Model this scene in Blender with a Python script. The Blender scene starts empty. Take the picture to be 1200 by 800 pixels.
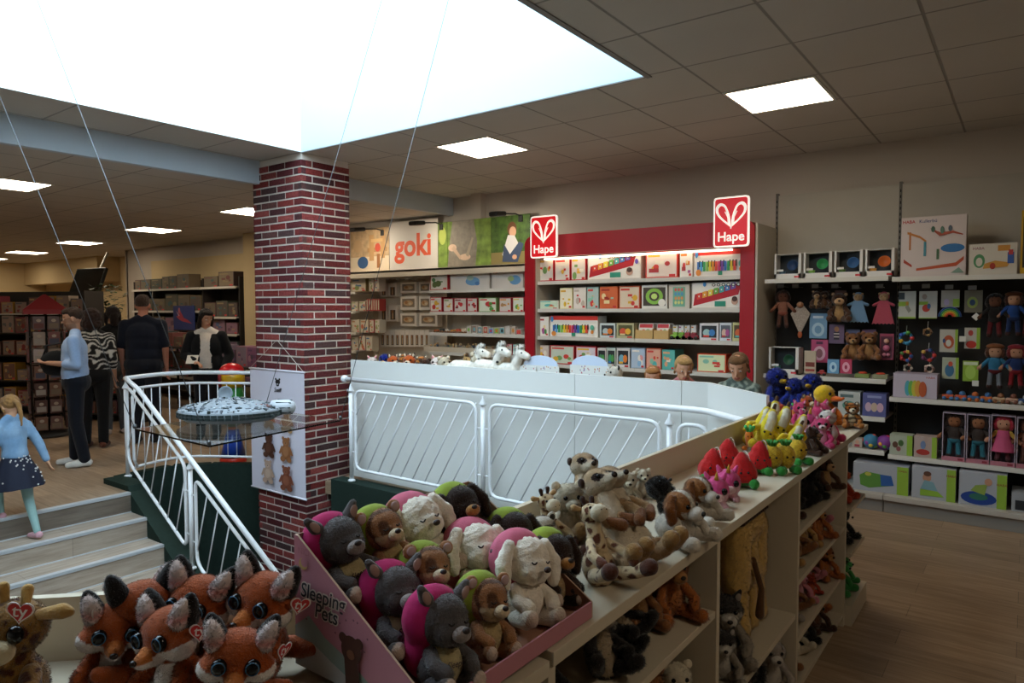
SKY_E, LED_E, LAMP_E = 5.7, 17.0, 4.0
EXPO = 0.0
BULB_W = 8.0
DBG = False
import bpy, bmesh, math, random
import numpy as np
from mathutils import Vector, Matrix, Euler, noise
rnd = random.Random(7)
S = bpy.context.scene
COL = S.collection
PI = math.pi

# ------------------------------------------------------------------ camera
FPX = 810.0
YAW, PITCH, ROLL = math.radians(36.7), math.radians(2.65), math.radians(0.1)
EYE = Vector((0, 0, 1.65))
_f = Vector((-math.sin(YAW) * math.cos(PITCH), math.cos(YAW) * math.cos(PITCH), -math.sin(PITCH)))
_r = Vector((math.cos(YAW), math.sin(YAW), 0))
_d = _f.cross(_r)
RI = _r * math.cos(ROLL) + _d * math.sin(ROLL)
DN = -_r * math.sin(ROLL) + _d * math.cos(ROLL)
cam_d = bpy.data.cameras.new('camera')
cam = bpy.data.objects.new('camera', cam_d)
COL.objects.link(cam)
cam_d.sensor_width = 36.0
cam_d.lens = FPX / 1200 * 36
cam_d.clip_start = 0.05
_m = Matrix((RI, -DN, -_f)).transposed().to_4x4()
_m.translation = EYE
cam.matrix_world = _m
S.camera = cam


def U(x, y, ax, v):
    """photo direction met with a real plane of the room"""
    d = RI * ((x - 600) / FPX) + DN * ((y - 400) / FPX) + _f
    i = 'xyz'.index(ax)
    return EYE + d * ((v - EYE[i]) / d[i])


def proj(p):
    v = Vector(p) - EYE
    return 600 + FPX * v.dot(RI) / v.dot(_f), 400 + FPX * v.dot(DN) / v.dot(_f)


# ------------------------------------------------------------------ materials
MATS = {}


def lin(c):
    if isinstance(c, str):
        c = [int(c[i:i + 2], 16) / 255 for i in (0, 2, 4)]
        return tuple((x / 12.92 if x <= .04045 else ((x + .055) / 1.055) ** 2.4) for x in c)
    return tuple(c)


def mat(name, color='808080', rough=.5, metal=0, emit=0, spec=.5, trans=0, alpha=1, noise_amt=0, noise_scale=8, bump=0, bump_scale=60, coat=0, sheen=0, ior=1.45):
    if name in MATS:
        return MATS[name]
    m = bpy.data.materials.new(name)
    MATS[name] = m
    m.use_nodes = True
    nt = m.node_tree
    b = nt.nodes['Principled BSDF']
    c = lin(color)
    b.inputs['Base Color'].default_value = (*c, 1)
    b.inputs['Roughness'].default_value = rough
    b.inputs['Metallic'].default_value = metal
    b.inputs['Specular IOR Level'].default_value = spec
    b.inputs['Transmission Weight'].default_value = trans
    b.inputs['Alpha'].default_value = alpha
    b.inputs['Coat Weight'].default_value = coat
    b.inputs['IOR'].default_value = ior
    if sheen:
        b.inputs['Sheen Weight'].default_value = sheen
        b.inputs['Sheen Roughness'].default_value = .5
    if emit:
        b.inputs['Emission Color'].default_value = (*c, 1)
        b.inputs['Emission Strength'].default_value = emit
    tc = nt.nodes.new('ShaderNodeTexCoord')
    if noise_amt:
        n = nt.nodes.new('ShaderNodeTexNoise')
        n.inputs['Scale'].default_value = noise_scale
        n.inputs['Detail'].default_value = 4
        nt.links.new(tc.outputs['Object'], n.inputs['Vector'])
        r = nt.nodes.new('ShaderNodeMapRange')
        r.inputs['From Min'].default_value = .25
        r.inputs['From Max'].default_value = .75
        r.inputs['To Min'].default_value = 1 - noise_amt
        r.inputs['To Max'].default_value = 1 + noise_amt * .5
        nt.links.new(n.outputs['Fac'], r.inputs['Value'])
        mx = nt.nodes.new('ShaderNodeVectorMath')
        mx.operation = 'SCALE'
        mx.inputs[0].default_value = c
        nt.links.new(r.outputs[0], mx.inputs['Scale'])
        nt.links.new(mx.outputs[0], b.inputs['Base Color'])
    if bump:
        n = nt.nodes.new('ShaderNodeTexNoise')
        n.inputs['Scale'].default_value = bump_scale
        n.inputs['Detail'].default_value = 3
        nt.links.new(tc.outputs['Object'], n.inputs['Vector'])
        bp = nt.nodes.new('ShaderNodeBump')
        bp.inputs['Strength'].default_value = bump
        bp.inputs['Distance'].default_value = .01
        nt.links.new(n.outputs['Fac'], bp.inputs['Height'])
        nt.links.new(bp.outputs[0], b.inputs['Normal'])
    return m


def cmat(color, rough=.55):
    """plain print / plastic colour"""
    return mat('print_' + color + ('' if rough == .55 else '_%d' % (rough * 100)), color, rough)


def attr_mat(name, rough=.9, sheen=.3, bump=.35, bump_scale=220, var=.18, spec=.2):
    """fabric / fur whose colour pattern is stored on the mesh"""
    if name in MATS:
        return MATS[name]
    m = mat(name, 'ffffff', rough, spec=spec, bump=bump, bump_scale=bump_scale, sheen=sheen)
    nt = m.node_tree
    b = nt.nodes['Principled BSDF']
    a = nt.nodes.new('ShaderNodeAttribute')
    a.attribute_name = 'Col'
    n = nt.nodes.new('ShaderNodeTexNoise')
    n.inputs['Scale'].default_value = 55
    n.inputs['Detail'].default_value = 5
    tc = nt.nodes.new('ShaderNodeTexCoord')
    nt.links.new(tc.outputs['Object'], n.inputs['Vector'])
    r = nt.nodes.new('ShaderNodeMapRange')
    r.inputs['From Min'].default_value = .3
    r.inputs['From Max'].default_value = .7
    r.inputs['To Min'].default_value = 1 - var
    r.inputs['To Max'].default_value = 1 + var * .4
    nt.links.new(n.outputs['Fac'], r.inputs['Value'])
    mx = nt.nodes.new('ShaderNodeVectorMath')
    mx.operation = 'SCALE'
    nt.links.new(a.outputs['Color'], mx.inputs[0])
    nt.links.new(r.outputs[0], mx.inputs['Scale'])
    nt.links.new(mx.outputs[0], b.inputs['Base Color'])
    return m


FUR = attr_mat('plush_fur')
CLOTH = attr_mat('soft_cloth', rough=.85, sheen=.1, bump=.15, bump_scale=400, var=.08)
SKIN = attr_mat('skin_surface', rough=.55, sheen=0, bump=.05, bump_scale=300, var=.04, spec=.35)
BRICKM = attr_mat('fired_brick', rough=.85, sheen=0, bump=.5, bump_scale=90, var=.35)

# ------------------------------------------------------------------ objects
ALL_LABELS = {}


def tag(o, label, cat, group=None, kind=None):
    o['label'] = label
    o['category'] = cat
    if group:
        o['group'] = group
    if kind:
        o['kind'] = kind
    return o


def thing(name, label, cat, loc=(0, 0, 0), rot=0, group=None):
    o = bpy.data.objects.new(name, None)
    o.empty_display_size = .05
    COL.objects.link(o)
    o.location = loc
    o.rotation_euler = rot if isinstance(rot, (tuple, list)) else (0, 0, rot)
    return tag(o, label, cat, group)


def link(name, me, parent=None, loc=(0, 0, 0), rot=(0, 0, 0)):
    o = bpy.data.objects.new(name, me)
    COL.objects.link(o)
    if parent:
        o.parent = parent
    o.location = loc
    o.rotation_euler = rot
    return o


def copy_tree(o, parent=None):
    c = o.copy()
    COL.objects.link(c)
    c.parent = parent
    for ch in list(o.children):
        copy_tree(ch, c)
    return c


class MB:
    """collects shapes into one mesh with several materials"""

    def __init__(s):
        s.v, s.f, s.mi, s.sm, s.mats = [], [], [], [], []
        s.col = None

    def m(s, material):
        if isinstance(material, str):
            material = cmat(material)
        if material not in s.mats:
            s.mats.append(material)
        return s.mats.index(material)

    def add(s, vs, fs, material, smooth=False, M=None):
        b = len(s.v)
        k = s.m(material)
        s.v += [tuple(M @ Vector(v)) if M else tuple(v) for v in vs]
        for f in fs:
            s.f.append([b + i for i in f])
            s.mi.append(k)
            s.sm.append(smooth)
        return s

    def box(s, x0, x1, y0, y1, z0, z1, material, M=None):
        vs = [(x, y, z) for x in (x0, x1) for y in (y0, y1) for z in (z0, z1)]
        fs = [(0, 1, 3, 2), (4, 6, 7, 5), (0, 4, 5, 1), (2, 3, 7, 6), (0, 2, 6, 4), (1, 5, 7, 3)]
        return s.add(vs, fs, material, False, M)

    def bbox(s, x0, x1, y0, y1, z0, z1, material, bev=.004, M=None):
        """box with bevelled edges"""
        bm = bmesh.new()
        bmesh.ops.create_cube(bm, size=1)
        for v in bm.verts:
            v.co = Vector(((x0 + x1) / 2 + v.co.x * (x1 - x0), (y0 + y1) / 2 + v.co.y * (y1 - y0), (z0 + z1) / 2 + v.co.z * (z1 - z0)))
        bmesh.ops.bevel(bm, geom=bm.edges[:], offset=bev, segments=2, affect='EDGES', profile=.5)
        return s.bm(bm, material, False, M)

    def bm(s, bm, material, smooth=False, M=None):
        bm.verts.ensure_lookup_table()
        for i, v in enumerate(bm.verts):
            v.index = i
        s.add([v.co[:] for v in bm.verts], [[v.index for v in f.verts] for f in bm.faces], material, smooth, M)
        bm.free()
        return s

    def ell(s, c, r, material, seg=20, rings=12, rot=None, M=None):
        r = (r, r, r) if isinstance(r, (int, float)) else r
        R_ = Euler(rot).to_matrix() if rot else Matrix.Identity(3)
        vs, fs = [], []
        for i in range(rings + 1):
            th = PI * i / rings
            for j in range(seg):
                ph = 2 * PI * j / seg
                p = Vector((r[0] * math.sin(th) * math.cos(ph), r[1] * math.sin(th) * math.sin(ph), r[2] * math.cos(th)))
                vs.append(R_ @ p + Vector(c))
        for i in range(rings):
            for j in range(seg):
                a, b = i * seg + j, i * seg + (j + 1) % seg
                if i == 0:
                    fs.append((a, a + seg, b + seg))
                elif i == rings - 1:
                    fs.append((a, a + seg, b))
                else:
                    fs.append((a, a + seg, b + seg, b))
        return s.add(vs, fs, material, True, M)

    def lathe(s, prof, material, seg=24, M=None, smooth=True, c=(0, 0, 0)):
        """prof: list of (radius, z)"""
        vs, fs = [], []
        for r, z in prof:
            for j in range(seg):
                a = 2 * PI * j / seg
                vs.append((c[0] + r * math.cos(a), c[1] + r * math.sin(a), c[2] + z))
        for i in range(len(prof) - 1):
            for j in range(seg):
                a, b = i * seg + j, i * seg + (j + 1) % seg
                fs.append((a, b, b + seg, a + seg))
        fs.append(list(range(seg))[::-1])
        fs.append([(len(prof) - 1) * seg + j for j in range(seg)])
        return s.add(vs, fs, material, smooth, M)

    def tube(s, pts, r, material, seg=10, closed=False, M=None, cap=True):
        pts = [Vector(p) for p in pts]
        n = len(pts)
        rr = r if isinstance(r, (list, tuple)) else [r] * n
        vs, fs = [], []
        up = None
        for i, p in enumerate(pts):
            if closed:
                t = (pts[(i + 1) % n] - pts[i - 1]).normalized()
            elif i == 0:
                t = (pts[1] - pts[0]).normalized()
            elif i == n - 1:
                t = (pts[-1] - pts[-2]).normalized()
            else:
                t = ((pts[i + 1] - p).normalized() + (p - pts[i - 1]).normalized()).normalized()
            if up is None:
                up = Vector((0, 0, 1)) if abs(t.z) < .9 else Vector((1, 0, 0))
            a = t.cross(up).normalized()
            b = a.cross(t).normalized()
            up = b
            for j in range(seg):
                an = 2 * PI * j / seg
                vs.append(p + (a * math.cos(an) + b * math.sin(an)) * rr[i])
        m = n if closed else n - 1
        for i in range(m):
            for j in range(seg):
                q0 = i * seg + j
                q1 = i * seg + (j + 1) % seg
                k = ((i + 1) % n) * seg
                fs.append((q0, q1, k + (j + 1) % seg, k + j))
        if not closed and cap:
            fs.append(list(range(seg))[::-1])
            fs.append([(n - 1) * seg + j for j in range(seg)])
        return s.add(vs, fs, material, True, M)

    def prism(s, pts, y0, y1, material, M=None, smooth=False):
        """polygon in XZ given thickness along Y (front at y0)"""
        n = len(pts)
        vs = [(x, y0, z) for x, z in pts] + [(x, y1, z) for x, z in pts]
        fs = [list(range(n)), list(range(n, 2 * n))[::-1]]
        fs += [(i, i + n, (i + 1) % n + n, (i + 1) % n) for i in range(n)]
        return s.add(vs, fs, material, smooth, M)

    def slab(s, pts, z0, z1, material, M=None):
        n = len(pts)
        vs = [(x, y, z0) for x, y in pts] + [(x, y, z1) for x, y in pts]
        fs = [list(range(n))[::-1], list(range(n, 2 * n))]
        fs += [(i, (i + 1) % n, (i + 1) % n + n, i + n) for i in range(n)]
        return s.add(vs, fs, material, False, M)

    def art(s, shapes, W, H, y=0.0, x0=None, z0=0.0, M=None, step=.0004):
        """flat print in unit coordinates (0..1, 0..1) on the front face (-Y side)"""
        if x0 is None:
            x0 = -W / 2
        for k, sh in enumerate(shapes):
            yy = y - (k + 1) * step
            t = sh[0]
            if t == 'r':
                _, a, b, c, d, col = sh
                pts = [(a, b), (c, b), (c, d), (a, d)]
            elif t == 'e':
                _, cx, cz, rx, rz, col = sh
                pts = [(cx + rx * math.cos(q * PI / 9), cz + rz * math.sin(q * PI / 9)) for q in range(18)]
            elif t == 'p':
                _, pts, col = sh
            elif t == 't':
                _, txt, cx, cz, hgt, col = sh[:6]
                me = text_mesh(txt, sh[6] if len(sh) > 6 else 0, sh[7] if len(sh) > 7 else 0)
                sc = hgt * H
                vs = [(x0 + cx * W + v.co.x * sc, yy, z0 + cz * H + v.co.y * sc) for v in me.vertices]
                s.add(vs, [list(p.vertices) for p in me.polygons], col, False, M)
                continue
            s.add([(x0 + p[0] * W, yy, z0 + p[1] * H) for p in pts], [list(range(len(pts)))], col, False, M)
        return s

    def mesh(s, name='mesh'):
        me = bpy.data.meshes.new(name)
        me.from_pydata(s.v, [], s.f)
        for m_ in s.mats:
            me.materials.append(m_)
        me.polygons.foreach_set('material_index', s.mi)
        me.polygons.foreach_set('use_smooth', s.sm)
        if s.col:
            ca = me.color_attributes.new('Col', 'FLOAT_COLOR', 'POINT')
            ca.data.foreach_set('color', np.array(s.col, dtype=np.float32).ravel())
        me.update()
        return me

    def build(s, name, parent=None, loc=(0, 0, 0), rot=(0, 0, 0)):
        return link(name, s.mesh(name), parent, loc, rot)


_txt = {}


def text_mesh(txt, offset=0, shear=0):
    key = (txt, offset, shear)
    if key in _txt:
        return _txt[key]
    cu = bpy.data.curves.new('lettering', 'FONT')
    cu.body = txt
    cu.align_x = 'CENTER'
    cu.align_y = 'CENTER'
    cu.offset = offset
    cu.shear = shear
    cu.resolution_u = 5
    o = bpy.data.objects.new('lettering', cu)
    COL.objects.link(o)
    dg = bpy.context.evaluated_depsgraph_get()
    me = bpy.data.meshes.new_from_object(o.evaluated_get(dg))
    bpy.data.objects.remove(o)
    _txt[key] = me
    return me


# ------------------------------------------------------------------ soft shapes
def E_(c, r, rot=None):
    return ('e', c, r, rot)


def C_(*pr):
    """tapered chain: p0, r0, p1, r1, ..."""
    return ('c', pr)


def blob_mesh(prims, voxel=.005, smooth=4, paint=(.5, .5, .5), fluff=0, fluff_scale=60, fuzz=0, fuzz_len=.006, material=None, dec=None):
    mb = MB()
    tmp = cmat('808080')
    for p in prims:
        if p[0] == 'e':
            mb.ell(p[1], p[2], tmp, 16, 10, p[3])
        else:
            q = p[1]
            for i in range(0, len(q) - 2, 2):
                a, ra, b, rb = Vector(q[i]), q[i + 1], Vector(q[i + 2]), q[i + 3]
                n = max(2, int((b - a).length / (min(ra, rb) * .45)) + 1)
                for k in range(n + 1):
                    t = k / n
                    mb.ell(a.lerp(b, t), ra + (rb - ra) * t, tmp, 10, 7)
    me = mb.mesh('tmp')
    o = bpy.data.objects.new('tmp', me)
    COL.objects.link(o)
    md = o.modifiers.new('r', 'REMESH')
    md.mode = 'VOXEL'
    md.voxel_size = voxel
    if smooth:
        sm = o.modifiers.new('s', 'SMOOTH')
        sm.iterations = smooth
        sm.factor = .5
    dg = bpy.context.evaluated_depsgraph_get()
    me2 = bpy.data.meshes.new_from_object(o.evaluated_get(dg))
    bpy.data.objects.remove(o)
    bpy.data.meshes.remove(me)
    n = len(me2.vertices)
    co = np.empty(n * 3, np.float32)
    me2.vertices.foreach_get('co', co)
    co = co.reshape(-1, 3)
    cols = paint(co) if callable(paint) else np.tile(np.array(lin(paint), np.float32), (n, 1))
    if fluff:
        no = np.empty(n * 3, np.float32)
        me2.vertices.foreach_get('normal', no)
        no = no.reshape(-1, 3)
        w = np.array([noise.noise(Vector(c) * fluff_scale) for c in co.tolist()], np.float32)
        co = co + no * (w * fluff)[:, None]
        me2.vertices.foreach_set('co', co.ravel())
    if fuzz:
        fs = [tuple(p.vertices) for p in me2.polygons]
        quads = np.array([f if len(f) == 4 else (f[0], f[1], f[2], f[2]) for f in fs])
        no = np.empty(n * 3, np.float32)
        me2.vertices.foreach_get('normal', no)
        no = no.reshape(-1, 3)
        rg = np.random.default_rng(3)
        idx = rg.integers(0, len(quads), fuzz)
        w = rg.random((fuzz, 4)).astype(np.float32)
        w /= w.sum(1)[:, None]
        q = quads[idx]
        base = (co[q] * w[:, :, None]).sum(1)
        nn = (no[q] * w[:, :, None]).sum(1)
        cc = cols[q[:, 0]]
        dr = nn + rg.normal(0, .45, (fuzz, 3)) + np.array([0, 0, -.35])
        dr /= np.linalg.norm(dr, axis=1)[:, None]
        side = np.cross(dr, rg.normal(0, 1, (fuzz, 3)))
        side /= np.linalg.norm(side, axis=1)[:, None]
        L = fuzz_len * (.6 + .6 * rg.random(fuzz))[:, None]
        wd = fuzz_len * .13
        a = base - side * wd - nn * .0008
        b = base + side * wd - nn * .0008
        t = base + dr * L
        nv = np.stack([a, b, t], 1).reshape(-1, 3)
        allv = np.concatenate([co, nv])
        shade = (.88 + .24 * rg.random(fuzz))[:, None]
        cols = np.concatenate([cols, np.repeat(cc * shade, 3, axis=0)])
        fl = fs + [(n + 3 * i, n + 3 * i + 1, n + 3 * i + 2) for i in range(fuzz)]
        bpy.data.meshes.remove(me2)
        me2 = bpy.data.meshes.new('soft')
        me2.from_pydata(allv.tolist(), [], fl)
        n = len(me2.vertices)
        fz = np.concatenate([no, np.repeat(nn / np.linalg.norm(nn, axis=1)[:, None], 3, axis=0)])
    ca = me2.color_attributes.new('Col', 'FLOAT_COLOR', 'POINT')
    c4 = np.ones((n, 4), np.float32)
    c4[:, :3] = cols
    ca.data.foreach_set('color', c4.ravel())
    me2.materials.clear()
    me2.materials.append(material or FUR)
    me2.polygons.foreach_set('use_smooth', [True] * len(me2.polygons))
    me2.update()
    if fuzz:
        me2.normals_split_custom_set_from_vertices(fz.tolist())
    return me2


def blob(name, prims, parent, paint, **k):
    return link(name, blob_mesh(prims, paint=paint, **k), parent)


def const(co, c):
    return np.tile(np.array(lin(c), np.float32), (len(co), 1))


def mixc(base, c, mask):
    m = np.clip(mask, 0, 1)[:, None]
    return base * (1 - m) + np.array(lin(c), np.float32) * m


def cells(co, scale, seed=0):
    """distance difference to the two nearest random points: giraffe patches"""
    out = np.empty(len(co), np.float32)
    for i, c in enumerate(co.tolist()):
        d, _ = noise.voronoi(Vector(c) * scale + Vector((seed, seed * 2, 0)))
        out[i] = d[1] - d[0]
    return out


def nz(co, scale, seed=0):
    return np.array([noise.noise(Vector(c) * scale + Vector((seed, 0, seed))) for c in co.tolist()], np.float32)


ORD = ['first', 'second', 'third', 'fourth', 'fifth', 'sixth', 'seventh', 'eighth', 'ninth', 'tenth', 'eleventh', 'twelfth', 'thirteenth', 'fourteenth', 'fifteenth', 'sixteenth', 'seventeenth', 'eighteenth', 'nineteenth', 'twentieth']
# ------------------------------------------------------------------ the room
H1, H2 = 3.10, 2.90          # ceiling right of / left of the beam
YB = 6.85                    # back wall
XE = -21.6                   # far left wall


def struct(o):
    o['kind'] = 'structure'
    return o


def grid_mat(name, color, pitch, ox, oy, line=.018, dark=.55, bumpy=True):
    m = mat(name, color, .9, spec=.2)
    nt = m.node_tree
    b = nt.nodes['Principled BSDF']
    tc = nt.nodes.new('ShaderNodeTexCoord')
    sp = nt.nodes.new('ShaderNodeSeparateXYZ')
    nt.links.new(tc.outputs['Object'], sp.inputs[0])
    ds = []
    for k, o in ((0, ox), (1, oy)):
        a = nt.nodes.new('ShaderNodeMath'); a.operation = 'SUBTRACT'; a.inputs[1].default_value = o
        nt.links.new(sp.outputs[k], a.inputs[0])
        q = nt.nodes.new('ShaderNodeMath'); q.operation = 'PINGPONG'; q.inputs[1].default_value = pitch / 2
        nt.links.new(a.outputs[0], q.inputs[0])
        ds.append(q)
    mn = nt.nodes.new('ShaderNodeMath'); mn.operation = 'MINIMUM'
    nt.links.new(ds[0].outputs[0], mn.inputs[0]); nt.links.new(ds[1].outputs[0], mn.inputs[1])
    r = nt.nodes.new('ShaderNodeMapRange'); r.inputs['From Min'].default_value = line * .3; r.inputs['From Max'].default_value = line * .55
    r.inputs['To Min'].default_value = dark; r.inputs['To Max'].default_value = 1
    nt.links.new(mn.outputs[0], r.inputs['Value'])
    n = nt.nodes.new('ShaderNodeTexNoise'); n.inputs['Scale'].default_value = 1.3; n.inputs['Detail'].default_value = 5
    nt.links.new(tc.outputs['Object'], n.inputs['Vector'])
    r2 = nt.nodes.new('ShaderNodeMapRange'); r2.inputs['To Min'].default_value = .9; r2.inputs['To Max'].default_value = 1.07
    nt.links.new(n.outputs['Fac'], r2.inputs['Value'])
    mu = nt.nodes.new('ShaderNodeMath'); mu.operation = 'MULTIPLY'
    nt.links.new(r.outputs[0], mu.inputs[0]); nt.links.new(r2.outputs[0], mu.inputs[1])
    vm = nt.nodes.new('ShaderNodeVectorMath'); vm.operation = 'SCALE'; vm.inputs[0].default_value = lin(color)
    nt.links.new(mu.outputs[0], vm.inputs['Scale'])
    nt.links.new(vm.outputs[0], b.inputs['Base Color'])
    bp = nt.nodes.new('ShaderNodeBump'); bp.inputs['Distance'].default_value = .01; bp.inputs['Strength'].default_value = .6
    nt.links.new(r.outputs[0], bp.inputs['Height'])
    nt.links.new(bp.outputs[0], b.inputs['Normal'])
    return m


def wood_floor_mat(name, base, dark, plank_w=.18, plank_l=1.25, along='x', rough=.42):
    m = mat(name, base, rough, spec=.4)
    nt = m.node_tree
    b = nt.nodes['Principled BSDF']
    tc = nt.nodes.new('ShaderNodeTexCoord')
    mp = nt.nodes.new('ShaderNodeMapping')
    if along == 'y':
        mp.inputs['Rotation'].default_value = (0, 0, PI / 2)
    nt.links.new(tc.outputs['Object'], mp.inputs[0])
    br = nt.nodes.new('ShaderNodeTexBrick')
    br.inputs['Scale'].default_value = 1
    br.inputs['Brick Width'].default_value = plank_l
    br.inputs['Row Height'].default_value = plank_w
    br.inputs['Mortar Size'].default_value = .0015
    br.inputs['Mortar Smooth'].default_value = .2
    br.inputs['Color1'].default_value = (1, 1, 1, 1)
    br.inputs['Color2'].default_value = (.70, .70, .70, 1)
    br.inputs['Mortar'].default_value = (.4, .4, .4, 1)
    br.offset = .37
    nt.links.new(mp.outputs[0], br.inputs['Vector'])
    mp2 = nt.nodes.new('ShaderNodeMapping')
    mp2.inputs['Scale'].default_value = (1.2, 14, 14)
    nt.links.new(mp.outputs[0], mp2.inputs[0])
    n = nt.nodes.new('ShaderNodeTexNoise'); n.inputs['Scale'].default_value = 2.2; n.inputs['Detail'].default_value = 7; n.inputs['Roughness'].default_value = .65
    nt.links.new(mp2.outputs[0], n.inputs['Vector'])
    cr = nt.nodes.new('ShaderNodeMix'); cr.data_type = 'RGBA'
    cr.inputs['A'].default_value = (*lin(dark), 1); cr.inputs['B'].default_value = (*lin(base), 1)
    r = nt.nodes.new('ShaderNodeMapRange'); r.inputs['From Min'].default_value = .3; r.inputs['From Max'].default_value = .65
    nt.links.new(n.outputs['Fac'], r.inputs['Value']); nt.links.new(r.outputs[0], cr.inputs['Factor'])
    mx = nt.nodes.new('ShaderNodeMix'); mx.data_type = 'RGBA'; mx.blend_type = 'MULTIPLY'; mx.inputs['Factor'].default_value = 1
    nt.links.new(cr.outputs['Result'], mx.inputs['A']); nt.links.new(br.outputs['Color'], mx.inputs['B'])
    nt.links.new(mx.outputs['Result'], b.inputs['Base Color'])
    return m


CEIL = grid_mat('ceiling_tile', 'c9c2b8', .62, -1.07, 4.0)
CEIL2 = grid_mat('ceiling_tile_left', 'c9c2b8', .62, -7.82, 2.42)
WALLM = mat('wall_paint', 'c4b9ac', .9, spec=.2, noise_amt=.04, noise_scale=2)
WALLY = mat('wall_paint_warm', 'cdb78f', .9, spec=.2, noise_amt=.04, noise_scale=2)
WHITEP = mat('white_board', 'dcdcd8', .45, spec=.4, noise_amt=.02, noise_scale=3)
CREAM = mat('cream_melamine', 'c4b8a2', .45, spec=.4, noise_amt=.03, noise_scale=3)
WELLM = mat('skylight_lining', 'f4f6f6', .9, spec=.1)
WELLSHADE = mat('skylight_lining_shaded', 'c4d8e6', .9, spec=.1)  # same lining on the back side, its dimmer bluish daylight put into the colour
BEAMM = mat('beam_paint', 'c3ccd4', .85, spec=.2)
GREEN = mat('dark_green_carpet', '28352f', .95, spec=.1, noise_amt=.15, noise_scale=30, bump=.3, bump_scale=300)
FLOORM = wood_floor_mat('wood_floor', 'b39a80', '8d745c', .19, 1.3, 'x')
STEPM = wood_floor_mat('step_wood', 'b5a696', '8f7f70', .32, 1.1, 'y', .5)
ALU = mat('brushed_metal', 'c4c8cc', .4, metal=.35)
WHITEM = mat('white_lacquered_metal', 'e9ebee', .3, spec=.5, coat=.2)
GREYMET = mat('grey_shelf_metal', 'b9b2a8', .45, spec=.4)
DARKM = mat('dark_perforated_panel', '2b2826', .7, noise_amt=.1, noise_scale=20)
BEIGEP = mat('beige_shelf_panel', 'b8b0a2', .6, noise_amt=.03)
REDP = mat('red_lacquer_panel', 'a01420', .4, spec=.4)

# ceiling right of the beam with the skylight hole
SX0, SX1, SY0, SY1 = -5.40, -1.95, -1.4, 4.0
mb = MB()
T = .06
for (a, b, c, d) in ((-6.1, SX0, -3.6, YB + .1), (SX0, SX1, SY1, YB + .1), (SX0, SX1, -3.6, SY0), (SX1, 3.7, -3.6, YB + .1)):
    mb.box(a, b, c, d, H1, H1 + T, CEIL)
struct(mb.build('ceiling'))
mb = MB()
mb.box(XE - .1, -6.1, -3.6, 7.75, H2, H2 + .05, CEIL2)
struct(mb.build('ceiling_lower'))
mb = MB()
mb.box(-6.13, -6.06, -3.6, YB + .1, H2 - .02, H1, BEAMM)
struct(mb.build('trim_1'))
# skylight shaft
mb = MB()
HT = 4.35
mb.box(SX0 - .05, SX0, SY0, SY1, H1 + T, HT, WELLM)
mb.box(SX1, SX1 + .05, SY0, SY1, H1 + T, HT, WELLM)
mb.box(SX0 - .05, SX1 + .05, SY1, SY1 + .05, H1 + T, HT, WELLSHADE)
mb.box(SX0 - .05, SX1 + .05, SY0 - .05, SY0, H1 + T, HT, WELLM)
mb.box(SX0, SX0 + .003, SY0, SY1, H1 - .001, H1 + T, WELLM)
mb.box(SX1 - .003, SX1, SY0, SY1, H1 - .001, H1 + T, WELLM)
mb.box(SX0, SX1, SY1 - .003, SY1, H1 - .001, H1 + T, WELLSHADE)
struct(mb.build('wall_skylight'))
OPAL = mat('opal_daylight_dome', 'd6ecfa', .5, emit=SKY_E)
mb = MB()
mb.box(SX0 - .05, SX1 + .05, SY0 - .05, SY1 + .05, HT, HT + .03, OPAL)
struct(mb.build('window_1'))
# thin dark trim round the opening
mb = MB()
TR = mat('opening_edge_trim', '8d8a86', .6)
mb.box(SX1, SX1 + .035, SY0, SY1 + .035, H1 - .008, H1 - .001, TR)
mb.box(SX0, SX1, SY1, SY1 + .02, H1 - .008, H1 - .001, TR)
struct(mb.build('trim_2'))

# walls
mb = MB(); mb.box(-15.2, 3.7, YB, YB + .1, 0, H1 + .05, WALLM); struct(mb.build('wall_back'))
mb = MB(); mb.box(XE, -15.2, 7.6, 7.7, 0, H2, WALLY); mb.box(-15.25, -15.15, YB, 7.7, 0, H2, WALLM)
struct(mb.build('wall_back_left'))
mb = MB(); mb.box(XE - .1, XE, -3.6, 7.7, 0, H2, WALLY); struct(mb.build('wall_left'))
mb = MB(); mb.box(3.6, 3.7, -3.6, YB, 0, H1, WALLM); struct(mb.build('wall_right'))
mb = MB(); mb.box(XE, 3.7, -3.7, -3.6, 0, H1, WALLM); struct(mb.build('wall_front'))
# pilaster between the shelves and the pillar, and the pipe casing in the corner
p0, p1 = U(285, 300, 'y', YB - .35), U(302, 300, 'y', YB - .35)
mb = MB(); mb.box(p0.x, p0.x + .5, YB - .35, YB, 0, H2, WALLY); struct(mb.build('wall_pilaster'))
mb = MB(); mb.box(-5.66, -5.5, YB - .12, YB, 0, H1, WALLM); struct(mb.build('trim_3'))
mb = MB(); mb.box(XE, -17.2, 7.1, 7.6, 2.33, 2.9, WALLY); struct(mb.build('trim_4'))

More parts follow.
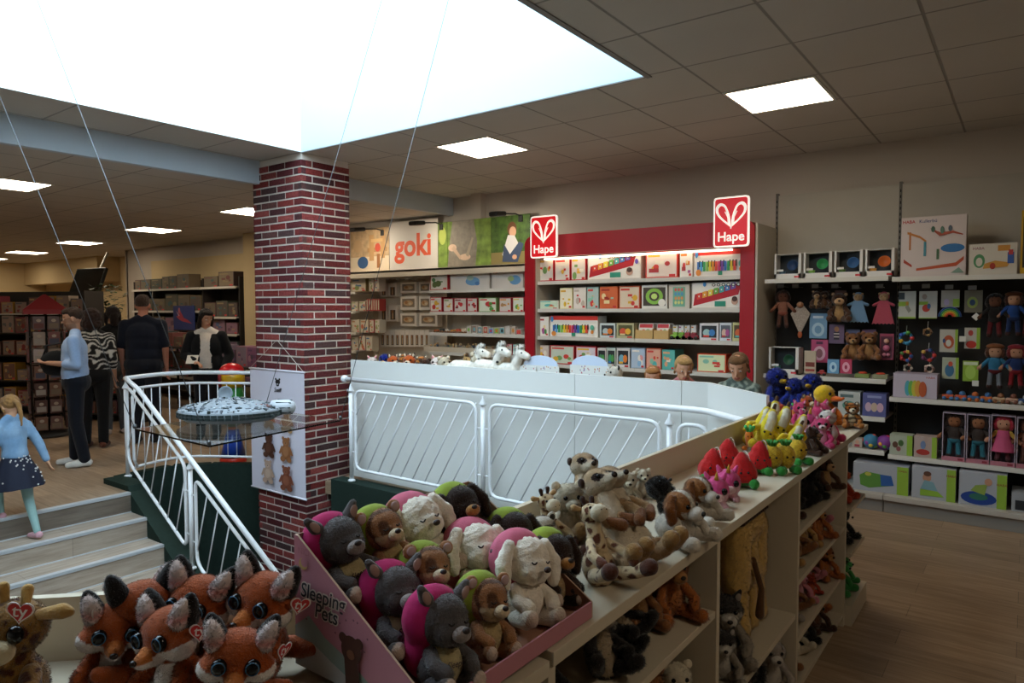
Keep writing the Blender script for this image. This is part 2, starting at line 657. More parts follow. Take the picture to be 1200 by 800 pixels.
# floor with the stair well left open
mb = MB()
FT = (-.12, 0)
CURVE = [(-7.1, 2.95), (-6.98, 3.0), (-7.10, 3.3), (-7.13, 3.6), (-6.90, 3.93), (-6.52, 4.2)]
mb.box(-1.15, 3.7, -3.6, 7.7, *FT, FLOORM)
mb.box(-6.5, -1.15, 4.22, 7.7, *FT, FLOORM)
mb.slab([(-1.65, 4.22), (-1.15, 3.72), (-1.15, 4.22)], *FT, FLOORM)
mb.box(XE, -1.15, -3.6, -.15, *FT, FLOORM)
mb.slab([(-2.2, -.15), (-1.15, -.15), (-1.15, .9)], *FT, FLOORM)
mb.box(XE, -6.50, -.15, 2.95, *FT, FLOORM)
mb.box(XE, -7.1, 2.95, 7.7, *FT, FLOORM)
cv = [(-7.1, 2.95)] + CURVE[2:] + [(-6.5, 4.2), (-6.5, 7.7), (-7.1, 7.7)]
mb.slab([(-7.1, 2.95), (-6.98, 2.95), (-7.10, 3.3)], *FT, FLOORM)
mb.slab([(-7.13, 3.6), (-6.90, 3.93), (-7.1, 3.93)], *FT, FLOORM)
mb.slab([(-7.1, 3.93), (-6.90, 3.93), (-6.52, 4.2), (-6.5, 4.22), (-6.5, 7.7), (-7.1, 7.7)], *FT, FLOORM)
struct(mb.build('floor'))
mb = MB(); mb.box(-8, .5, -1, 6, -2.9, -2.8, FLOORM); struct(mb.build('floor_lower'))

# green lining of the stair well with its kerb
mb = MB()


def green_wall(pts, w=.12, top=.04, bot=-2.8):
    for (x0, y0), (x1, y1) in zip(pts[:-1], pts[1:]):
        d = Vector((x1 - x0, y1 - y0)).normalized()
        n = Vector((-d.y, d.x)) * w
        mb.slab([(x0, y0), (x1, y1), (x1 + n.x, y1 + n.y), (x0 + n.x, y0 + n.y)], bot, top, GREEN)


green_wall([(-1.22, .9), (-1.22, 3.85), (-1.68, 4.2), (-5.15, 4.2)][::-1], -.0 + .14)
green_wall([(-5.15, 4.2), (-5.15, 4.34)], .14)
green_wall([(-2.25, -.1), (-1.22, .9)], -.1)
green_wall([(-6.5, -.1), (-2.2, -.1)], -.1)
green_wall([(-7.00, 3.04), (-7.04, 3.3), (-7.06, 3.58), (-6.83, 3.86), (-6.45, 4.12), (-6.15, 4.3)], .1)
struct(mb.build('wall_stairwell'))
mb = MB()
# stringer that carries the stair rail
RIS, TRD, XN = .18, .292, -6.477
zz = lambda x: .0 - RIS / TRD * (x - XN)
pts = [(-7.02, .05), (-6.53, .05), (-6.50, .0), (-2.6, zz(-2.6)), (-2.6, -2.8), (-7.02, -2.8)]
mb.prism(pts, 2.90, 3.08, GREEN)
struct(mb.build('trim_5'))

# staircase
st = thing('staircase', 'wood-look stairs going down from the upper floor, metal-edged treads', 'stairs', (XN, 1.9, 0))
for k in range(14):
    x0 = XN + TRD * k
    z = -RIS * k
    s_ = MB()
    s_.box(x0 - XN - .02, x0 - XN, -1.05, 1.0, z - RIS, z - .004, STEPM)       # riser
    s_.box(x0 - XN, x0 - XN + TRD - .02, -1.05, 1.0, z - RIS - .03, z - RIS, STEPM)  # tread below
    stp = s_.build('step', st)
    s2 = MB()
    s2.bbox(-.045, .006, -1.05, 1.0, z - .022, z + .004, ALU, .002, Matrix.Translation((x0 - XN, 0, 0)))
    s2.box(x0 - XN + .0, x0 - XN + .008, -1.05, 1.0, z - RIS, z - RIS + .008, ALU)
    s2.build('nosing', stp)
struct(st)

# ceiling lights
LIGHTM = mat('light_panel_diffuser', 'ffeed2', .5, emit=LED_E)
FRM = mat('light_panel_frame', 'd8d6d0', .5)


def ceiling_light(cx, cy, z, sx, sy, label):
    t = thing('ceiling_light', label, 'ceiling light', (cx, cy, z), 0, None)
    f = MB()
    for a, b, c, d in ((-sx / 2 - .02, sx / 2 + .02, -sy / 2 - .02, -sy / 2), (-sx / 2 - .02, sx / 2 + .02, sy / 2, sy / 2 + .02), (-sx / 2 - .02, -sx / 2, -sy / 2, sy / 2), (sx / 2, sx / 2 + .02, -sy / 2, sy / 2)):
        f.box(a, b, c, d, -.008, 0, FRM)
    f.build('frame', t)
    d_ = MB()
    d_.box(-sx / 2, sx / 2, -sy / 2, sy / 2, -.005, 0, LIGHTM)
    d_.build('diffuser', t)


ceiling_light(-1.39, 4.93, H1, .55, .57, 'square warm white ceiling light panel nearest the right wall shelves')
ceiling_light(-3.96, 4.88, H1, .57, .58, 'square ceiling light panel in front of the red shelving unit')
ceiling_light(-8.13, 2.62, H2, .62, .42, 'bright ceiling light panel at the left edge, highest in the photo')
ceiling_light(-10.97, 5.36, H2, .62, .58, 'ceiling light panel second nearest left of the brick pillar')
ceiling_light(-14.15, 5.55, H2, .66, .55, 'ceiling light panel above the tilted television')
ceiling_light(-17.4, 5.78, H2, .66, .6, 'small far ceiling light panel at the left end')
ceiling_light(-7.95, 5.15, H2, .62, .55, 'ceiling light panel half hidden by the brick pillar')
ceiling_light(-20.2, 5.9, H2, .66, .6, 'farthest ceiling light, a sliver at the left edge')
ceiling_light(-9.6, .4, H2, .6, .6, 'ceiling light panel outside the left of the view')
ceiling_light(-13.0, 1.2, H2, .6, .6, 'ceiling light panel far outside the left of the view')
ceiling_light(1.3, 1.5, H1, .55, .55, 'added fill light panel outside the right of the view')  # unseen panel added to brighten the counter front and right-hand shelves

# ------------------------------------------------------------------ brick pillar
mb = MB()
PX0, PX1, PY0, PY1 = -6.17, -5.40, 4.0, 4.56
MORT = mat('mortar', 'ded5ca', .95, bump=.3, bump_scale=150)
mb.box(PX0 + .006, PX1 - .006, PY0 + .006, PY1 - .006, -2.8, H1 - .001, MORT)
mb.col = [(1, 1, 1, 1)] * len(mb.v)
pitch, bh, L = .0705, .0545, .243
brick_cols = ['6f3030', '7e3a38', '5c2b2e', '8a4440', '6a3436', '523032', '7a3330', '4f3a3a', '5f3f3c']
row = 0
z = -2.8
rb = random.Random(4)
while z + bh < H1:
    for face in range(4):
        # start each face alternately with a long or a half brick so that courses interlock
        Lf = (PX1 - PX0) if face % 2 == 0 else (PY1 - PY0)
        p = 0.0
        first = True
        off = (row % 2)
        while p < Lf - .02:
            ln = L if not first else (L if off == face % 2 else L / 2 - .006)
            e = min(p + ln, Lf)
            if Lf - e < .05:
                e = Lf
            c = lin(rb.choice(brick_cols))
            f_ = .8 + .5 * rb.random()
            dep = rb.uniform(-.0015, .0015)
            n0 = len(mb.v)
            if face == 0:      # -Y face
                b_ = (PX1 - e, PX1 - p, PY0 + dep, PY0 + .05)
            elif face == 1:    # +X face
                b_ = (PX1 - .05, PX1 - dep, PY0 + p, PY0 + e)
            elif face == 2:
                b_ = (PX0 + p, PX0 + e, PY1 - .05, PY1)
            else:
                b_ = (PX0, PX0 + .05, PY0 + p, PY0 + e)
            mb.box(b_[0], b_[1], b_[2], b_[3], z, z + bh, BRICKM)
            mb.col += [(c[0] * f_, c[1] * f_, c[2] * f_, 1)] * (len(mb.v) - n0)
            p = e + .016
            first = False
    z += pitch
    row += 1
pl = mb.build('brick_pillar')
tag(pl, 'square red brick pillar with pale mortar at the stairwell corner', 'pillar')

# ------------------------------------------------------------------ railings
RAILR = .021


def rounded_rect(p00, p10, p11, p01, r, n=5):
    """closed loop of points with rounded corners through a planar quad"""
    P = [Vector(p) for p in (p00, p10, p11, p01)]
    out = []
    for i in range(4):
        a, b, c = P[i - 1], P[i], P[(i + 1) % 4]
        u, v = (a - b).normalized(), (c - b).normalized()
        for k in range(n + 1):
            t = k / n
            s0, s1 = b + u * r, b + v * r
            out.append(s0.lerp(b, t).lerp(b.lerp(s1, t), t))
    return out


def post(parent, x, y, z0, z1, foot=True):
    m = MB()
    m.lathe([(.019, z0), (.019, z1 - .07)], WHITEM, 14, c=(x, y, 0))
    m.lathe([(.019, z1 - .075), (.032, z1 - .072), (.032, z1 - .062), (.008, z1 - .02), (.008, z1)], WHITEM, 14, c=(x, y, 0))
    m.lathe([(.036, z0), (.034, z0 + .012), (.02, z0 + .02)], WHITEM, 14, c=(x, y, 0))
    return m.build('post', parent)


def frame_panel(parent, a, b, zb0, zb1, h, nb, r=.09, lean=.30):
    """a framed infill between two floor points (x,y); zb0/zb1 bottom height at both ends"""
    A, B = Vector((a[0], a[1], 0)), Vector((b[0], b[1], 0))
    z0, z1 = Vector((0, 0, zb0)), Vector((0, 0, zb1))
    hh = Vector((0, 0, h))
    loop = rounded_rect(A + z0, B + z1, B + z1 + hh, A + z0 + hh, r)
    m = MB()
    m.tube(loop, .014, WHITEM, 10, closed=True)
    fr = m.build('infill_frame', parent)
    for k in range(-1, nb + 1):
        # slanting bars clipped to the frame
        s0 = (k + .5) / nb - lean * .5
        s1 = s0 + lean
        t0, t1 = 0.0, 1.0
        if s0 < 0:
            t0 = -s0 / (s1 - s0); s0c = 0
        else:
            s0c = s0
        if s1 > 1:
            t1 = (1 - s0) / (s1 - s0); s1c = 1
        else:
            s1c = s1
        if s0c >= .98 or s1c <= .02:
            continue
        P = A.lerp(B, s0c) + z0.lerp(z1, s0c) + hh * (t0)
        Q = A.lerp(B, s1c) + z0.lerp(z1, s1c) + hh * (t1)
        m = MB()
        m.tube([P, Q], .0055, WHITEM, 8)
        m.build('bar', fr)
    return fr


ZR = 1.0
YR = 4.264
rl = thing('stairwell_railing', 'white metal railing with slanting bars before the long white counter', 'railing', (-3.3, YR, .04))
rl0 = Vector(rl.location)


def rel(pts):
    return [tuple(Vector(p) - rl0) for p in pts]


m = MB()
m.tube(rel([(-5.14, YR, ZR), (-1.72, YR, ZR), (-1.64, YR - .01, ZR), (-1.57, YR - .05, ZR), (-1.22, 3.93, ZR), (-1.19, 3.85, ZR), (-1.19, 1.0, ZR)]), RAILR, WHITEM, 14)
m.ell(tuple(Vector((-5.15, YR, ZR)) - rl0), .036, WHITEM)
m.build('handrail', rl)
for x in (-5.065, -3.47, -1.88):
    post(rl, x - rl0.x, 0, 0, .92)
post(rl, -1.19 - rl0.x, 2.2 - rl0.y, 0, .92)
for x0, x1, nb in ((-5.0, -3.54, 10), (-3.40, -1.95, 10)):
    frame_panel(rl, (x0 - rl0.x, 0), (x1 - rl0.x, 0), .12, .12, .74, nb)
frame_panel(rl, (-1.82 - rl0.x, 0), (-1.62 - rl0.x, 0), .12, .12, .74, 2, .08)
frame_panel(rl, (-1.58 - rl0.x, -.03), (-1.25 - rl0.x, -.36), .12, .12, .74, 3, .08)
for x in (-5.035, -3.505, -3.435, -1.915):
    for z in (.28, .66):
        m = MB(); m.tube([(x - rl0.x - .03, 0, z - .0), (x - rl0.x + .03, 0, z)], .006, WHITEM, 8); m.build('bracket', rl)

# rail that curves round the landing, then the one following the stairs
lr = thing('landing_railing', 'white railing with upright bars curving round the landing behind the spaceship', 'railing', (-6.945, 3.09, .04))
o0 = Vector(lr.location)
cvp = [(-6.90, 3.07), (-7.0, 3.3), (-7.05, 3.55), (-6.98, 3.75), (-6.84, 3.86), (-6.46, 4.09), (-6.22, 4.22)]


def smooth_path(pts, n=4):
    out = []
    P = [Vector((p[0], p[1], 0)) for p in pts]
    P = [P[0] * 2 - P[1]] + P + [P[-1] * 2 - P[-2]]
    for i in range(1, len(P) - 2):
        for k in range(n):
            t = k / n
            a, b, c, d = P[i - 1], P[i], P[i + 1], P[i + 2]
            out.append(.5 * ((2 * b) + (c - a) * t + (2 * a - 5 * b + 4 * c - d) * t * t + (3 * b - a - 3 * c + d) * t ** 3))
    out.append(P[-2])
    return out


sp = smooth_path(cvp)
m = MB(); m.tube([p + Vector((0, 0, 1.0)) - o0 for p in sp], RAILR, WHITEM, 14); m.build('handrail', lr)
post(lr, 0, 0, 0, .93)
sp2 = sp[2:]
m = MB(); m.tube([p + Vector((0, 0, .89)) - o0 for p in sp2], .014, WHITEM, 10)
m.tube([p + Vector((0, 0, .12)) - o0 for p in sp2], .014, WHITEM, 10)
m.tube([sp2[0] + Vector((0, 0, .89)) - o0, sp2[0] + Vector((-.0, -.03, .80)) - o0, sp2[0] + Vector((-.0, -.03, .2)) - o0, sp2[0] + Vector((0, 0, .12)) - o0], .014, WHITEM, 10)
fr = m.build('infill_frame', lr)
# even spacing along the path
acc = 0
nxt = .10
for a, b in zip(sp2[:-1], sp2[1:]):
    d = (b - a).length
    while nxt <= acc + d:
        p = a.lerp(b, (nxt - acc) / d)
        m = MB(); m.tube([p + Vector((0, 0, .12)) - o0, p + Vector((0, 0, .89)) - o0], .0055, WHITEM, 8); m.build('bar', fr)
        nxt += .098
    acc += d

sr = thing('stair_railing', 'white railing with slanting bars running down beside the wood stairs', 'railing', (-6.9, 3.05, .05))
o1 = Vector(sr.location)
SL = -.595
m = MB(); m.tube([Vector((-6.88, 3.06, 1.0)) - o1, Vector((-6.62, 3.0, .985)) - o1 + Vector((-.08, 0, .015)), Vector((-6.5, 3.0, .93)) - o1, Vector((-2.7, 3.0, .93 + SL * 3.8)) - o1], RAILR, WHITEM, 14); m.build('handrail', sr)


def zrail(x):
    return .93 + SL * (x + 6.5)


for x in (-5.62, -4.0, -2.9):
    post(sr, x - o1.x, 3.0 - o1.y, zz(x) - .01 - o1.z, zrail(x) - .02 - o1.z)
for x0, x1 in ((-6.72, -5.70), (-5.54, -4.1), (-3.9, -3.0)):
    zb = zrail(x0) - .86
    frame_panel(sr, (x0 - o1.x, 3.0 - o1.y), (x1 - o1.x, 3.0 - o1.y), zrail(x0) - .83 - o1.z, zrail(x1) - .83 - o1.z, .72, max(3, int((x1 - x0) / .145)), .09, .12 / (x1 - x0) * 1.7)
for x, z in ((-5.66, .12), (-5.66, -.25), (-5.58, .1), (-5.58, -.3)):
    m = MB(); m.tube([(x - .04 - o1.x, 3.0 - o1.y, z - o1.z), (x + .04 - o1.x, 3.0 - o1.y, z - o1.z)], .006, WHITEM, 8); m.build('bracket', sr)
# newel of the opposite rail, only its corner shows at the left edge
nw = thing('opposite_stair_railing', 'white rail end at the far left edge beside the lower steps', 'railing', (-6.3, .9, 0))
m = MB(); m.tube([(0, 0, .9), (3.6, 0, .9 + SL * 3.6)], RAILR, WHITEM, 12); m.build('handrail', nw)
post(nw, 0, 0, 0, .85)
post(nw, 1.4, 0, -.9, -.02)
# ------------------------------------------------------------------ white display counters round the stairwell
ZT = .985


def counter_right():
    t = thing('display_counter', 'white open-fronted counter along the right, soft toys on top and below', 'counter', (-.91, 2.5, 0))
    ox, oy = -.91, 2.5
    Y0, Y1 = 1.10, 3.86
    X0, X1 = -1.12, -.72
    m = MB(); m.bbox(X0 - ox, X1 - ox, Y0 - oy, 4.40 - oy, ZT - .03, ZT, CREAM, .002); m.build('worktop', t)
    m = MB(); m.bbox(X0 - .02 - ox, X0 - ox, 1.09 - oy, 3.95 - oy, 0, 1.10, CREAM, .002); m.build('back_panel', t)
    for y in (Y0, 2.01, 2.93, Y1):
        m = MB(); m.bbox(X0 - ox, X1 + .0 - ox - .004, y - .013 - oy, y + .013 - oy, 0.0, ZT - .031, CREAM, .002); m.build('upright', t)
    for y0, y1, zs in ((Y0, 2.01, (.745, .40, .09)), (2.01, 2.93, (.405, .09)), (2.93, Y1, (.735, .53, .285, .07))):
        for z in zs:
            m = MB(); m.bbox(X0 - ox, X1 - .008 - ox, y0 + .014 - oy, y1 - .014 - oy, z - .022, z, CREAM, .002); m.build('shelf', t)
    m = MB(); m.box(X0 - ox, X1 - .03 - ox, Y0 - oy, Y1 - oy, 0, .06, CREAM); m.build('plinth', t)
    for z in (.62, .38):
        m = MB(); m.bbox(-1.06 - ox, -.70 - ox, Y1 + .015 - oy, 4.24 - oy, z - .02, z, CREAM, .002); m.build('end_shelf', t)
    m = MB(); m.bbox(-1.06 - ox, -.69 - ox, Y1 + .015 - oy, 4.28 - oy, 0.0, .11, CREAM, .002); m.build('end_plinth', t)
    m = MB(); m.bbox(-1.08 - ox, -1.06 - ox, Y1 + .015 - oy, 4.3 - oy, 0.0, ZT - .031, CREAM, .002); m.build('end_panel', t)
    return t


def counter_poly(label, pts, outer, panel_pts, ztop, zpanel, mat_, seams=()):
    """counter with worktop polygon, panel on the stairwell side"""
    c = Vector((sum(p[0] for p in pts) / len(pts), sum(p[1] for p in pts) / len(pts), 0))
    t = thing('display_counter', label, 'counter', c)
    P = [(x - c.x, y - c.y) for x, y in pts]
    m = MB(); m.slab(P, ztop - .03, ztop, CREAM); m.build('worktop', t)
    Q = [(x - c.x, y - c.y) for x, y in panel_pts]
    for (x0, y0), (x1, y1) in zip(Q[:-1], Q[1:]):
        d = Vector((x1 - x0, y1 - y0)).normalized()
        n = Vector((-d.y, d.x)) * .018
        m = MB()
        m.slab([(x0, y0), (x1, y1), (x1 + n.x, y1 + n.y), (x0 + n.x, y0 + n.y)], .045, zpanel, mat_)
        m.build('back_panel', t)
    # body below the top on the shop side
    m = MB()
    cx, cy = sum(p[0] for p in P) / len(P), sum(p[1] for p in P) / len(P)
    m.slab([(cx + (x - cx) * .93, cy + (y - cy) * .93) for x, y in P], .02, ztop - .03, CREAM)
    m.build('cabinet', t)
    return t


counter_right()
YP = 4.40
# long counter behind the railing (three panels) and the far corner piece
xs = [-5.22, U(567, 430, 'y', YP).x, U(675, 440, 'y', YP).x, U(800, 446, 'y', YP).x, -1.66]
counter_poly('long white counter behind the railing, right of the brick pillar', [(-5.22, YP), (-1.66, YP), (-1.66, YP + .5), (-5.22, YP + .5)], None,
             [(xs[0], YP + .0), (xs[1] - .001, YP)], ZT, 1.17, WHITEP)
lc = [o for o in COL.objects if o.name == 'display_counter.001'][0]
for a, b in zip(xs[1:-1], xs[2:]):
    m = MB()
    m.bbox(a + .0015 - lc.location.x, b - .0015 - lc.location.x, YP - lc.location.y - .018, YP - lc.location.y, .045, 1.17, WHITEP, .001)
    m.build('back_panel', lc)
counter_poly('white corner counter joining the long counter to the right one', [(-1.66, YP), (-1.14, 3.93), (-1.14, 4.62), (-1.45, YP + .5), (-1.66, YP + .5)], None,
             [(-1.670, YP - .014), (-1.152, 3.912)], ZT, 1.17, WHITEP)
# near corner piece carrying foxes and giraffe
counter_poly('cream corner counter in the foreground holding foxes and giraffe', [(-2.6, -.6), (-1.10, .90), (-1.10, 1.085), (-.72, 1.085), (-.72, .70), (-1.60, -.18), (-2.3, -.88)], None,
             [(-2.62, -.62), (-1.115, .885), (-1.115, 1.08)], .975, 1.10, CREAM)

# ------------------------------------------------------------------ shelving along the back wall
PRICE = mat('price_rail', 'cfcac0', .35)


def shelf_board(parent, x0, x1, yf, yb, z, ox, oy, th=.032, material=None, rail=True, name='shelf'):
    m = MB()
    m.bbox(x0 - ox, x1 - ox, yf + .004 - oy, yb - oy, z - .02, z, material or GREYMET, .002)
    if rail:
        m.bbox(x0 - ox, x1 - ox, yf - .004 - oy, yf + .004 - oy, z - .036, z + .002, PRICE, .002)
    return m.build(name, parent)


# red framed unit
HX0, HX1, HY0 = -4.46, -1.955, 6.22
hu = thing('shelving_unit', 'large red-framed shelving unit with four lit rows of toy boxes', 'shelving unit', (-3.2, 6.5, 0))
ox, oy = -3.2, 6.5
z_top = 2.445


def arch(x0, x1, z1, r, w, top_h):
    """red portal outline in XZ as one strip polygon"""
    out, inn = [], []
    n = 8
    for k in range(n + 1):
        a = PI - (PI / 2) * k / n
        out.append((x0 + r + r * math.cos(a), z1 - r + r * math.sin(a)))
    for k in range(n + 1):
        a = PI / 2 - (PI / 2) * k / n
        out.append((x1 - r + r * math.cos(a), z1 - r + r * math.sin(a)))
    return out


out = arch(HX0, HX1, z_top, .09, .13, .23)
m = MB()
xi0, xi1, zi = HX0 + .125, HX1 - .125, 2.215
m.prism([(x - ox, z) for x, z in out if x <= -3.2] + [(-3.2 - ox, z_top), (-3.2 - ox, zi), (xi0 - ox, zi), (xi0 - ox, 0), (HX0 - ox, 0)], HY0 - oy, HY0 + .03 - oy, REDP)
m.prism([(-3.2 - ox, z_top)] + [(x - ox, z) for x, z in out if x > -3.2] + [(HX1 - ox, 0), (xi1 - ox, 0), (xi1 - ox, zi), (-3.2 - ox, zi)], HY0 - oy, HY0 + .03 - oy, REDP)
m.build('red_frame', hu)
m = MB()
m.box(HX0 - ox, HX0 + .02 - ox, HY0 + .03 - oy, YB - .005 - oy, 0, z_top - .09, REDP)
m.build('side_panel', hu); m = MB(); m.box(HX1 - .02 - ox, HX1 - ox, HY0 + .03 - oy, YB - .005 - oy, 0, z_top - .09, REDP); m.build('side_panel', hu); m = MB()
m.box(xi0 - .01 - ox, xi0 + .008 - ox, HY0 + .03 - oy, YB - .01 - oy, 0, zi, BEIGEP)
m.build('side_panel', hu)
m = MB(); m.box(HX0 + .08 - ox, HX1 - .08 - ox, HY0 + .03 - oy, YB - .01 - oy, z_top - .03, z_top, REDP); m.build('canopy', hu)
m = MB(); m.box(HX0 + .03 - ox, HX1 - .03 - ox, YB - .03 - oy, YB - .01 - oy, 0, z_top - .03, BEIGEP); m.build('back_panel', hu)
HSH = [1.955, 1.655, 1.355, 1.055, .76, .45, .15]
for z in HSH:
    shelf_board(hu, xi0 - .005, -3.15, HY0 + .06, YB - .03, z, ox, oy)
    shelf_board(hu, -3.149, xi1 + .005, HY0 + .06, YB - .03, z, ox, oy)
m = MB(); m.box(xi0 + .1 - ox, xi1 - .1 - ox, HY0 + .05 - oy, HY0 + .09 - oy, zi - .03, zi - .012, mat('shelf_lamp', 'ffe9cc', .5, emit=LAMP_E)); m.build('light_strip', hu)

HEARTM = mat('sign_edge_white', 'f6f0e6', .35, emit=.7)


def loops(cx, cz, s):
    """two open leaf outlines that form a heart"""
    out = []
    for sx in (-1, 1):
        pts, inn = [], []
        ctrl = [(.0, -.50), (.30, -.26), (.56, .02), (.62, .30), (.46, .48), (.24, .40), (.10, .12), (.03, -.16)]
        P = smooth_path([(sx * a, b) for a, b in ctrl] + [(0, -.52)], 4)
        cen = Vector((sx * .34, .12, 0))
        o_ = [(cx + p.x * s, cz + p.y * s) for p in P]
        i_ = [(cx + (cen.x + (p.x - cen.x) * .62) * s, cz + (cen.y + (p.y - cen.y) * .70) * s) for p in P]
        out.append((o_, i_))
    return out


def heart_sign(px0, px1, py0, py1, Y, label):
    a, b = U(px0, py0, 'y', Y), U(px1, py1, 'y', Y)
    w, h = b.x - a.x, a.z - b.z
    t = thing('shop_sign', label, 'sign', ((a.x + b.x) / 2, Y + .01, b.z))
    m = MB()
    r = .035
    rr = rounded_rect((-w / 2, 0, 0), (w / 2, 0, 0), (w / 2, 0, h), (-w / 2, 0, h), r)
    m.prism([(p.x, p.z) for p in rr], 0, .022, HEARTM)
    m.build('sign_board', t)
    m = MB()
    bd = .014
    rr = rounded_rect((-w / 2 + bd, 0, bd), (w / 2 - bd, 0, bd), (w / 2 - bd, 0, h - bd), (-w / 2 + bd, 0, h - bd), r * .7)
    m.prism([(p.x, p.z) for p in rr], -.002, 0, SIGNR)
    m.build('red_face', t)
    m = MB()
    for o_, i_ in loops(0, h * .64, w * .70):
        n = len(o_)
        for k in range(n - 1):
            m.add([(o_[k][0], -.0035, o_[k][1]), (o_[k + 1][0], -.0035, o_[k + 1][1]), (i_[k + 1][0], -.0035, i_[k + 1][1]), (i_[k][0], -.0035, i_[k][1])], [(0, 1, 2, 3)], SIGNW)
    for sx in (-1, 1):
        m.tube([(0, -.0035, h * .62 - .36 * w), (sx * .10 * w, -.0035, h * .62 - .02 * w), (sx * .17 * w, -.0035, h * .62 + .12 * w)], .0035, SIGNW, 6)
    m.build('heart_emblem', t)
    m = MB()
    m.art([('t', 'Hape', .5, .5, 1.0, SIGNW, .018)], .36 * w, .36 * w, -.003, None, h * .20 - .18 * w)
    m.build('lettering', t)
    m = MB(); m.box(-.01, .01, .022, .06, h * .3, h * .6, GREYMET); m.build('bracket', t)


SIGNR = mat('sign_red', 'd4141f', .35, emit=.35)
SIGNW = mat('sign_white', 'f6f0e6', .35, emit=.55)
heart_sign(621, 652, 254, 301, 6.05, 'small red heart sign on the upper left corner of the red unit')
heart_sign(836, 877, 232, 288, 6.05, 'red heart sign at the upper right of the red shelving unit')

# wooden toy shelving left of it (banner strip above)
gx0, gx1 = -8.3, -4.475
gu = thing('shelving_unit', 'pale shelving left of the red unit, under the photo banners', 'shelving unit', (-6.4, 6.5, 0))
ox, oy = -6.4, 6.5
CRM = mat('pale_shelf_back', 'd9cebb', .7, noise_amt=.05)
m = MB(); m.box(gx0 - ox, gx1 - ox, YB - .03 - oy, YB - .005 - oy, 0, 2.17, CRM); m.build('back_panel', gu)
m = MB(); m.bbox(gx0 - ox, gx1 - ox, 6.38 - oy, YB - oy, 2.14, 2.17, GREYMET, .003); m.bbox(gx0 - ox, gx1 - ox, 6.38 - oy, 6.40 - oy, 2.08, 2.17, mat('header_strip', 'c5b9a6', .6), .002); m.build('header', gu)
for x in (-7.5, -6.08):
    m = MB(); m.box(x - ox, x + .02 - ox, 6.72 - oy, YB - .02 - oy, 0, 2.14, CRM); m.build('upright', gu)
GSH = [1.893, 1.62, 1.36, 1.12, .85, .5, .15]
for z in GSH:
    shelf_board(gu, -6.06, gx1, 6.39, YB - .03, z, ox, oy)
for z in (1.90, 1.63, 1.33, 1.08, .8, .45, .15):
    shelf_board(gu, gx0, -7.5, 6.42, YB - .03, z, ox, oy)
for z in (.8, .45, .15):
    shelf_board(gu, -7.48, -6.09, 6.45, YB - .03, z, ox, oy)

# dark wall bays on the right
bu = thing('shelving_unit', 'tall dark-backed wall shelving on the right with hanging soft toys', 'shelving unit', (-.9, 6.6, 0))
ox, oy = -.9, 6.6
YF = 6.35
BX = [-1.93, -.90, .10, 1.10, 2.1]
m = MB(); m.box(-1.95 - ox, -1.93 - ox, 6.23 - oy, YB - oy, 0, 2.41, BEIGEP); m.build('side_panel', bu)
for i in range(4):
    m = MB()
    m.box(BX[i] + .012 - ox, BX[i + 1] - .012 - ox, YB - .05 - oy, YB - .03 - oy, 1.90, 2.72, BEIGEP)
    m.build('upper_panel', bu)
    m = MB()
    m.box(BX[i] + .012 - ox, BX[i + 1] - .012 - ox, YB - .05 - oy, YB - .03 - oy, .08, 1.90, DARKM)
    m.build('pegboard', bu)
for x in BX:
    m = MB()
    m.box(x - .011 - ox, x + .011 - ox, YB - .055 - oy, YB - .001 - oy, .05, 2.74, mat('upright_metal', '6a655e', .5))
    k = 0
    while k * .05 < 2.6:
        m.box(x - .004 - ox, x + .004 - ox, YB - .0565 - oy, YB - .055 - oy, .1 + k * .05, .125 + k * .05, mat('slot_black', '101010', .8))
        k += 1
    m.build('upright', bu)
LB = [(1.915, 0), (1.068, 0), (.755, 0), (.478, 0)]
for z, _ in LB:
    shelf_board(bu, -1.90, -.915, YF, YB - .05, z, ox, oy)
for i in range(1, 4):
    for z in (1.905, .93, .458):
        shelf_board(bu, BX[i] + .012, BX[i + 1] - .012, YF, YB - .05, z, ox, oy)
for i in range(4):
    m = MB()
    m.bbox(BX[i] + .003 - ox, BX[i + 1] - .003 - ox, 6.22 - oy, YB - .03 - oy, .105, .145, GREYMET, .004)
    m.bbox(BX[i] + .003 - ox, BX[i + 1] - .003 - ox, 6.25 - oy, YB - .03 - oy, .0, .105, mat('plinth_grey', '8f8a84', .5), .004)
    m.build('base_shelf', bu)

# ------------------------------------------------------------------ picture strip with lamps over the pale shelving
GRASS = mat('photo_green', '7f9a3e', .6, noise_amt=.6, noise_scale=9)
GRASS2 = mat('photo_dark_green', '4c6a28', .6, noise_amt=.7, noise_scale=12)
WOODT = mat('photo_tan', 'cfae84', .6, noise_amt=.4, noise_scale=10)


def poster(px0, px1, ztop, zbot, label, bg, art_, Y=YB - .14):
    x0, x1 = U(px0, 300, 'y', Y).x, U(px1, 300, 'y', Y).x
    w, h = x1 - x0, ztop - zbot
    m = MB()
    m.bbox(-w / 2, w / 2, 0, .012, 0, h, bg, .001)
    m.art(art_, w, h, 0, step=.0008)
    o = m.build('poster', None, ((x0 + x1) / 2, Y, zbot))
    tag(o, label, 'picture')
    return o


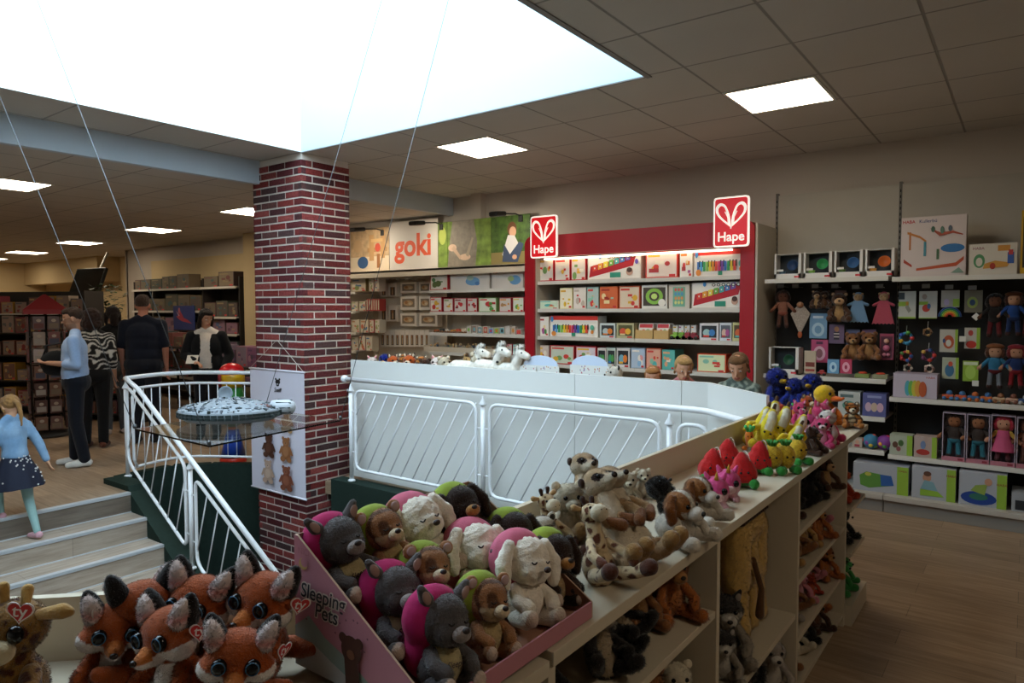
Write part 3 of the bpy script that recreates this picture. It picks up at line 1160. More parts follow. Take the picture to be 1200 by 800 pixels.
poster(411, 456, 2.80, 2.19, 'picture panel of wooden blocks at the left end of the strip', WOODT,
       [('r', 0, 0, 1, .35, cmat('e6d3b5')), ('r', .45, .45, .95, .55, cmat('b98d5c')), ('r', .5, .25, .62, .85, cmat('c79a66')), ('r', .8, .3, .9, .95, cmat('c79a66')), ('e', .33, .22, .14, .14, cmat('3c5f8c')), ('e', .72, .55, .07, .1, cmat('c8503a')), ('r', .55, .68, .85, .75, cmat('d9b27a')), ('e', .2, .6, .12, .15, cmat('c9a57a')), ('r', .7, .08, .78, .4, cmat('a0683c'))])
poster(456.5, 513, 2.85, 2.19, 'white panel lettered goki in orange red', mat('banner_white', 'd2cabf', .6),
       [('t', 'goki', .50, .48, .62, cmat('d9532b'), .03)])
poster(513.5, 524, 2.78, 2.20, 'narrow blurred green picture right of the goki lettering', GRASS, [('e', .5, .7, .4, .2, cmat('b4c05a'))])
poster(524.5, 575, 2.78, 2.20, 'picture panel of hands hugging a grey tree trunk', GRASS,
       [('p', [(0, 0), (.66, 0), (.70, .5), (.62, 1), (.12, 1), (.05, .5)], mat('photo_grey', '8f8474', .6, noise_amt=.3, noise_scale=14)), ('e', .12, .42, .1, .08, cmat('d8b79a')), ('e', .42, .2, .13, .07, cmat('d8b79a')), ('p', [(.1, .4), (.3, .15), (.34, .2), (.16, .46)], cmat('c9a98c')), ('p', [(.5, .2), (.62, .6), (.58, .62), (.44, .24)], cmat('a8977f'))])
poster(575.5, 621, 2.78, 2.20, 'picture panel of a crouching child on green grass', GRASS2,
       [('r', 0, 0, 1, .25, cmat('8a7a48')), ('e', .55, .72, .12, .15, cmat('6b4429')), ('e', .57, .66, .09, .11, cmat('d9a886')), ('p', [(.3, .2), (.45, .6), (.62, .58), (.78, .3), (.7, .12), (.35, .1)], cmat('dcd6d2')), ('p', [(.3, .05), (.35, .42), (.5, .2), (.74, .45), (.85, .4), (.7, .03)], cmat('3e4c66')), ('e', .62, .14, .06, .05, cmat('d9a886'))])

BLK = mat('lamp_black', '262626', .4)
for i, (px, py, lb) in enumerate(((449, 272, 'black arm spotlight left, partly behind the brick pillar'), (518, 265, 'black arm spotlight above the goki lettering'), (611, 255, 'black arm spotlight above the crouching child picture'))):
    base = U(px, py, 'y', YB - .13)
    t = thing('arm_spotlight', lb, 'lamp', base)
    m = MB(); m.bbox(-.03, .03, -.03, .018, -.05, .03, BLK, .008); m.build('mount', t)
    m = MB(); m.tube([(0, -.02, .02), (0, -.12, .035), (0, -.36, .01)], .008, BLK, 8); m.build('arm', t)
    m = MB(); m.bbox(-.06, .06, -.10, .10, -.028, .028, BLK, .02, Matrix.Translation((0, -.46, -.005)) @ Matrix.Rotation(.12, 4, 'X')); m.build('lamp_head', t)
    ld = bpy.data.lights.new('spotlight_bulb', 'AREA'); ld.shape = 'RECTANGLE'; ld.size = .1; ld.size_y = .2; ld.energy = BULB_W; ld.color = (1, .9, .74)
    lo = bpy.data.objects.new('spotlight_bulb', ld); COL.objects.link(lo); lo.parent = t
    lo.location = (0, -.46, -.03); lo.rotation_euler = (math.radians(38), 0, 0)
# ------------------------------------------------------------------ printed cartons
def pal(seed, n=4, base=None):
    r = random.Random(seed)
    P = base or ['d8443a', 'e9b53c', '4f9a4a', '3f7fc0', 'e27f2f', 'a9558f', '58b5b0', 'b8393a', 'f0d9a0']
    return [r.choice(P) for _ in range(n)]


def art_generic(seed, bg='efe9e0', base=None):
    """a toy pictured on a pale ground with a title strip"""
    r = random.Random(seed)
    p = pal(seed, 6, base)
    a = [('r', .04, .05, .96, .95, cmat(bg)), ('r', .08, .80, .08 + .3 + .3 * r.random(), .89, cmat(p[0]))]
    for i in range(5):
        cx, cz = .2 + .6 * r.random(), .2 + .42 * r.random()
        s_ = .06 + .10 * r.random()
        if r.random() < .5:
            a.append(('e', cx, cz, s_, s_ * 1.1, cmat(p[i])))
        else:
            a.append(('r', cx - s_, cz - s_ * .5, cx + s_, cz + s_ * .5, cmat(p[i])))
    a.append(('r', .74, .05, .93, .14, cmat('d03a3a')))
    return a


def art_keys():
    a = [('r', 0, .80, 1, 1, cmat('d8352a')), ('r', .02, .66, .98, .80, cmat('e8e2d8')), ('r', .04, .12, .96, .62, cmat('f3efe6'))]
    cols = ['3b6fb5', '4fa5d8', '3a9d5d', '8cc152', 'f2d13b', 'f09a2d', 'e2503a', 'd23a6c', '7d4aa0', '3b6fb5', '3a9d5d', 'f2d13b', 'e2503a']
    n = len(cols)
    for i, c in enumerate(cols):
        a.append(('r', .06 + .76 * i / n, .2, .06 + .76 * (i + .86) / n, .56, cmat(c)))
        if i % 7 not in (2, 6):
            a.append(('r', .06 + .76 * (i + .7) / n, .36, .06 + .76 * (i + 1.15) / n, .6, cmat('1d1d22')))
    a += [('e', .90, .45, .04, .13, cmat('5db59a')), ('e', .90, .25, .03, .09, cmat('e8903a')), ('e', .06, .85, .03, .14, cmat('3f87c4')), ('e', .1, .15, .05, .12, cmat('e8903a')), ('r', .48, .04, .56, .2, cmat('2f8f6a'))]
    return a


def art_xylo():
    a = [('r', .02, .04, .98, .96, cmat('efe8de')), ('p', [(.03, .1), (.06, .55), (.92, .98), (.86, .52)], cmat('b81e2a'))]
    cols = ['d9442f', 'e9a13a', 'e8d24a', '6fae4a', '4aa3a0', '4a7fc0', '7a57a5']
    for i, c in enumerate(cols):
        x = .10 + .105 * i
        z = .34 + .062 * i
        a.append(('p', [(x, z), (x, z + .24), (x + .085, z + .28), (x + .085, z + .05)], cmat(c)))
        a.append(('e', x + .04, z + .13, .012, .035, cmat('e9e2d4')))
    a += [('r', .44, .08, .64, .28, cmat('2f9077')), ('e', .80, .28, .06, .14, cmat('c9a08a')), ('e', .80, .36, .05, .1, cmat('4a2d22')), ('e', .25, .93, .03, .09, cmat('3f87c4')), ('e', .93, .68, .03, .1, cmat('6a55b0'))]
    for k in range(6):
        a.append(('e', .42 + .09 * k, .90, .035, .06, cmat('2b2b2b')))
        a.append(('e', .42 + .09 * k, .90, .02, .035, cmat('efe8de')))
    return a


def art_window(inner, seed, bg='2c2f33'):
    p = pal(seed, 4)
    return [('r', .10, .16, .90, .86, cmat(bg)), ('e', .38, .44, .2, .22, cmat(inner)), ('e', .66, .45, .16, .2, cmat(p[0])), ('r', .2, .2, .5, .3, cmat(p[1])), ('r', .62, .03, .9, .12, cmat('c8343a'))]


def carton_mesh(W, H, D, side, art_, back='d9d2c6', side_art=None):
    m = MB()
    m.bbox(-W / 2, W / 2, 0, D, 0, H, side if isinstance(side, bpy.types.Material) else cmat(side), min(.0015, W * .05))
    m.art(art_, W, H, 0, step=.0006)
    return m


def carton(W, H, D, side, art_, loc, label, group=None, rz=0, cat='toy box', name='toy_box'):
    m = carton_mesh(W, H, D, side, art_)
    o = m.build(name, None, loc, (0, 0, rz))
    return tag(o, label, cat, group)


def on_shelf(px0, px1, py0, zs, Y, D, side, art_, label, **k):
    """carton whose front stands on the plane Y, on the board at height zs, as tall as it shows"""
    a, b = U(px0, 350, 'y', Y), U(px1, 350, 'y', Y)
    H = U((px0 + px1) / 2, py0, 'y', Y).z - zs
    W = (b.x - a.x) * .965
    return carton(W, max(H, .03), D, side, art_, ((a.x + b.x) / 2, Y, zs), label, **k)


def ordl(i):
    return ORD[i]


# --- red framed unit: pixel spans of the fronts, top edge, look, print
RY = 6.33
ROW = {1: (1.956, 'top row'), 2: (1.656, 'second row'), 3: (1.356, 'third row'), 4: (1.056, 'fourth row')}


def z8(x):
    return 600 + x / 3.637


def zy8(y):
    return 220 + y / 3.637


TEAL = ['58b5b0', '8fc9b0', 'e2b27a', 'd8443a']
RED = ['d8443a', 'e9b53c', 'efe4d0', 'b8393a', '7aa05a']
items = [
    (1, 108, 178, 298, 'c8242e', art_generic(1, 'e6ddd0', RED), 'narrow red and white baby toy box'),
    (1, 181, 248, 296, 'c8242e', art_generic(2, 'e6ddd0', RED), 'narrow red and cream toy box'),
    (1, 251, 315, 293, 'c8242e', art_generic(3, 'dccfc4', RED), 'red edged toy box with pale front'),
    (1, 318, 553, 283, 'd8cfc4', art_xylo(), 'long box picturing a rainbow xylophone'),
    (1, 566, 708, 271, 'd63a2a', art_generic(4, 'ead9cc', RED), 'box picturing a red and white playset'),
    (1, 713, 768, 268, 'efe8de', art_generic(5, 'efe8de'), 'slim white toy box with yellow dot'),
    (1, 771, 1003, 262, 'efe8de', art_keys(), 'long box picturing a rainbow keyboard'),
    (2, 110, 200, 480, 'ded3c4', art_generic(6, 'cfe0c8', TEAL), 'low pale green toy box'),
    (2, 203, 258, 426, 'f0e2a8', art_generic(7, 'f3e9d0', ['e9c53c', 'e2a92f']), 'cream box with yellow toy'),
    (2, 261, 316, 424, 'e6d8cc', art_generic(8, 'eadfd5', ['c9b7a5', 'd8443a']), 'pale box with pink ball'),
    (2, 319, 370, 422, '9cb8ae', art_generic(9, 'b9c9c0', TEAL), 'slim grey green toy box'),
    (2, 373, 452, 420, 'd4622f', art_generic(10, 'd86a3c', ['8fc9b0', 'f0d9a0', 'a83222']), 'orange toy box with mint animals'),
    (2, 455, 546, 418, 'cf5a34', art_generic(11, 'e3cdb2', ['6fae8a', 'd8443a', 'e9b53c']), 'box of wooden toys with orange edge'),
    (2, 551, 663, 414, 'e4ded4', [('r', .06, .12, .94, .9, cmat('4a4038')), ('e', .5, .52, .34, .34, cmat('8dbf4a')), ('e', .5, .52, .2, .2, cmat('4a4038')), ('e', .5, .52, .12, .12, cmat('c9e07a')), ('e', .8, .25, .14, .16, cmat('eee6da'))], 'white box with green ring toy in window'),
    (2, 667, 757, 412, 'cfc6b8', [('r', .2, .08, .8, .9, cmat('77b59a'))] + [('e', .34 + .16 * i, .25 + .18 * j, .06, .07, cmat(c)) for i in range(3) for j, c in enumerate(['e2e08a', 'e89a5a', '5a9fc8', 'd8645a'])], 'upright box with green bead abacus'),
    (2, 762, 1003, 402, 'd8cfc4', art_xylo(), 'long box picturing a rainbow xylophone'),
    (3, 115, 157, 549, 'efe8de', art_generic(12, 'efe8de'), 'slim white toy box with yellow dot'),
    (3, 159, 370, 546, 'efe8de', art_keys(), 'long box picturing a rainbow keyboard'),
    (3, 374, 442, 577, 'cfd8d8', art_window('b8c4c4', 13), 'low window box with grey toy'),
    (3, 445, 522, 576, 'b9b38a', art_window('d85a3a', 14, '5a5a38'), 'low window box with red toy'),
    (3, 800, 883, 577, 'dcd6d8', art_window('9fc4c4', 15), 'low window box with teal toy'),
    (3, 886, 938, 575, 'c9d0d8', art_window('d8b8a8', 16, '5a5f6a'), 'small window box with beige toy'),
    (3, 941, 1003, 574, 'c8c48a', art_window('d86a3a', 17, '5a4a30'), 'small window box with orange toy'),
    (4, 110, 158, 672, 'cfb9a8', art_generic(18, 'd9c4b8', RED), 'pale pink toy box'),
    (4, 161, 268, 672, 'c8343a', art_generic(19, 'ccd4c0', RED), 'wide toy box with red edge'),
    (4, 271, 361, 676, 'c8343a', art_generic(20, 'dccdd2', RED), 'pinkish toy box with red edge'),
    (4, 365, 402, 682, 'd9cfc9', art_window('4a8a5a', 21), 'slim window box with green toy'),
    (4, 405, 443, 682, 'c8d0c4', art_window('3f9a6a', 22), 'slim dark window box'),
    (4, 446, 504, 682, 'd9d4cf', art_window('7ab0c0', 23), 'window box with a stacked cup toy'),
    (4, 508, 570, 682, '9fb0c0', art_generic(24, 'b4c4d4', ['e8a0a0', '8fb8d8', 'eee6da']), 'pale blue toy box'),
    (4, 573, 638, 684, 'd8633f', art_generic(25, 'e2a890', TEAL), 'salmon coloured toy box'),
    (4, 641, 697, 690, '4fa39a', art_generic(26, '5fb3a8', ['e8a87a', 'efe4d0']), 'teal toy box'),
    (4, 790, 918, 708, 'd8542f', art_generic(27, 'dfe6b8', ['8fb85a', 'd8443a', '8fc9b0']), 'wide orange edged box with green picture'),
]
rowcount = {}
for r_, x0, x1, yt, side, art_, lk in items:
    i = rowcount.get(r_, 0)
    rowcount[r_] = i + 1
    on_shelf(z8(x0), z8(x1), zy8(yt), ROW[r_][0], RY, .16 + .03 * (i % 3), side, art_, '%s, %s from left, %s of red unit' % (lk, ordl(i), ROW[r_][1]), group='toy boxes in the red unit')

# opened trays with hang cards, and little toy cars on the third row
for x0, x1, n_ in ((524, 600, 'left'), (602, 668, 'right')):
    a, b = U(z8(x0), 390, 'y', RY), U(z8(x1), 390, 'y', RY)
    w = (b.x - a.x) * .96
    t = thing('display_tray', '%s of two card trays holding small packets, third row of red unit' % n_, 'tray', ((a.x + b.x) / 2, RY, 1.356), 0, 'card trays in the red unit')
    m = MB()
    KR = cmat('c9a468')
    m.box(-w / 2, w / 2, 0, .004, 0, .085, KR); m.box(-w / 2, w / 2, .14, .144, 0, .12, KR)
    m.box(-w / 2, -w / 2 + .004, .004, .14, 0, .1, KR); m.box(w / 2 - .004, w / 2, .004, .14, 0, .1, KR); m.box(-w / 2, w / 2, .004, .14, 0, .004, KR)
    m.build('tray', t)
    for k in range(4):
        m = MB()
        m.box(-w * .42, w * .42, 0, .012, 0, .15, cmat('e4d6cc'))
        m.art([('r', .05, .7, .95, .95, cmat('c8343a')), ('e', .35, .4, .15, .2, cmat('d8785a')), ('e', .65, .45, .15, .18, cmat('9fb88a'))], w * .84, .15, 0)
        m.build('packet', t, (0, .03 + .026 * k, .006 + .0 * k), (-.2, 0, 0))


def toy_car(loc, body, label, s=1.0, rz=0, group=None):
    t = thing('toy_car', label, 'toy car', loc, rz, group)
    m = MB()
    m.bbox(-.05 * s, .05 * s, -.02 * s, .02 * s, .015 * s, .045 * s, body, .008 * s)
    m.bbox(-.025 * s, .03 * s, -.018 * s, .018 * s, .04 * s, .07 * s, body, .01 * s)
    m.build('body', t)
    for x in (-.03, .03):
        for y in (-.024, .024):
            w_ = MB()
            w_.lathe([(.017 * s, -.006 * s), (.017 * s, .006 * s)], cmat('2a2a2a'), 14, Matrix.Translation((x * s, y * s, .017 * s)) @ Matrix.Rotation(PI / 2, 4, 'X'))
            w_.build('wheel', t)
    return t


for i, (px, c, n_) in enumerate(((697, '7fb03a', 'left green'), (722, '6fa030', 'right green'), (748, '9a2a38', 'left dark red'), (775, '8a2434', 'right dark red'))):
    p = U(z8(px), 395, 'y', RY + .03)
    toy_car((p.x, RY + .03, 1.357), cmat(c, .35), '%s toy car in a row on the third row of the red unit' % n_, 1.0, 0, 'toy cars in the red unit')
    on_shelf(z8(px - 11), z8(px + 12), zy8(585), 1.356, RY + .10, .03, 'd9cfc4', art_generic(70 + i), 'hang card standing behind the %s toy car, third row of red unit' % n_, group='cards behind toy cars')

# --- pale shelving left of the red unit
def z7(x):
    return 400 + x / 4.0


def zy7(y):
    return 240 + y / 4.0


GY = 6.46
gi = [
    ('A', 1.895, 415, 502, 318, 'b5323a', art_generic(31, 'd9d2c8', ['4f7a4a', '5a6a3a', 'b8393a']), 'white box with green wooden animal'),
    ('A', 1.895, 508, 698, 306, 'c9c2b9', [('r', .02, .04, .98, .96, cmat('d3ccc4')), ('e', .58, .42, .18, .22, cmat('6a9ac4')), ('e', .52, .6, .09, .14, cmat('9ab0a0')), ('e', .7, .3, .06, .1, cmat('4a7ab0')), ('r', .05, .8, .14, .9, cmat('c8504a'))], 'wide pale box, blue toy picture'),
    ('A', 1.895, 703, 855, 300, 'c9c2b9', [('r', .02, .04, .98, .96, cmat('d3ccc4')), ('e', .75, .42, .18, .24, cmat('6a9ac4')), ('e', .62, .5, .1, .14, cmat('9ab07a')), ('r', .05, .8, .2, .9, cmat('c8504a'))], 'wide pale box, blue toy at right'),
    ('B', 1.622, 415, 472, 432, 'b02a34', art_generic(32, 'd9cfc6', RED), 'small box with red car picture'),
    ('B', 1.622, 478, 524, 438, 'b02a34', art_generic(33, 'e0d8cf', RED), 'small white box with red figures'),
    ('B', 1.622, 528, 587, 436, 'b02a34', art_generic(34, 'd9cfc6', ['c8343a', '8a2430']), 'small box with red train picture'),
    ('B', 1.622, 590, 637, 436, 'b02a34', art_generic(35, 'd2c8bf', ['8a2430', 'd2403a']), 'small white box with dark red toy'),
    ('B', 1.622, 642, 729, 434, '7aa05a', art_generic(36, 'dfe3cf', ['5a9a4a', 'c8343a', '4a8ab0']), 'box with green caterpillar picture'),
    ('B', 1.622, 740, 797, 434, 'b5323a', art_generic(37, 'd9cfc6', ['e0953a', 'b98d5c']), 'small box with orange toy picture'),
    ('B', 1.622, 803, 856, 432, 'b5323a', art_generic(38, 'dfe3cf', ['6fae4a', 'e2c04a']), 'small box with light green picture'),
]
cnt = {}
rn = {'A': 'top shelf', 'B': 'second shelf'}
for r_, z, x0, x1, yt, side, art_, lk in gi:
    i = cnt.get(r_, 0); cnt[r_] = i + 1
    on_shelf(z7(x0), z7(x1), zy7(yt), z, GY, .18, side, art_, '%s, %s from left, %s below photo panels' % (lk, ordl(i), rn[r_]), group='boxes under the photo panels')
# price tags strip is part of shelf; loose wooden toys on the third shelf
r_ = random.Random(21)
cols = ['c9622f', '2f3a3a', 'cfcac0', 'c8843a', 'c9502f', 'd8c9b0', 'c2b8b4', '8a6a5a', '6a8f9a', 'c04a3a', '4a8ac0', '7fb04a', '6aa0a8', 'd0c8c0', 'b8a08a', 'c03a4a']
for i in range(16):
    px = 446 + 26 * i
    x0 = U(z7(px), 380, 'y', GY).x
    h = (.035, .05, .045, .04, .05, .06, .09, .1, .085, .09, .07, .075, .08, .1, .09, .06)[i]
    m = MB()
    if i < 6:
        m.bbox(-.035, .035, -.02, .02, .012, h, cmat(cols[i]), .01)
        for a in (-.02, .02):
            m.lathe([(.014, -.024), (.014, .024)], cmat('8a6040'), 12, Matrix.Translation((a, 0, .014)) @ Matrix.Rotation(PI / 2, 4, 'X'))
        nm, lk, ct = 'wooden_toy', 'little wooden rolling toy', 'toy'
    else:
        m.bbox(-.033, .033, -.02, .03, 0, h, cmat('cfc6ba'), .003)
        m.art([('r', .08, .1, .92, .9, cmat(cols[i])), ('e', .5, .5, .25, .25, cmat(cols[(i + 5) % 16]))], .066, h, -.02)
        nm, lk, ct = 'small_box', 'small coloured toy packet', 'toy box'
    o = m.build(nm, None, (x0, GY, 1.361))
    tag(o, '%s, %s from the left, third shelf under the photo panels' % (lk, ordl(i)), ct, 'small toys on the third shelf')
# fourth shelf: compartment tray full of wooden figures, then books
t = thing('divided_tray', 'long low tray of small wooden figures on the fourth shelf', 'tray', (U(z7(560), 400, 'y', GY).x, GY, 1.121))
w = U(z7(765), 400, 'y', GY).x - U(z7(410), 400, 'y', GY).x
m = MB(); m.box(-w / 2, w / 2, -.02, -.01, 0, .06, cmat('cdbfa8')); m.box(-w / 2, w / 2, .2, .21, 0, .08, cmat('cdbfa8')); m.box(-w / 2, w / 2, -.01, .2, 0, .006, cmat('cdbfa8'))
for k in range(9):
    x = -w / 2 + w * k / 8
    m.box(x - .003, x + .003, -.02, .2, 0, .075, cmat('cdbfa8'))
m.build('tray', t)
for k in range(28):
    m = MB()
    h = .07 + .05 * r_.random()
    c = r_.choice(['b98d5c', 'c9a06c', '8a5f3c', 'd2c2a4', '9a3f34', '5f7a4a', '44536a', 'c8b090'])
    m.bbox(-.012, .012, -.01, .01, 0, h * .7, cmat(c), .004)
    m.ell((0, 0, h * .8), .014, cmat('c9a06c'), 10, 8)
    m.build('wooden_figure', t, (-w / 2 + .02 + (w - .04) * k / 27, .02 + .12 * r_.random(), .007))
for i in range(3):
    on_shelf(z7(775 + 28 * i), z7(800 + 28 * i), zy7(652), 1.121, GY, .12, ['b8343a', '3f6a4a', 'd2c9bc'][i], art_generic(40 + i, 'cfc6ba'), '%s box %s of three at the right end of the fourth shelf' % (['red', 'green', 'white'][i], ['leftmost', 'centre', 'rightmost'][i]), group='three boxes on the fourth shelf')

# window boxes hung or stacked on the pale back panel in the middle bay
WB = 'e4dbcd'


def hung_box(x0, x1, y0, y1, lk, i, kind=0):
    Y = 6.70
    a, b = U(z7(x0), zy7(y1), 'y', Y), U(z7(x1), zy7(y0), 'y', Y)
    w, h = (b.x - a.x) * .95, (b.z - a.z) * .95
    m = MB()
    m.bbox(-w / 2, w / 2, 0, .10, 0, h, cmat(WB), .002)
    if kind == 0:
        m.art([('r', .12, .2, .88, .82, cmat('8a7a66')), ('e', .5, .5, .3, .2, cmat('c9a578')), ('e', .38, .55, .1, .12, cmat('b07a4a')), ('e', .62, .45, .1, .1, cmat('d8c4a0'))], w, h, 0, step=.001)
    else:
        m.art([('r', .25, .1, .8, .7, cmat('5f5242')), ('r', .42, .15, .6, .62, cmat('c9a578')), ('e', .5, .6, .14, .1, cmat('b07a4a'))], w, h, 0, step=.001)
    o = m.build('window_box', None, ((a.x + b.x) / 2, Y, a.z))
    tag(o, '%s, %s' % (lk, i), 'toy box', 'window boxes on the pale panel')
    m2 = MB(); m2.tube([(0, .09, h * .9), (0, .15, h * .95)], .004, cmat('a8a49c'), 6)
    m2.build('hook', o)


k = 0
names_r = ['top row', 'second row', 'third row']
for ri, (ya, yb, xs_) in enumerate(((362, 430, ((182, 214), (219, 260))), (465, 545, ((182, 214), (219, 262))))):
    for j, (a, b) in enumerate(xs_):
        hung_box(a, b, ya, yb, 'tall cream window box', '%s, %s column, left of middle bay' % (names_r[ri], ['left', 'right'][j]), 1)
for ri, (ya, yb) in enumerate(((358, 414), (424, 492), (504, 568))):
    for j, (a, b) in enumerate(((275, 354), (364, 420 if ri < 2 else 452))):
        hung_box(a, b, ya, yb, 'wide cream window box', '%s, %s column, right of middle bay' % (names_r[ri], ['left', 'right'][j]), 0)
for j in range(10):
    hung_box(183 + 23 * j, 204 + 23 * j, 582, 664, 'slim cream window box', '%s from left in the lowest row of the middle bay' % ordl(j), 1)
for j in range(5):
    p = U(z7(205 + 45 * j), zy7(350), 'y', 6.78)
    m = MB(); m.tube([(0, .03, 0), (0, -.12, 0), (0, -.13, .01)], .004, cmat('a8a49c'), 6); m.box(-.03, .03, -.135, -.13, -.012, .02, cmat('d8d2c6'))
    o = m.build('display_hook', None, (p.x, 6.78, p.z)); tag(o, 'empty metal display hook, %s from left above the window boxes' % ordl(j), 'hook', 'empty hooks on the pale panel')
# left bay next to the pillar
li = [(1.902, 47, 118, 345, '9a8a5a', 'box with coloured beads picture', 'top shelf'), (1.902, 130, 152, 345, 'b8a08a', 'slim pink box', 'top shelf'), (1.902, 156, 178, 345, 'cfc4b4', 'slim cream box', 'top shelf'),
      (1.632, 48, 78, 452, 'b8a890', 'small beige box', 'second shelf'), (1.632, 82, 114, 452, 'c0a08a', 'small pink box', 'second shelf'),
      (1.332, 48, 84, 538, 'c9c0ae', 'cream box', 'third shelf'), (1.332, 88, 126, 538, 'bfae94', 'tan box', 'third shelf'), (1.332, 130, 152, 538, 'a8342f', 'red box', 'third shelf'), (1.332, 156, 178, 538, 'b8b0a0', 'grey box', 'third shelf'),
      (1.082, 48, 78, 618, 'b8a890', 'beige box', 'fourth shelf'), (1.082, 80, 110, 612, 'c4a79a', 'pinkish box', 'fourth shelf'), (1.082, 113, 143, 615, 'c0b49e', 'sand coloured box', 'fourth shelf')]
for i, (z, x0, x1, yt, c, lk, rw) in enumerate(li):
    on_shelf(z7(x0), z7(x1), zy7(yt), z, 6.48, .12, c, art_generic(50 + i, 'cfc4b0', ['b07a4a', '8a9a5a', 'c86a4a', '5a7a9a']), '%s on the %s beside the brick pillar' % (lk, rw), group='boxes beside the brick pillar')
for j in range(6):
    on_shelf(z7(117 + 10.5 * j), z7(126 + 10.5 * j), zy7(440), 1.632, 6.48, .12, 'a83a34', [('r', .2, .1, .8, .9, cmat('c9b8a4'))], 'thin red boxed toy, %s of six upright near the brick pillar' % ordl(j), group='thin red boxes near the pillar')

# ------------------------------------------------------------------ dark wall bays, right
def z9(x):
    return 890 + x / 3.635


def zy9(y):
    return 230 + y / 3.635


def bowl_box(px0, px1, py0, zs, Y, c1, c2, label, group):
    """carton with an open window showing a bowl and a cup"""
    a, b = U(px0, 330, 'y', Y), U(px1, 330, 'y', Y)
    w = (b.x - a.x) * .97
    h = U((px0 + px1) / 2, py0, 'y', Y).z - zs
    t = thing('boxed_tableware', label, 'toy box', ((a.x + b.x) / 2, Y, zs), 0, group)
    W_ = cmat('d8d4ce')
    m = MB()
    d = .16
    m.box(-w / 2, w / 2, d - .006, d, 0, h, cmat('2a3036'))
    m.box(-w / 2, w / 2, 0, d, 0, .008, W_)
    m.box(-w / 2, w / 2, 0.05, d, h - .006, h, W_)
    m.box(-w / 2, -w / 2 + .006, 0, d, 0, h, W_)
    m.box(w / 2 - .006, w / 2, 0, d, 0, h, W_)
    m.box(-w / 2, w / 2, -.004, 0, 0, h * .2, W_)
    m.box(-w / 2, -w / 2 + w * .07, -.004, 0, 0, h, W_)
    m.box(w / 2 - w * .1, w / 2, -.004, 0, 0, h, W_)
    m.art([('r', .75, .04, .93, .11, cmat('c8343a')), ('r', .1, .3, .34, .38, W_)], w, h, -.004)
    m.build('carton', t)
    m = MB(); m.lathe([(.02, 0), (.036, .015), (.048, .05), (.044, .05), (.03, .018)], cmat(c1, .35), 20, Matrix.Translation((w * .14, .08, h * .5)) @ Matrix.Rotation(PI / 2.3, 4, 'X')); m.build('bowl', t)
    m = MB(); m.lathe([(.02, 0), (.028, .06), (.024, .06), (.018, .005)], cmat(c2, .35), 18, Matrix.Translation((-w * .27, .06, .012))); m.build('cup', t)
    return t


for i, (x0, x1, y0, c1, c2, lk) in enumerate(((907, 939, 297, '1f3a5f', '3f5f7a', 'navy'), (941, 975, 295, '2f8a4f', '7ab04a', 'green'), (977, 1011, 293, '2f5a8a', '5a7a3a', 'blue'), (1013, 1048, 291, 'c0622a', 'd8a04a', 'orange'))):
    bowl_box(x0, x1, y0, 1.916, 6.37, c1, c2, 'window box with %s bowl, %s from left on top wall shelf' % (lk, ordl(i)), 'boxed bowls on the top wall shelf')
bowl_box(902, 938, 407, 1.069, 6.37, '24503a', '2a6a5a', 'window box with dark green bowl, left end of lower toy shelf', None)

on_shelf(1053, 1132, 253, 1.906, 6.40, .12, 'c9b9b4', [('r', .01, .01, .99, .99, cmat('cbbdb8')), ('t', 'HABA', .12, .92, .07, cmat('b0232b'), .02), ('t', 'Kullerbü', .42, .92, .075, cmat('3a4a78'), .01),
          ('p', [(.05, .3), (.18, .2), (.18, .16), (.05, .24)], cmat('a8402a')), ('p', [(.25, .14), (.85, .22), (.97, .32), (.97, .26), (.86, .16), (.25, .1)], cmat('b8522f')), ('e', .80, .46, .18, .07, cmat('2f6a9f')), ('r', .13, .45, .16, .75, cmat('b8703a')), ('p', [(.1, .76), (.3, .68), (.4, .6), (.4, .56), (.3, .64), (.1, .72)], cmat('c07a3a')), ('r', .36, .34, .40, .58, cmat('4a8a9a')), ('r', .56, .28, .60, .45, cmat('4a6a4a')), ('p', [(.45, .8), (.62, .72), (.8, .74), (.95, .68), (.95, .66), (.8, .7), (.6, .66)], cmat('a8503a')), ('e', .5, .78, .03, .05, cmat('4a6a5a')), ('e', .64, .76, .03, .06, cmat('5a7a6a')), ('e', .76, .78, .03, .05, cmat('55606a')), ('p', [(.78, .05), (.9, .14), (.98, .05)], cmat('7f9a8a'))],
         'big white box with a marble ball track picture, top wall shelf', cat='toy box')
on_shelf(1133, 1192, 285, 1.906, 6.40, .12, 'b9b0a4', [('r', .01, .01, .99, .99, cmat('cdc4b4')), ('r', .6, .75, .85, .93, cmat('c88a3a')), ('t', 'HABA', .2, .85, .12, cmat('8a4a5a'), .01), ('e', .22, .45, .12, .22, cmat('4f8a5a')), ('e', .22, .42, .07, .14, cmat('cdc4b4')), ('p', [(.3, .2), (.8, .25), (.85, .38), (.55, .45), (.33, .36)], cmat('c8903f')), ('r', .8, .35, .93, .7, cmat('3a5a9a')), ('r', .82, .62, .91, .78, cmat('b03a3a')), ('e', .5, .28, .06, .1, cmat('a83a2a'))],
         'low box with wooden castle picture, right of the ball track box', cat='toy box')
on_shelf(1193.5, 1240, 245, 1.906, 6.40, .12, 'c79a1e', [('r', .05, .1, .3, .9, cmat('2f2a20')), ('r', .35, .5, .9, .9, cmat('b5622a'))], 'yellow box cut off by the right edge, top wall shelf', cat='toy box')

HY = 6.60


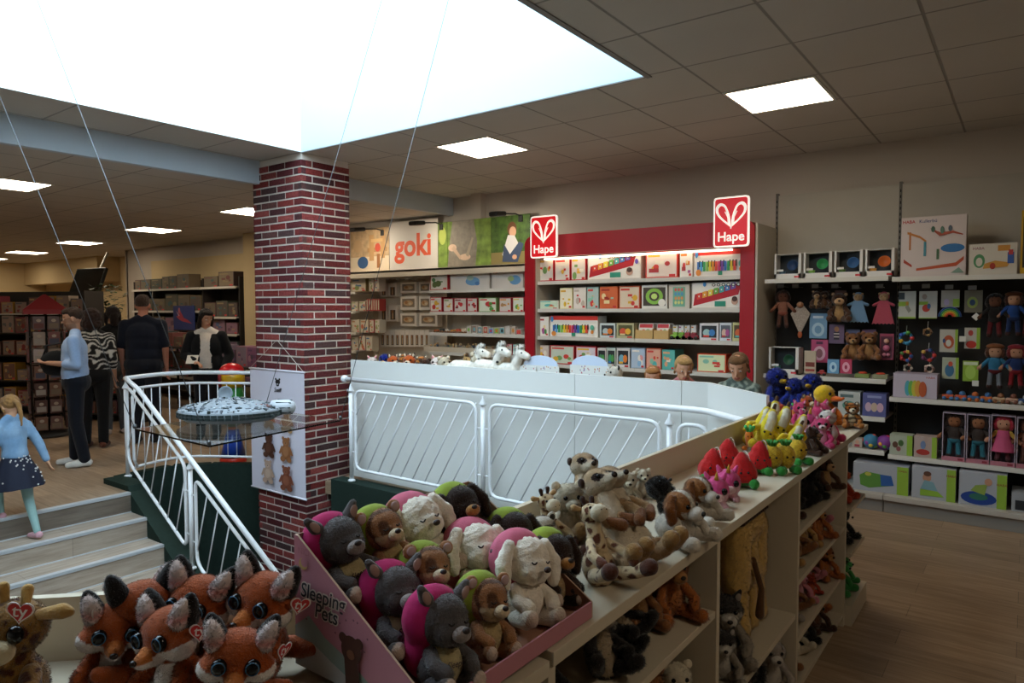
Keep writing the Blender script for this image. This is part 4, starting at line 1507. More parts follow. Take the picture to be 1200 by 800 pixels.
def hook(px, py, Y=HY, label='', group='clear hooks on the dark wall'):
    p = U(px, py, 'y', Y)
    m = MB()
    m.tube([(0, .19, .0), (0, -.04, .0), (0, -.05, .012)], .003, cmat('b5b5b2', .3), 6)
    m.box(-.028, .028, -.056, -.053, -.012, .022, mat('clear_ticket', 'a8adb0', .2, alpha=.55))
    o = m.build('display_hook', None, p)
    return tag(o, label, 'hook', group)


def card(px0, px1, py0, py1, side, art_, label, Y=HY, group='carded toys on the dark wall', toy=None):
    a, b = U(px0, py1, 'y', Y), U(px1, py0, 'y', Y)
    w, h = (b.x - a.x), (b.z - a.z)
    m = MB()
    m.bbox(-w / 2, w / 2, 0, .012, 0, h, cmat(side), .001)
    m.art(art_, w, h, 0, step=.0008)
    if toy:
        for (cx, cz, r, c) in toy:
            m.ell(((cx - .5) * w, -.012, cz * h), (r * w, .02, r * w), cmat(c, .4), 14, 10)
    o = m.build('carded_toy', None, ((a.x + b.x) / 2, Y - .02, a.z))
    return tag(o, label, 'carded toy', group)


LG = '8fb03a'
hook(917, 336, label='clear display hook holding the first doll at the left')
hook(934, 336, label='clear display hook holding the checked triangle cloth')
hook(957, 336, label='clear display hook above the paired dark plush toys')
hook(980, 336, label='clear display hook above the brown figure card')
hook(1004, 337, label='clear display hook holding the pale blue bear comforter')
hook(1032, 336, label='clear display hook holding the pink bear comforter')
hook(1063, 337, label='clear display hook above the first white card')
hook(1086, 336, label='clear display hook above the second white card')
hook(1113, 337, label='clear display hook above the rainbow toy')
hook(1140, 338, label='clear display hook above the brown ring rattle card')
card(949, 970, 367, 396, '6f93b0', [('e', .5, .35, .36, .28, cmat('a8c0cc')), ('e', .5, .35, .2, .16, cmat('6f93b0')), ('r', .2, .8, .8, .9, cmat('d0d8dc'))], 'pale blue carded baby toy below the paired dark plush')
card(951, 971, 398, 424, 'b84a72', [('e', .5, .4, .36, .32, cmat('d8a8b8')), ('e', .5, .4, .2, .2, cmat('8a5a60')), ('r', .3, .8, .7, .92, cmat('5a2a48'))], 'pink carded baby toy below the pale blue one')
card(972, 990, 380, 402, '6a5570', [('e', .5, .75, .16, .14, cmat('b8805a')), ('r', .32, .2, .68, .6, cmat('3a3038')), ('r', .32, .32, .68, .38, cmat('c9b8b0')), ('r', .32, .48, .68, .54, cmat('c9b8b0'))], 'small mauve card with striped bear')
card(1031, 1048, 391, 421, '9a4058', [('r', .08, .05, .92, .9, cmat('5a2a3a'))], 'pink boxed doll at the right end of the left bay', toy=[(.5, .72, .2, 'd8a890'), (.5, .45, .25, 'c86a88'), (.35, .2, .14, 'd88aa0'), (.65, .2, .14, 'd88aa0')])
card(943, 957, 411, 437, 'b8a890', [('r', .1, .3, .9, .5, cmat('7a3a30')), ('r', .1, .1, .9, .2, cmat('9a4038'))], 'small tan card with red stripes on lower toy shelf', Y=6.42)
card(970, 984, 421, 437, '6a9ac0', [('e', .5, .45, .32, .36, cmat('b0d0e0')), ('e', .5, .45, .12, .15, cmat('3a6a9a'))], 'square blue pack beside a pink pack, lower toy shelf', Y=6.42)
card(985, 999, 421, 437, 'b83a58', [('e', .5, .45, .32, .36, cmat('e0a0b0')), ('e', .5, .45, .12, .15, cmat('a02a48'))], 'square pink pack beside a blue pack, lower toy shelf', Y=6.42)
for i, (x, c) in enumerate(((1002, '7a8a4a'), (1023, '8a8a6a'))):
    p = U(x + 9, 430, 'y', 6.44)
    m = MB(); m.bbox(-.055, .055, -.03, .05, 0, .035, cmat(c), .004)
    m.ell((0, .01, .04), (.035, .03, .012), cmat('c8452a'), 14, 8)
    o = m.build('flat_toy', None, (p.x, 6.44, 1.069)); tag(o, 'flat green toy pack with red top, %s of two on lower toy shelf' % ['left', 'right'][i], 'toy', 'flat packs on the lower toy shelf')
p = U(963, 434, 'y', 6.44)
toy_car((p.x, 6.44, 1.069), cmat('a02a2a', .35), 'tiny dark red toy on the lower shelf of the left wall bay', .7)
# white cards with green foot, right bay
card(1053, 1074, 341, 373, 'b8b8b0', [('r', 0, 0, 1, .06, cmat(LG)), ('r', 0, .45, .6, .62, cmat(LG)), ('r', .0, .7, .35, .95, cmat('2f3a40')), ('p', [(.45, .6), (.75, .3), (.6, .2), (.4, .4)], cmat('8a8a80')), ('e', .5, .55, .08, .08, cmat('c8903a'))], 'first white card with green stripe, top row of right bay')
card(1077, 1099, 341, 373, 'b8b8b0', [('r', 0, 0, 1, .03, cmat(LG)), ('r', 0, .5, .5, .62, cmat(LG)), ('e', .4, .38, .22, .14, cmat('b03a2a')), ('e', .55, .45, .1, .1, cmat('2f5a8a')), ('e', .3, .8, .14, .1, cmat('9a8a80'))], 'second white card with green stripe, top row of right bay')
card(1103, 1125, 340, 360, 'a8a49a', [('r', .65, .05, 1, .5, cmat(LG)), ('e', .3, .3, .15, .2, cmat('b0a0c0'))], 'third card with green corner, above the rainbow toy')
card(1130, 1152, 340, 366, '6f6a5a', [('e', .45, .45, .3, .26, cmat('8a9a4a')), ('e', .45, .45, .16, .14, cmat('2f4a6a'))], 'brown card with green ring, top row of right bay')
card(1101, 1123, 386, 412, 'b5b0a4', [('r', .85, 0, 1, 1, cmat(LG)), ('e', .5, .45, .3, .3, cmat('b0502a')), ('e', .5, .4, .15, .15, cmat('c9c4b8')), ('e', .25, .5, .08, .1, cmat('3a4a7a'))], 'white card with wooden ring rattle, second row right bay')
card(1130, 1149, 384, 408, 'b5b0a4', [('r', .78, 0, 1, 1, cmat(LG)), ('e', .45, .2, .34, .18, cmat('b83222')), ('e', .4, .75, .16, .14, cmat('a83a30'))], 'white card with red toy, second row right bay')
card(1104, 1124, 419, 443, 'aab09a', [('r', .82, 0, 1, 1, cmat(LG)), ('e', .45, .4, .28, .3, cmat('3a6a8a')), ('e', .5, .7, .14, .12, cmat('c04a30'))], 'card with blue and red clutching toy, third row right bay')
card(1128, 1147, 423, 446, LG, [('e', .5, .45, .34, .34, cmat('a8c85a')), ('r', .05, .8, .95, .95, cmat('cfd8b8'))], 'light green card at the bottom of the right bay')
for i, (px, py, Y_) in enumerate(((1144, 371, 6.56), (1128, 397, 6.55), (1143, 449, 6.55))):
    p = U(px, py, 'y', Y_)
    m = MB(); m.bbox(-.022, .022, 0, .002, -.022, .022, cmat('d8d4cc'), .0005)
    o = m.build('price_tag', None, p, (0, (PI / 4 if i == 0 else 0), 0)); tag(o, ['tilted white price tag below the brown ring card', 'white price tag beside the ring rattle card', 'white price tag below the light green card'][i], 'price tag', 'white price tags on the dark wall')

# rainbow arch toy and round rattles
p = U(1113, 371, 'y', HY - .03)
m = MB()
for i, c in enumerate(['2f4a8a', '2f8a5a', '8ab03a', 'e0902a', 'c8352a']):
    r = .075 - i * .013
    m.tube([(r * math.cos(a * PI / 10), 0, r * math.sin(a * PI / 10)) for a in range(11)], .0068, cmat(c, .5), 8)
o = m.build('rainbow_toy', None, (p.x, p.y, p.z)); tag(o, 'rainbow arch toy hanging in the top row of the right bay', 'toy')


def rattle(px, py, s, cs, label):
    p = U(px, py, 'y', HY - .03)
    t = thing('rattle', label, 'rattle', p, 0, 'coloured rattles on the dark wall')
    m = MB(); m.tube([(s * math.cos(a * PI / 8), 0, s * math.sin(a * PI / 8)) for a in range(16)], s * .28, cmat(cs[0], .4), 8, closed=True); m.build('ring', t)
    for k in range(5):
        m = MB(); m.ell((s * 1.05 * math.cos(k * 1.25), -.01, s * 1.05 * math.sin(k * 1.25)), s * .42, cmat(cs[(k + 1) % len(cs)], .4), 12, 8); m.build('bead', t)
    m = MB(); m.tube([(0, 0, s), (0, .03, s + .06)], .002, cmat('b5b5b2'), 6); m.build('cord', t)


rattle(1062, 396, .042, ['3a8ab0', 'c03a3a', '5aa04a', '3a5ab0', 'e0b03a'], 'round rattle with blue centre, left column of right bay')
rattle(1062, 417, .036, ['b83a3a', '3a5a9a', 'd8b04a', '5a8a4a'], 'red and yellow rattle below the round blue one')
rattle(1087, 389, .026, ['8a6a4a', '6a4a30', 'b0905a'], 'small brown rattle in the second column of right bay')
rattle(1088, 416, .040, ['6a3a5a', 'c8403a', '3a5a9a', 'c8a04a'], 'dark multicoloured rattle below the small brown one')
rattle(1064, 431, .026, ['8a8a80', 'c8b8a8', 'a86a5a'], 'small pale rattle above the tunnel toy box')
rattle(1089, 432, .028, ['c8b0a8', '8a6a5a', 'd8c8b8'], 'small pinkish rattle above the tunnel toy box')

# lower shelves
on_shelf(984, 1011, 459, .756, 6.38, .16, 'b8bab4', [('e', .5, .4, .3, .2, cmat('5a8a7a')), ('r', .1, .75, .7, .88, cmat('5a6a6a'))], 'pale toy box, left of two on the third wall shelf', group='boxes on the third wall shelf')
on_shelf(1013, 1042, 461, .756, 6.38, .16, '55588a', [('e', .25, .4, .14, .2, cmat('c0a0b0')), ('e', .5, .4, .14, .2, cmat('c0a890')), ('e', .75, .4, .14, .2, cmat('c8a0b0')), ('r', .2, .8, .8, .9, cmat('8a90b8'))], 'purple blue box with three dolls on the third wall shelf', group='boxes on the third wall shelf')
on_shelf(1048, 1102, 438, .931, 6.38, .18, 'a89aa8', [('r', .01, .02, .99, .98, cmat('b8acb8')), ('t', 'HABA', .85, .86, .12, cmat('a84a2a'), .01), ('e', .34, .4, .07, .32, cmat('4a9aa8')), ('e', .42, .4, .07, .32, cmat('6aa84a')), ('e', .50, .4, .07, .34, cmat('b8b03a')), ('e', .58, .4, .08, .34, cmat('c8903a')), ('e', .68, .38, .09, .32, cmat('b0522a'))], 'box with rainbow tunnel picture, right bay shelf')
on_shelf(1046, 1074, 510, .459, 6.38, .14, 'a8ac98', [('r', .76, 0, 1, 1, cmat(LG)), ('e', .25, .5, .12, .16, cmat('5a3a2a')), ('e', .5, .6, .12, .16, cmat('4a6a3a')), ('e', .4, .3, .1, .12, cmat('8a4a4a'))], 'low green ended box, left of two beside the boxed dolls', group='green ended boxes on the wall shelves')
on_shelf(1075, 1103, 512, .459, 6.38, .14, 'b09a90', [('r', .78, 0, 1, 1, cmat(LG)), ('e', .4, .25, .3, .14, cmat('a8322a')), ('e', .4, .6, .12, .2, cmat('6a7a9a'))], 'low green ended box with red toy, next to the boxed dolls', group='green ended boxes on the wall shelves')
on_shelf(1003, 1071, 545, .146, 6.30, .25, 'a8aab0', [('r', .80, 0, 1, 1, cmat(LG)), ('t', 'HABA', .9, .85, .1, cmat('8a2a2a'), .01), ('p', [(.14, .2), (.12, .55), (.25, .7), (.7, .62), (.74, .3), (.3, .12)], cmat('5a8a3a')), ('p', [(.5, .65), (.7, .64), (.75, .3), (.52, .24)], cmat('2f5a9a')), ('e', .28, .62, .06, .07, cmat('b8b04a'))], 'large box with green caterpillar tunnel picture, base shelf', group='large boxes on the base shelf')
on_shelf(1073, 1127, 549, .146, 6.30, .25, 'a8aab0', [('r', .80, 0, 1, 1, cmat(LG)), ('t', 'HABA', .9, .8, .1, cmat('8a2a2a'), .01), ('e', .35, .68, .1, .14, cmat('b8866a')), ('e', .36, .8, .09, .08, cmat('5a3a2a')), ('p', [(.2, .3), (.3, .6), (.5, .55), (.6, .3)], cmat('7aa0a8')), ('p', [(.2, .1), (.2, .3), (.6, .28), (.75, .12)], cmat('8ab03a'))], 'large box with baby and play mat picture on the base shelf', group='large boxes on the base shelf')
on_shelf(1129, 1188, 555, .146, 6.30, .25, 'a8aab0', [('r', .80, 0, 1, 1, cmat(LG)), ('t', 'HABA', .9, .7, .1, cmat('8a2a2a'), .01), ('e', .42, .24, .38, .2, cmat('1f3f8a')), ('e', .42, .28, .2, .1, cmat('2f6a5a')), ('p', [(.25, .45), (.35, .62), (.6, .68), (.55, .35), (.4, .4)], cmat('8aa04a')), ('e', .62, .75, .08, .11, cmat('b8866a'))], 'large box with baby in blue ball pool on the base shelf', group='large boxes on the base shelf')
on_shelf(1192, 1240, 580, .146, 6.30, .25, '9a9ca0', [('r', .1, .1, .9, .6, cmat('2a2e34'))], 'dark fronted box cut off by the right edge on the base shelf', group='large boxes on the base shelf')

# row of small wooden vehicles above the doll boxes
vc = [('b8502a', '3a6a9a'), ('c0502a', '3a6a9a'), ('2f5a8a', 'b8602a'), ('b8602a', '2f5a8a'), ('b89a7a', '8a5a3a'), ('b8907a', '7a4a3a'), ('2f4a7a', 'b0b0b0')]
for i, (c1, c2) in enumerate(vc):
    p = U(1111 + 15 * i, 462, 'y', 6.42)
    t = thing('wooden_vehicle', 'small rolling toy, %s from the left on the shelf above the boxed dolls' % ordl(i), 'toy', (p.x, 6.42, .931), 0, 'small rolling toys on the wall shelf')
    m = MB(); m.bbox(-.04, .04, -.022, .022, .014, .045, cmat(c1, .4), .01); m.ell((.01, 0, .055), (.022, .018, .022), cmat(c2, .4), 12, 8); m.build('body', t)
    for a in (-.024, .024):
        m = MB(); m.lathe([(.015, -.026), (.015, .026)], cmat(c2, .4), 14, Matrix.Translation((a, 0, .016)) @ Matrix.Rotation(PI / 2, 4, 'X')); m.build('wheels', t)
# patterned balls on the fourth wall shelf
for i, (px, c, cs) in enumerate(((1021, '3a7a9a', ['c84a3a', '6aa04a', 'd8c04a', '8a4a9a']), (1037, '7a3a8a', ['c83a5a', '3a8ac0', '5aa04a', 'e0a03a']))):
    p = U(px, 520, 'y', 6.42)
    t = thing('fabric_ball', ['left patchwork fabric ball on the fourth wall shelf', 'right purple patchwork ball on the fourth wall shelf'][i], 'ball', (p.x, 6.42, .478), 0, 'fabric balls on the wall shelf')
    m = MB(); m.ell((0, 0, .062), .062, cmat(c), 24, 16); m.build('ball', t)
    for k in range(10):
        a, b = k * 2.4, .4 + 2.2 * ((k * .37) % 1)
        d = Vector((math.sin(b) * math.cos(a), math.sin(b) * math.sin(a), math.cos(b)))
        m = MB(); m.ell(tuple(Vector((0, 0, .062)) + d * .046), .022, cmat(cs[k % 4]), 12, 8); m.build('patch', t)
p = U(1005, 520, 'y', 6.42)
m = MB(); m.bbox(-.04, .04, 0, .08, 0, .08, cmat('b8aa9a'), .006); m.art([('e', .5, .6, .2, .22, cmat('c89a80')), ('r', .25, .1, .75, .35, cmat('a83a4a'))], .08, .08, 0)
o = m.build('small_box', None, (p.x, 6.40, .478)); tag(o, 'small pale box left of the patchwork balls', 'toy box')
# ------------------------------------------------------------------ soft toys: one of each kind, then copies
EYE = EYE
EYEM = mat('toy_eye_black', '050507', .04, spec=.45)
PROTO = {}
STASH = Vector((0, 0, -50))


def heart_tag(parent, loc, rot, s=.034):
    m = MB()
    P = []
    for k in range(24):
        a = 2 * PI * k / 24
        x = 16 * math.sin(a) ** 3
        z = 13 * math.cos(a) - 5 * math.cos(2 * a) - 2 * math.cos(3 * a) - math.cos(4 * a)
        P.append((x / 34, z / 34))
    m.prism([(x * s * 1.12, z * s * 1.12) for x, z in P], -.0006, .0008, cmat('e6dcd8', .4))
    m.prism([(x * s * .96, z * s * .96) for x, z in P], -.0012, -.0006, cmat('c62a2a', .35))
    m.art([('t', 'ty', .5, .52, .72, cmat('efe6e0', .4), .012)], s, s, -.0012, None, -s * .5, step=.0004)
    o = m.build('heart_tag', parent, loc, rot)
    o['label'] = 'red heart shaped paper tag'
    return o


def sph(name, parent, c, r, material, seg=16, rings=10, rot=None):
    m = MB()
    m.ell(c, r, cmat(material) if isinstance(material, str) else material, seg, rings, rot)
    return m.build(name, parent)


def body_paint(base, belly=None, bz=(.0, .12), bw=.035, front=True, pattern=None):
    def f(co):
        c = const(co, base)
        if belly:
            m = (np.abs(co[:, 0]) < bw) & (co[:, 1] < -.005) & (co[:, 2] > bz[0]) & (co[:, 2] < bz[1])
            c = mixc(c, belly, m.astype(np.float32))
        if pattern:
            c = pattern(co, c)
        return c
    return f


def patches(dark, scale=38, th=.22, seed=0):
    def f(co, c):
        d = cells(co, scale, seed)
        return mixc(c, dark, np.clip((d - th) * 12, 0, 1))
    return f


def stripes(dark, scale=120, axis=2, seed=0, cut=.25):
    def f(co, c):
        w = np.sin(co[:, axis] * scale + nz(co, 25, seed) * 3.2)
        return mixc(c, dark, np.clip((w - cut) * 4, 0, 1) * .85)
    return f


def proto(kind, label='soft toy', cat='soft toy', name='plush_toy'):
    t = thing(name, label, cat, STASH)
    PROTO[kind] = [t, False]
    return t


def sitter(kind, name, body, belly=None, head=None, muzzle=None, ear=('round', None, None), nose='1a1412', limb=None, feet=None, pattern=None, hpaint=None, hr=(.052, .046, .046), hz=.165, br=(.05, .043, .062),
           eye=.0075, eyez=.008, eyex=.022, mz=(.026, .022, .02), vox=.0055, fuzz=0, fluff=0, fl=.006, brow=None, tail=None):
    """a sitting soft animal about 21 cm high, facing -Y"""
    t = proto(kind, name=name)
    limb = limb or body
    head = head or body
    bp = [E_((0, .01, br[2]), br), E_((0, .005, br[2] * 1.5), (br[0] * .75, br[1] * .8, br[2] * .7)), C_((0, .0, br[2] * 1.8), .03, (0, 0, hz - .02), .028)]
    if tail:
        bp.append(C_((0, .04, .03), .014, (.05, .075, .04), .011))
    blob('body', bp, t, body_paint(body, belly, (.0, .14), .03, pattern=pattern), voxel=vox, fluff=fluff, fuzz=fuzz, fuzz_len=fl)
    hp = [E_((0, -.005, hz), hr)]
    b = blob('head', hp + [E_((0, -hr[1] * .5, hz - hr[2] * .2), (hr[0] * .7, hr[1] * .7, hr[2] * .6))], t, hpaint or body_paint(head, pattern=pattern), voxel=vox, fluff=fluff, fuzz=fuzz, fuzz_len=fl)
    yf = -.005 - hr[1]
    if muzzle:
        blob('muzzle', [E_((0, yf - .004, hz - hr[2] * .32), mz), ], t, muzzle, voxel=.004, fuzz=fuzz // 4, fuzz_len=fl * .6)
    sph('nose', t, (0, yf - .004 - mz[1], hz - hr[2] * .2), (.009, .006, .007), nose)
    for sx in (-1, 1):
        sph('eye', t, (sx * eyex, yf * .86, hz + eyez), eye, EYEM)
        k, c1, c2 = ear
        c1 = c1 or head
        c2 = c2 or head
        if k == 'round':
            e = blob('ear', [E_((sx * hr[0] * .78, .0, hz + hr[2] * .82), (.018, .009, .018))], t, c1, voxel=.004)
            sph('inner_ear', e, (sx * hr[0] * .78, -.006, hz + hr[2] * .82), (.011, .005, .011), c2)
        elif k == 'point':
            e = blob('ear', [C_((sx * hr[0] * .55, 0, hz + hr[2] * .7), .017, (sx * hr[0] * .85, 0, hz + hr[2] * 1.35), .006)], t, c1, voxel=.004)
            sph('inner_ear', e, (sx * hr[0] * .68, -.011, hz + hr[2] * .95), (.009, .005, .014), c2, rot=(0, sx * .3, 0))
        elif k == 'flop':
            e = blob('ear', [C_((sx * hr[0] * .75, .0, hz + hr[2] * .6), .014, (sx * hr[0] * 1.15, -.008, hz), .018, (sx * hr[0] * 1.1, -.014, hz - hr[2] * .7), .016)], t, c1, voxel=.0045, fuzz=fuzz // 5, fuzz_len=fl)
        elif k == 'long':
            e = blob('ear', [C_((sx * .02, .0, hz + hr[2] * .8), .011, (sx * .03, .0, hz + hr[2] * 1.9), .013, (sx * .036, .0, hz + hr[2] * 2.6), .008)], t, c1, voxel=.0045)
        # limbs
        a = blob('arm', [C_((sx * br[0] * .7, -.01, br[2] * 1.75), .017, (sx * br[0] * 1.25, -.04, br[2] * 1.15), .017, (sx * br[0] * 1.0, -.062, br[2] * .75), .018)], t,
                 (lambda co, L=limb, F=feet or limb, P=pattern: mixc(P(co, const(co, L)) if P else const(co, L), F, (co[:, 1] < -.052).astype(np.float32))), voxel=vox, fuzz=fuzz // 6, fuzz_len=fl)
        l = blob('leg', [C_((sx * br[0] * .6, -.01, .03), .024, (sx * br[0] * 1.1, -.06, .024), .02, (sx * br[0] * 1.25, -.085, .03), .023)], t,
                 (lambda co, L=limb, F=feet or limb, P=pattern: mixc(P(co, const(co, L)) if P else const(co, L), F, (co[:, 1] < -.08).astype(np.float32))), voxel=vox, fuzz=fuzz // 6, fuzz_len=fl)
    return t


def place(kind, pos, label, turn=0, s=1.0, pitch=0, roll=0, group=None, face=None, cat=None):
    """put a copy at pos; it faces the camera side plus turn (degrees)"""
    root, used = PROTO[kind]
    if used:
        o = copy_tree(root)
    else:
        o = root
        PROTO[kind][1] = True
    pos = Vector(pos)
    d = Vector((0, 0, 0)) - Vector((pos.x, pos.y, 0))
    a = math.atan2(d.x, -d.y) + math.radians(turn) if face is None else math.radians(face)
    o.location = pos
    M = Matrix.Rotation(a, 3, 'Z') @ Matrix.Rotation(math.radians(pitch), 3, 'X') @ Matrix.Rotation(math.radians(roll), 3, 'Y')
    o.rotation_euler = M.to_euler()
    o.scale = (s, s, s)
    o['label'] = label
    if cat:
        o['category'] = cat
    if group:
        o['group'] = group
    elif 'group' in o:
        del o['group']
    return o


def drop_unused():
    for k, (t, used) in PROTO.items():
        if not used:
            for ch in list(t.children_recursive) + [t]:
                bpy.data.objects.remove(ch)


# ---- big-eyed fox
def make_fox():
    t = proto('fox', name='plush_fox')
    OR, DK, WH = 'a44c1c', '16100f', 'e8dcd4'

    def hp(co):
        c = const(co, OR)
        x, y, z = co[:, 0], co[:, 1], co[:, 2]
        m = (z < .128 + .30 * np.abs(x) - .003) & (y < .03)
        c = mixc(c, WH, m.astype(np.float32))
        sn = (np.abs(x) < .02) & (y < -.058) & (z > .123)
        return mixc(c, 'c8763a', sn.astype(np.float32))

    def bpnt(co):
        c = const(co, OR)
        x, y, z = co[:, 0], co[:, 1], co[:, 2]
        return mixc(c, WH, ((np.abs(x) < .028) & (y < -.01) & (z < .1)).astype(np.float32))
    blob('body', [E_((0, .005, .052), (.052, .046, .058)), C_((0, 0, .09), .034, (0, 0, .12), .034), C_((.0, .03, .03), .02, (.06, .06, .035), .024, (.10, .05, .05), .016)], t, bpnt, voxel=.004, fuzz=6000, fuzz_len=.004)
    blob('head', [E_((0, .0, .152), (.064, .055, .050)), E_((-.042, -.018, .134), (.034, .032, .026)), E_((.042, -.018, .134), (.034, .032, .026)), C_((0, -.04, .128), .026, (0, -.070, .124), .016)], t, hp, voxel=.0035, fuzz=9000, fuzz_len=.0036)
    sph('nose', t, (0, -.088, .128), (.0085, .006, .0065), mat('toy_nose', '20120e', .25))
    for sx in (-1, 1):
        e = blob('ear', [C_((sx * .046, .005, .182), .024, (sx * .056, .006, .208), .019, (sx * .062, .006, .224), .011)], t, DK, voxel=.003, fuzz=1000, fuzz_len=.004)
        link('inner_ear', blob_mesh([C_((sx * .045, -.014, .184), .020, (sx * .054, -.010, .206), .0165, (sx * .060, -.006, .219), .009)], voxel=.003, paint=lambda co: mixc(const(co, 'f0dedb'), 'e09890', np.clip(1 - np.abs(co[:, 2] - .190) / .014, 0, 1)), fuzz=1500, fuzz_len=.006), e)
        ey = sph('eye', t, (sx * .031, -.050, .153), (.0155, .012, .0165), EYEM, 24, 16)
        m = MB()
        m.tube([(sx * .031 + .0122 * math.cos(q * PI / 10), -.0575, .153 + .0128 * math.sin(q * PI / 10)) for q in range(20)], .0013, cmat('3f6a8c', .25), 6, closed=True)
        m.build('iris_ring', ey)
        blob('arm', [C_((sx * .038, -.01, .09), .017, (sx * .062, -.045, .062), .017, (sx * .05, -.07, .035), .019)], t, OR, voxel=.004, fuzz=1500, fuzz_len=.006)
        blob('leg', [C_((sx * .035, -.01, .025), .024, (sx * .058, -.06, .022), .02, (sx * .062, -.078, .03), .023)], t, lambda co: mixc(const(co, OR), 'cfae9c', ((co[:, 1] < -.092)).astype(np.float32)), voxel=.004, fuzz=1500, fuzz_len=.006)
    heart_tag(t, (.086, .0, .160), (.1, .2, .9), .040)
    return t


make_fox()


# ---- big-eyed giraffe
def make_ty_giraffe():
    t = proto('ty_giraffe', name='plush_giraffe')
    YL, BR, CR = '946c36', '4a200e', 'c8b896'
    pt = patches(BR, 36, .25)
    blob('body', [E_((0, .005, .055), (.055, .05, .06)), C_((0, 0, .09), .034, (0, 0, .13), .032)], t, body_paint(YL, None, pattern=pt), voxel=.0035, fuzz=6000, fuzz_len=.005)
    blob('head', [E_((0, 0, .165), (.055, .05, .046))], t, body_paint(YL, None, pattern=patches(BR, 42, .2, 3)), voxel=.0035, fuzz=5000, fuzz_len=.005)
    blob('muzzle', [E_((-.016, -.052, .145), (.024, .026, .02)), E_((.016, -.052, .145), (.024, .026, .02))], t, CR, voxel=.0035)
    for sx in (-1, 1):
        sph('eye', t, (sx * .034, -.04, .172), (.014, .011, .0155), EYEM, 20, 14)
        blob('horn', [C_((sx * .018, 0, .2), .008, (sx * .022, 0, .232), .0105)], t, 'b8904f', voxel=.003)
        blob('ear', [C_((sx * .045, 0, .19), .01, (sx * .085, 0, .20), .014, (sx * .1, 0, .2), .008)], t, 'b08648', voxel=.0035)
        blob('arm', [C_((sx * .04, -.01, .09), .018, (sx * .065, -.045, .07), .018, (sx * .05, -.075, .06), .021)], t, lambda co: mixc(pt(co, const(co, YL)), CR, (co[:, 1] < -.068).astype(np.float32)), voxel=.004)
        blob('leg', [C_((sx * .035, -.01, .028), .026, (sx * .06, -.07, .026), .022, (sx * .066, -.10, .035), .026)], t, lambda co: mixc(pt(co, const(co, YL)), CR, (co[:, 1] < -.09).astype(np.float32)), voxel=.004)
    heart_tag(t, (.045, -.045, .215), (.1, .1, .2), .042)
    return t


make_ty_giraffe()


# ---- sleeping toys in coloured hoods
def make_sleeper(kind, name, main, face=None, hood='c01f60', muzzle=None, ears='round', belly='cdb98a', pattern=None, fluff=0, fuzz=2500, fl=.005, nose='2a2020', word=True):
    t = proto(kind, name=name)

    def hp(co):
        c = const(co, main)
        if pattern:
            c = pattern(co, c)
        if face:
            c = mixc(c, face, ((co[:, 1] < -.03) & (co[:, 2] < .115)).astype(np.float32))
        return c
    blob('head', [E_((0, 0, .125), (.054, .048, .05)), E_((0, -.028, .11), (.04, .03, .03))], t, hp, voxel=.004, fluff=fluff, fluff_scale=90, fuzz=fuzz, fuzz_len=fl)
    # hood lies behind the head like a sleeping bag
    blob('hood', [E_((-.006, .020, .128), (.066, .047, .061)), E_((0, .03, .07), (.060, .043, .058))], t, hood, voxel=.005, material=CLOTH, smooth=6)
    blob('body', [E_((0, .0, .045), (.048, .042, .048))], t, lambda co: mixc(const(co, main), belly, ((co[:, 1] < -.008) & (np.abs(co[:, 0]) < .034)).astype(np.float32)), voxel=.0045, fuzz=fuzz // 2, fuzz_len=fl)
    if muzzle:
        blob('muzzle', [E_((0, -.058, .108), (.021, .016, .015))], t, muzzle, voxel=.0035)
    sph('nose', t, (0, -.070, .116), (.008, .006, .006), nose)
    for sx in (-1, 1):
        m = MB()
        m.tube([(sx * (.012 + .011 * k / 3), -.052 + .001 * k, .128 - .004 * math.sin(PI * k / 3)) for k in range(4)], .0016, cmat('201818'), 6)
        m.build('closed_eye', t)
        if ears == 'round':
            e = blob('ear', [E_((sx * .048, -.004, .165), (.02, .009, .018))], t, main, voxel=.004)
            sph('inner_ear', e, (sx * .048, -.011, .165), (.012, .004, .011), 'b89a98')
        elif ears == 'point':
            e = blob('ear', [C_((sx * .036, .0, .160), .016, (sx * .056, -.004, .186), .009)], t, main, voxel=.004)
            sph('inner_ear', e, (sx * .047, -.012, .170), (.009, .004, .014), 'a08078', rot=(0, sx * .6, 0))
        elif ears == 'flop':
            e = blob('ear', [C_((sx * .048, -.005, .155), .014, (sx * .066, -.012, .12), .018, (sx * .064, -.018, .085), .014)], t, main, voxel=.004, fluff=fluff, fluff_scale=90, fuzz=fuzz // 5, fuzz_len=fl)
        blob('arm', [C_((sx * .032, -.01, .07), .016, (sx * .044, -.036, .055), .015, (sx * .032, -.055, .045), .016)], t, main, voxel=.0045, fuzz=fuzz // 8, fuzz_len=fl)
        blob('leg', [C_((sx * .026, -.015, .02), .02, (sx * .034, -.05, .02), .018, (sx * .036, -.064, .026), .019)], t,
             lambda co: mixc(const(co, main), 'c8b0a0', (co[:, 1] < -.072).astype(np.float32)), voxel=.0045, fuzz=fuzz // 8, fuzz_len=fl)
    if word:
        m = MB()
        m.art([('t', 'Sleepy', .5, .5, 1, cmat('3a2f3a'), .01, .2)], .016, .016, -.0445, None, .046)
        m.build('embroidery', t)
    return t


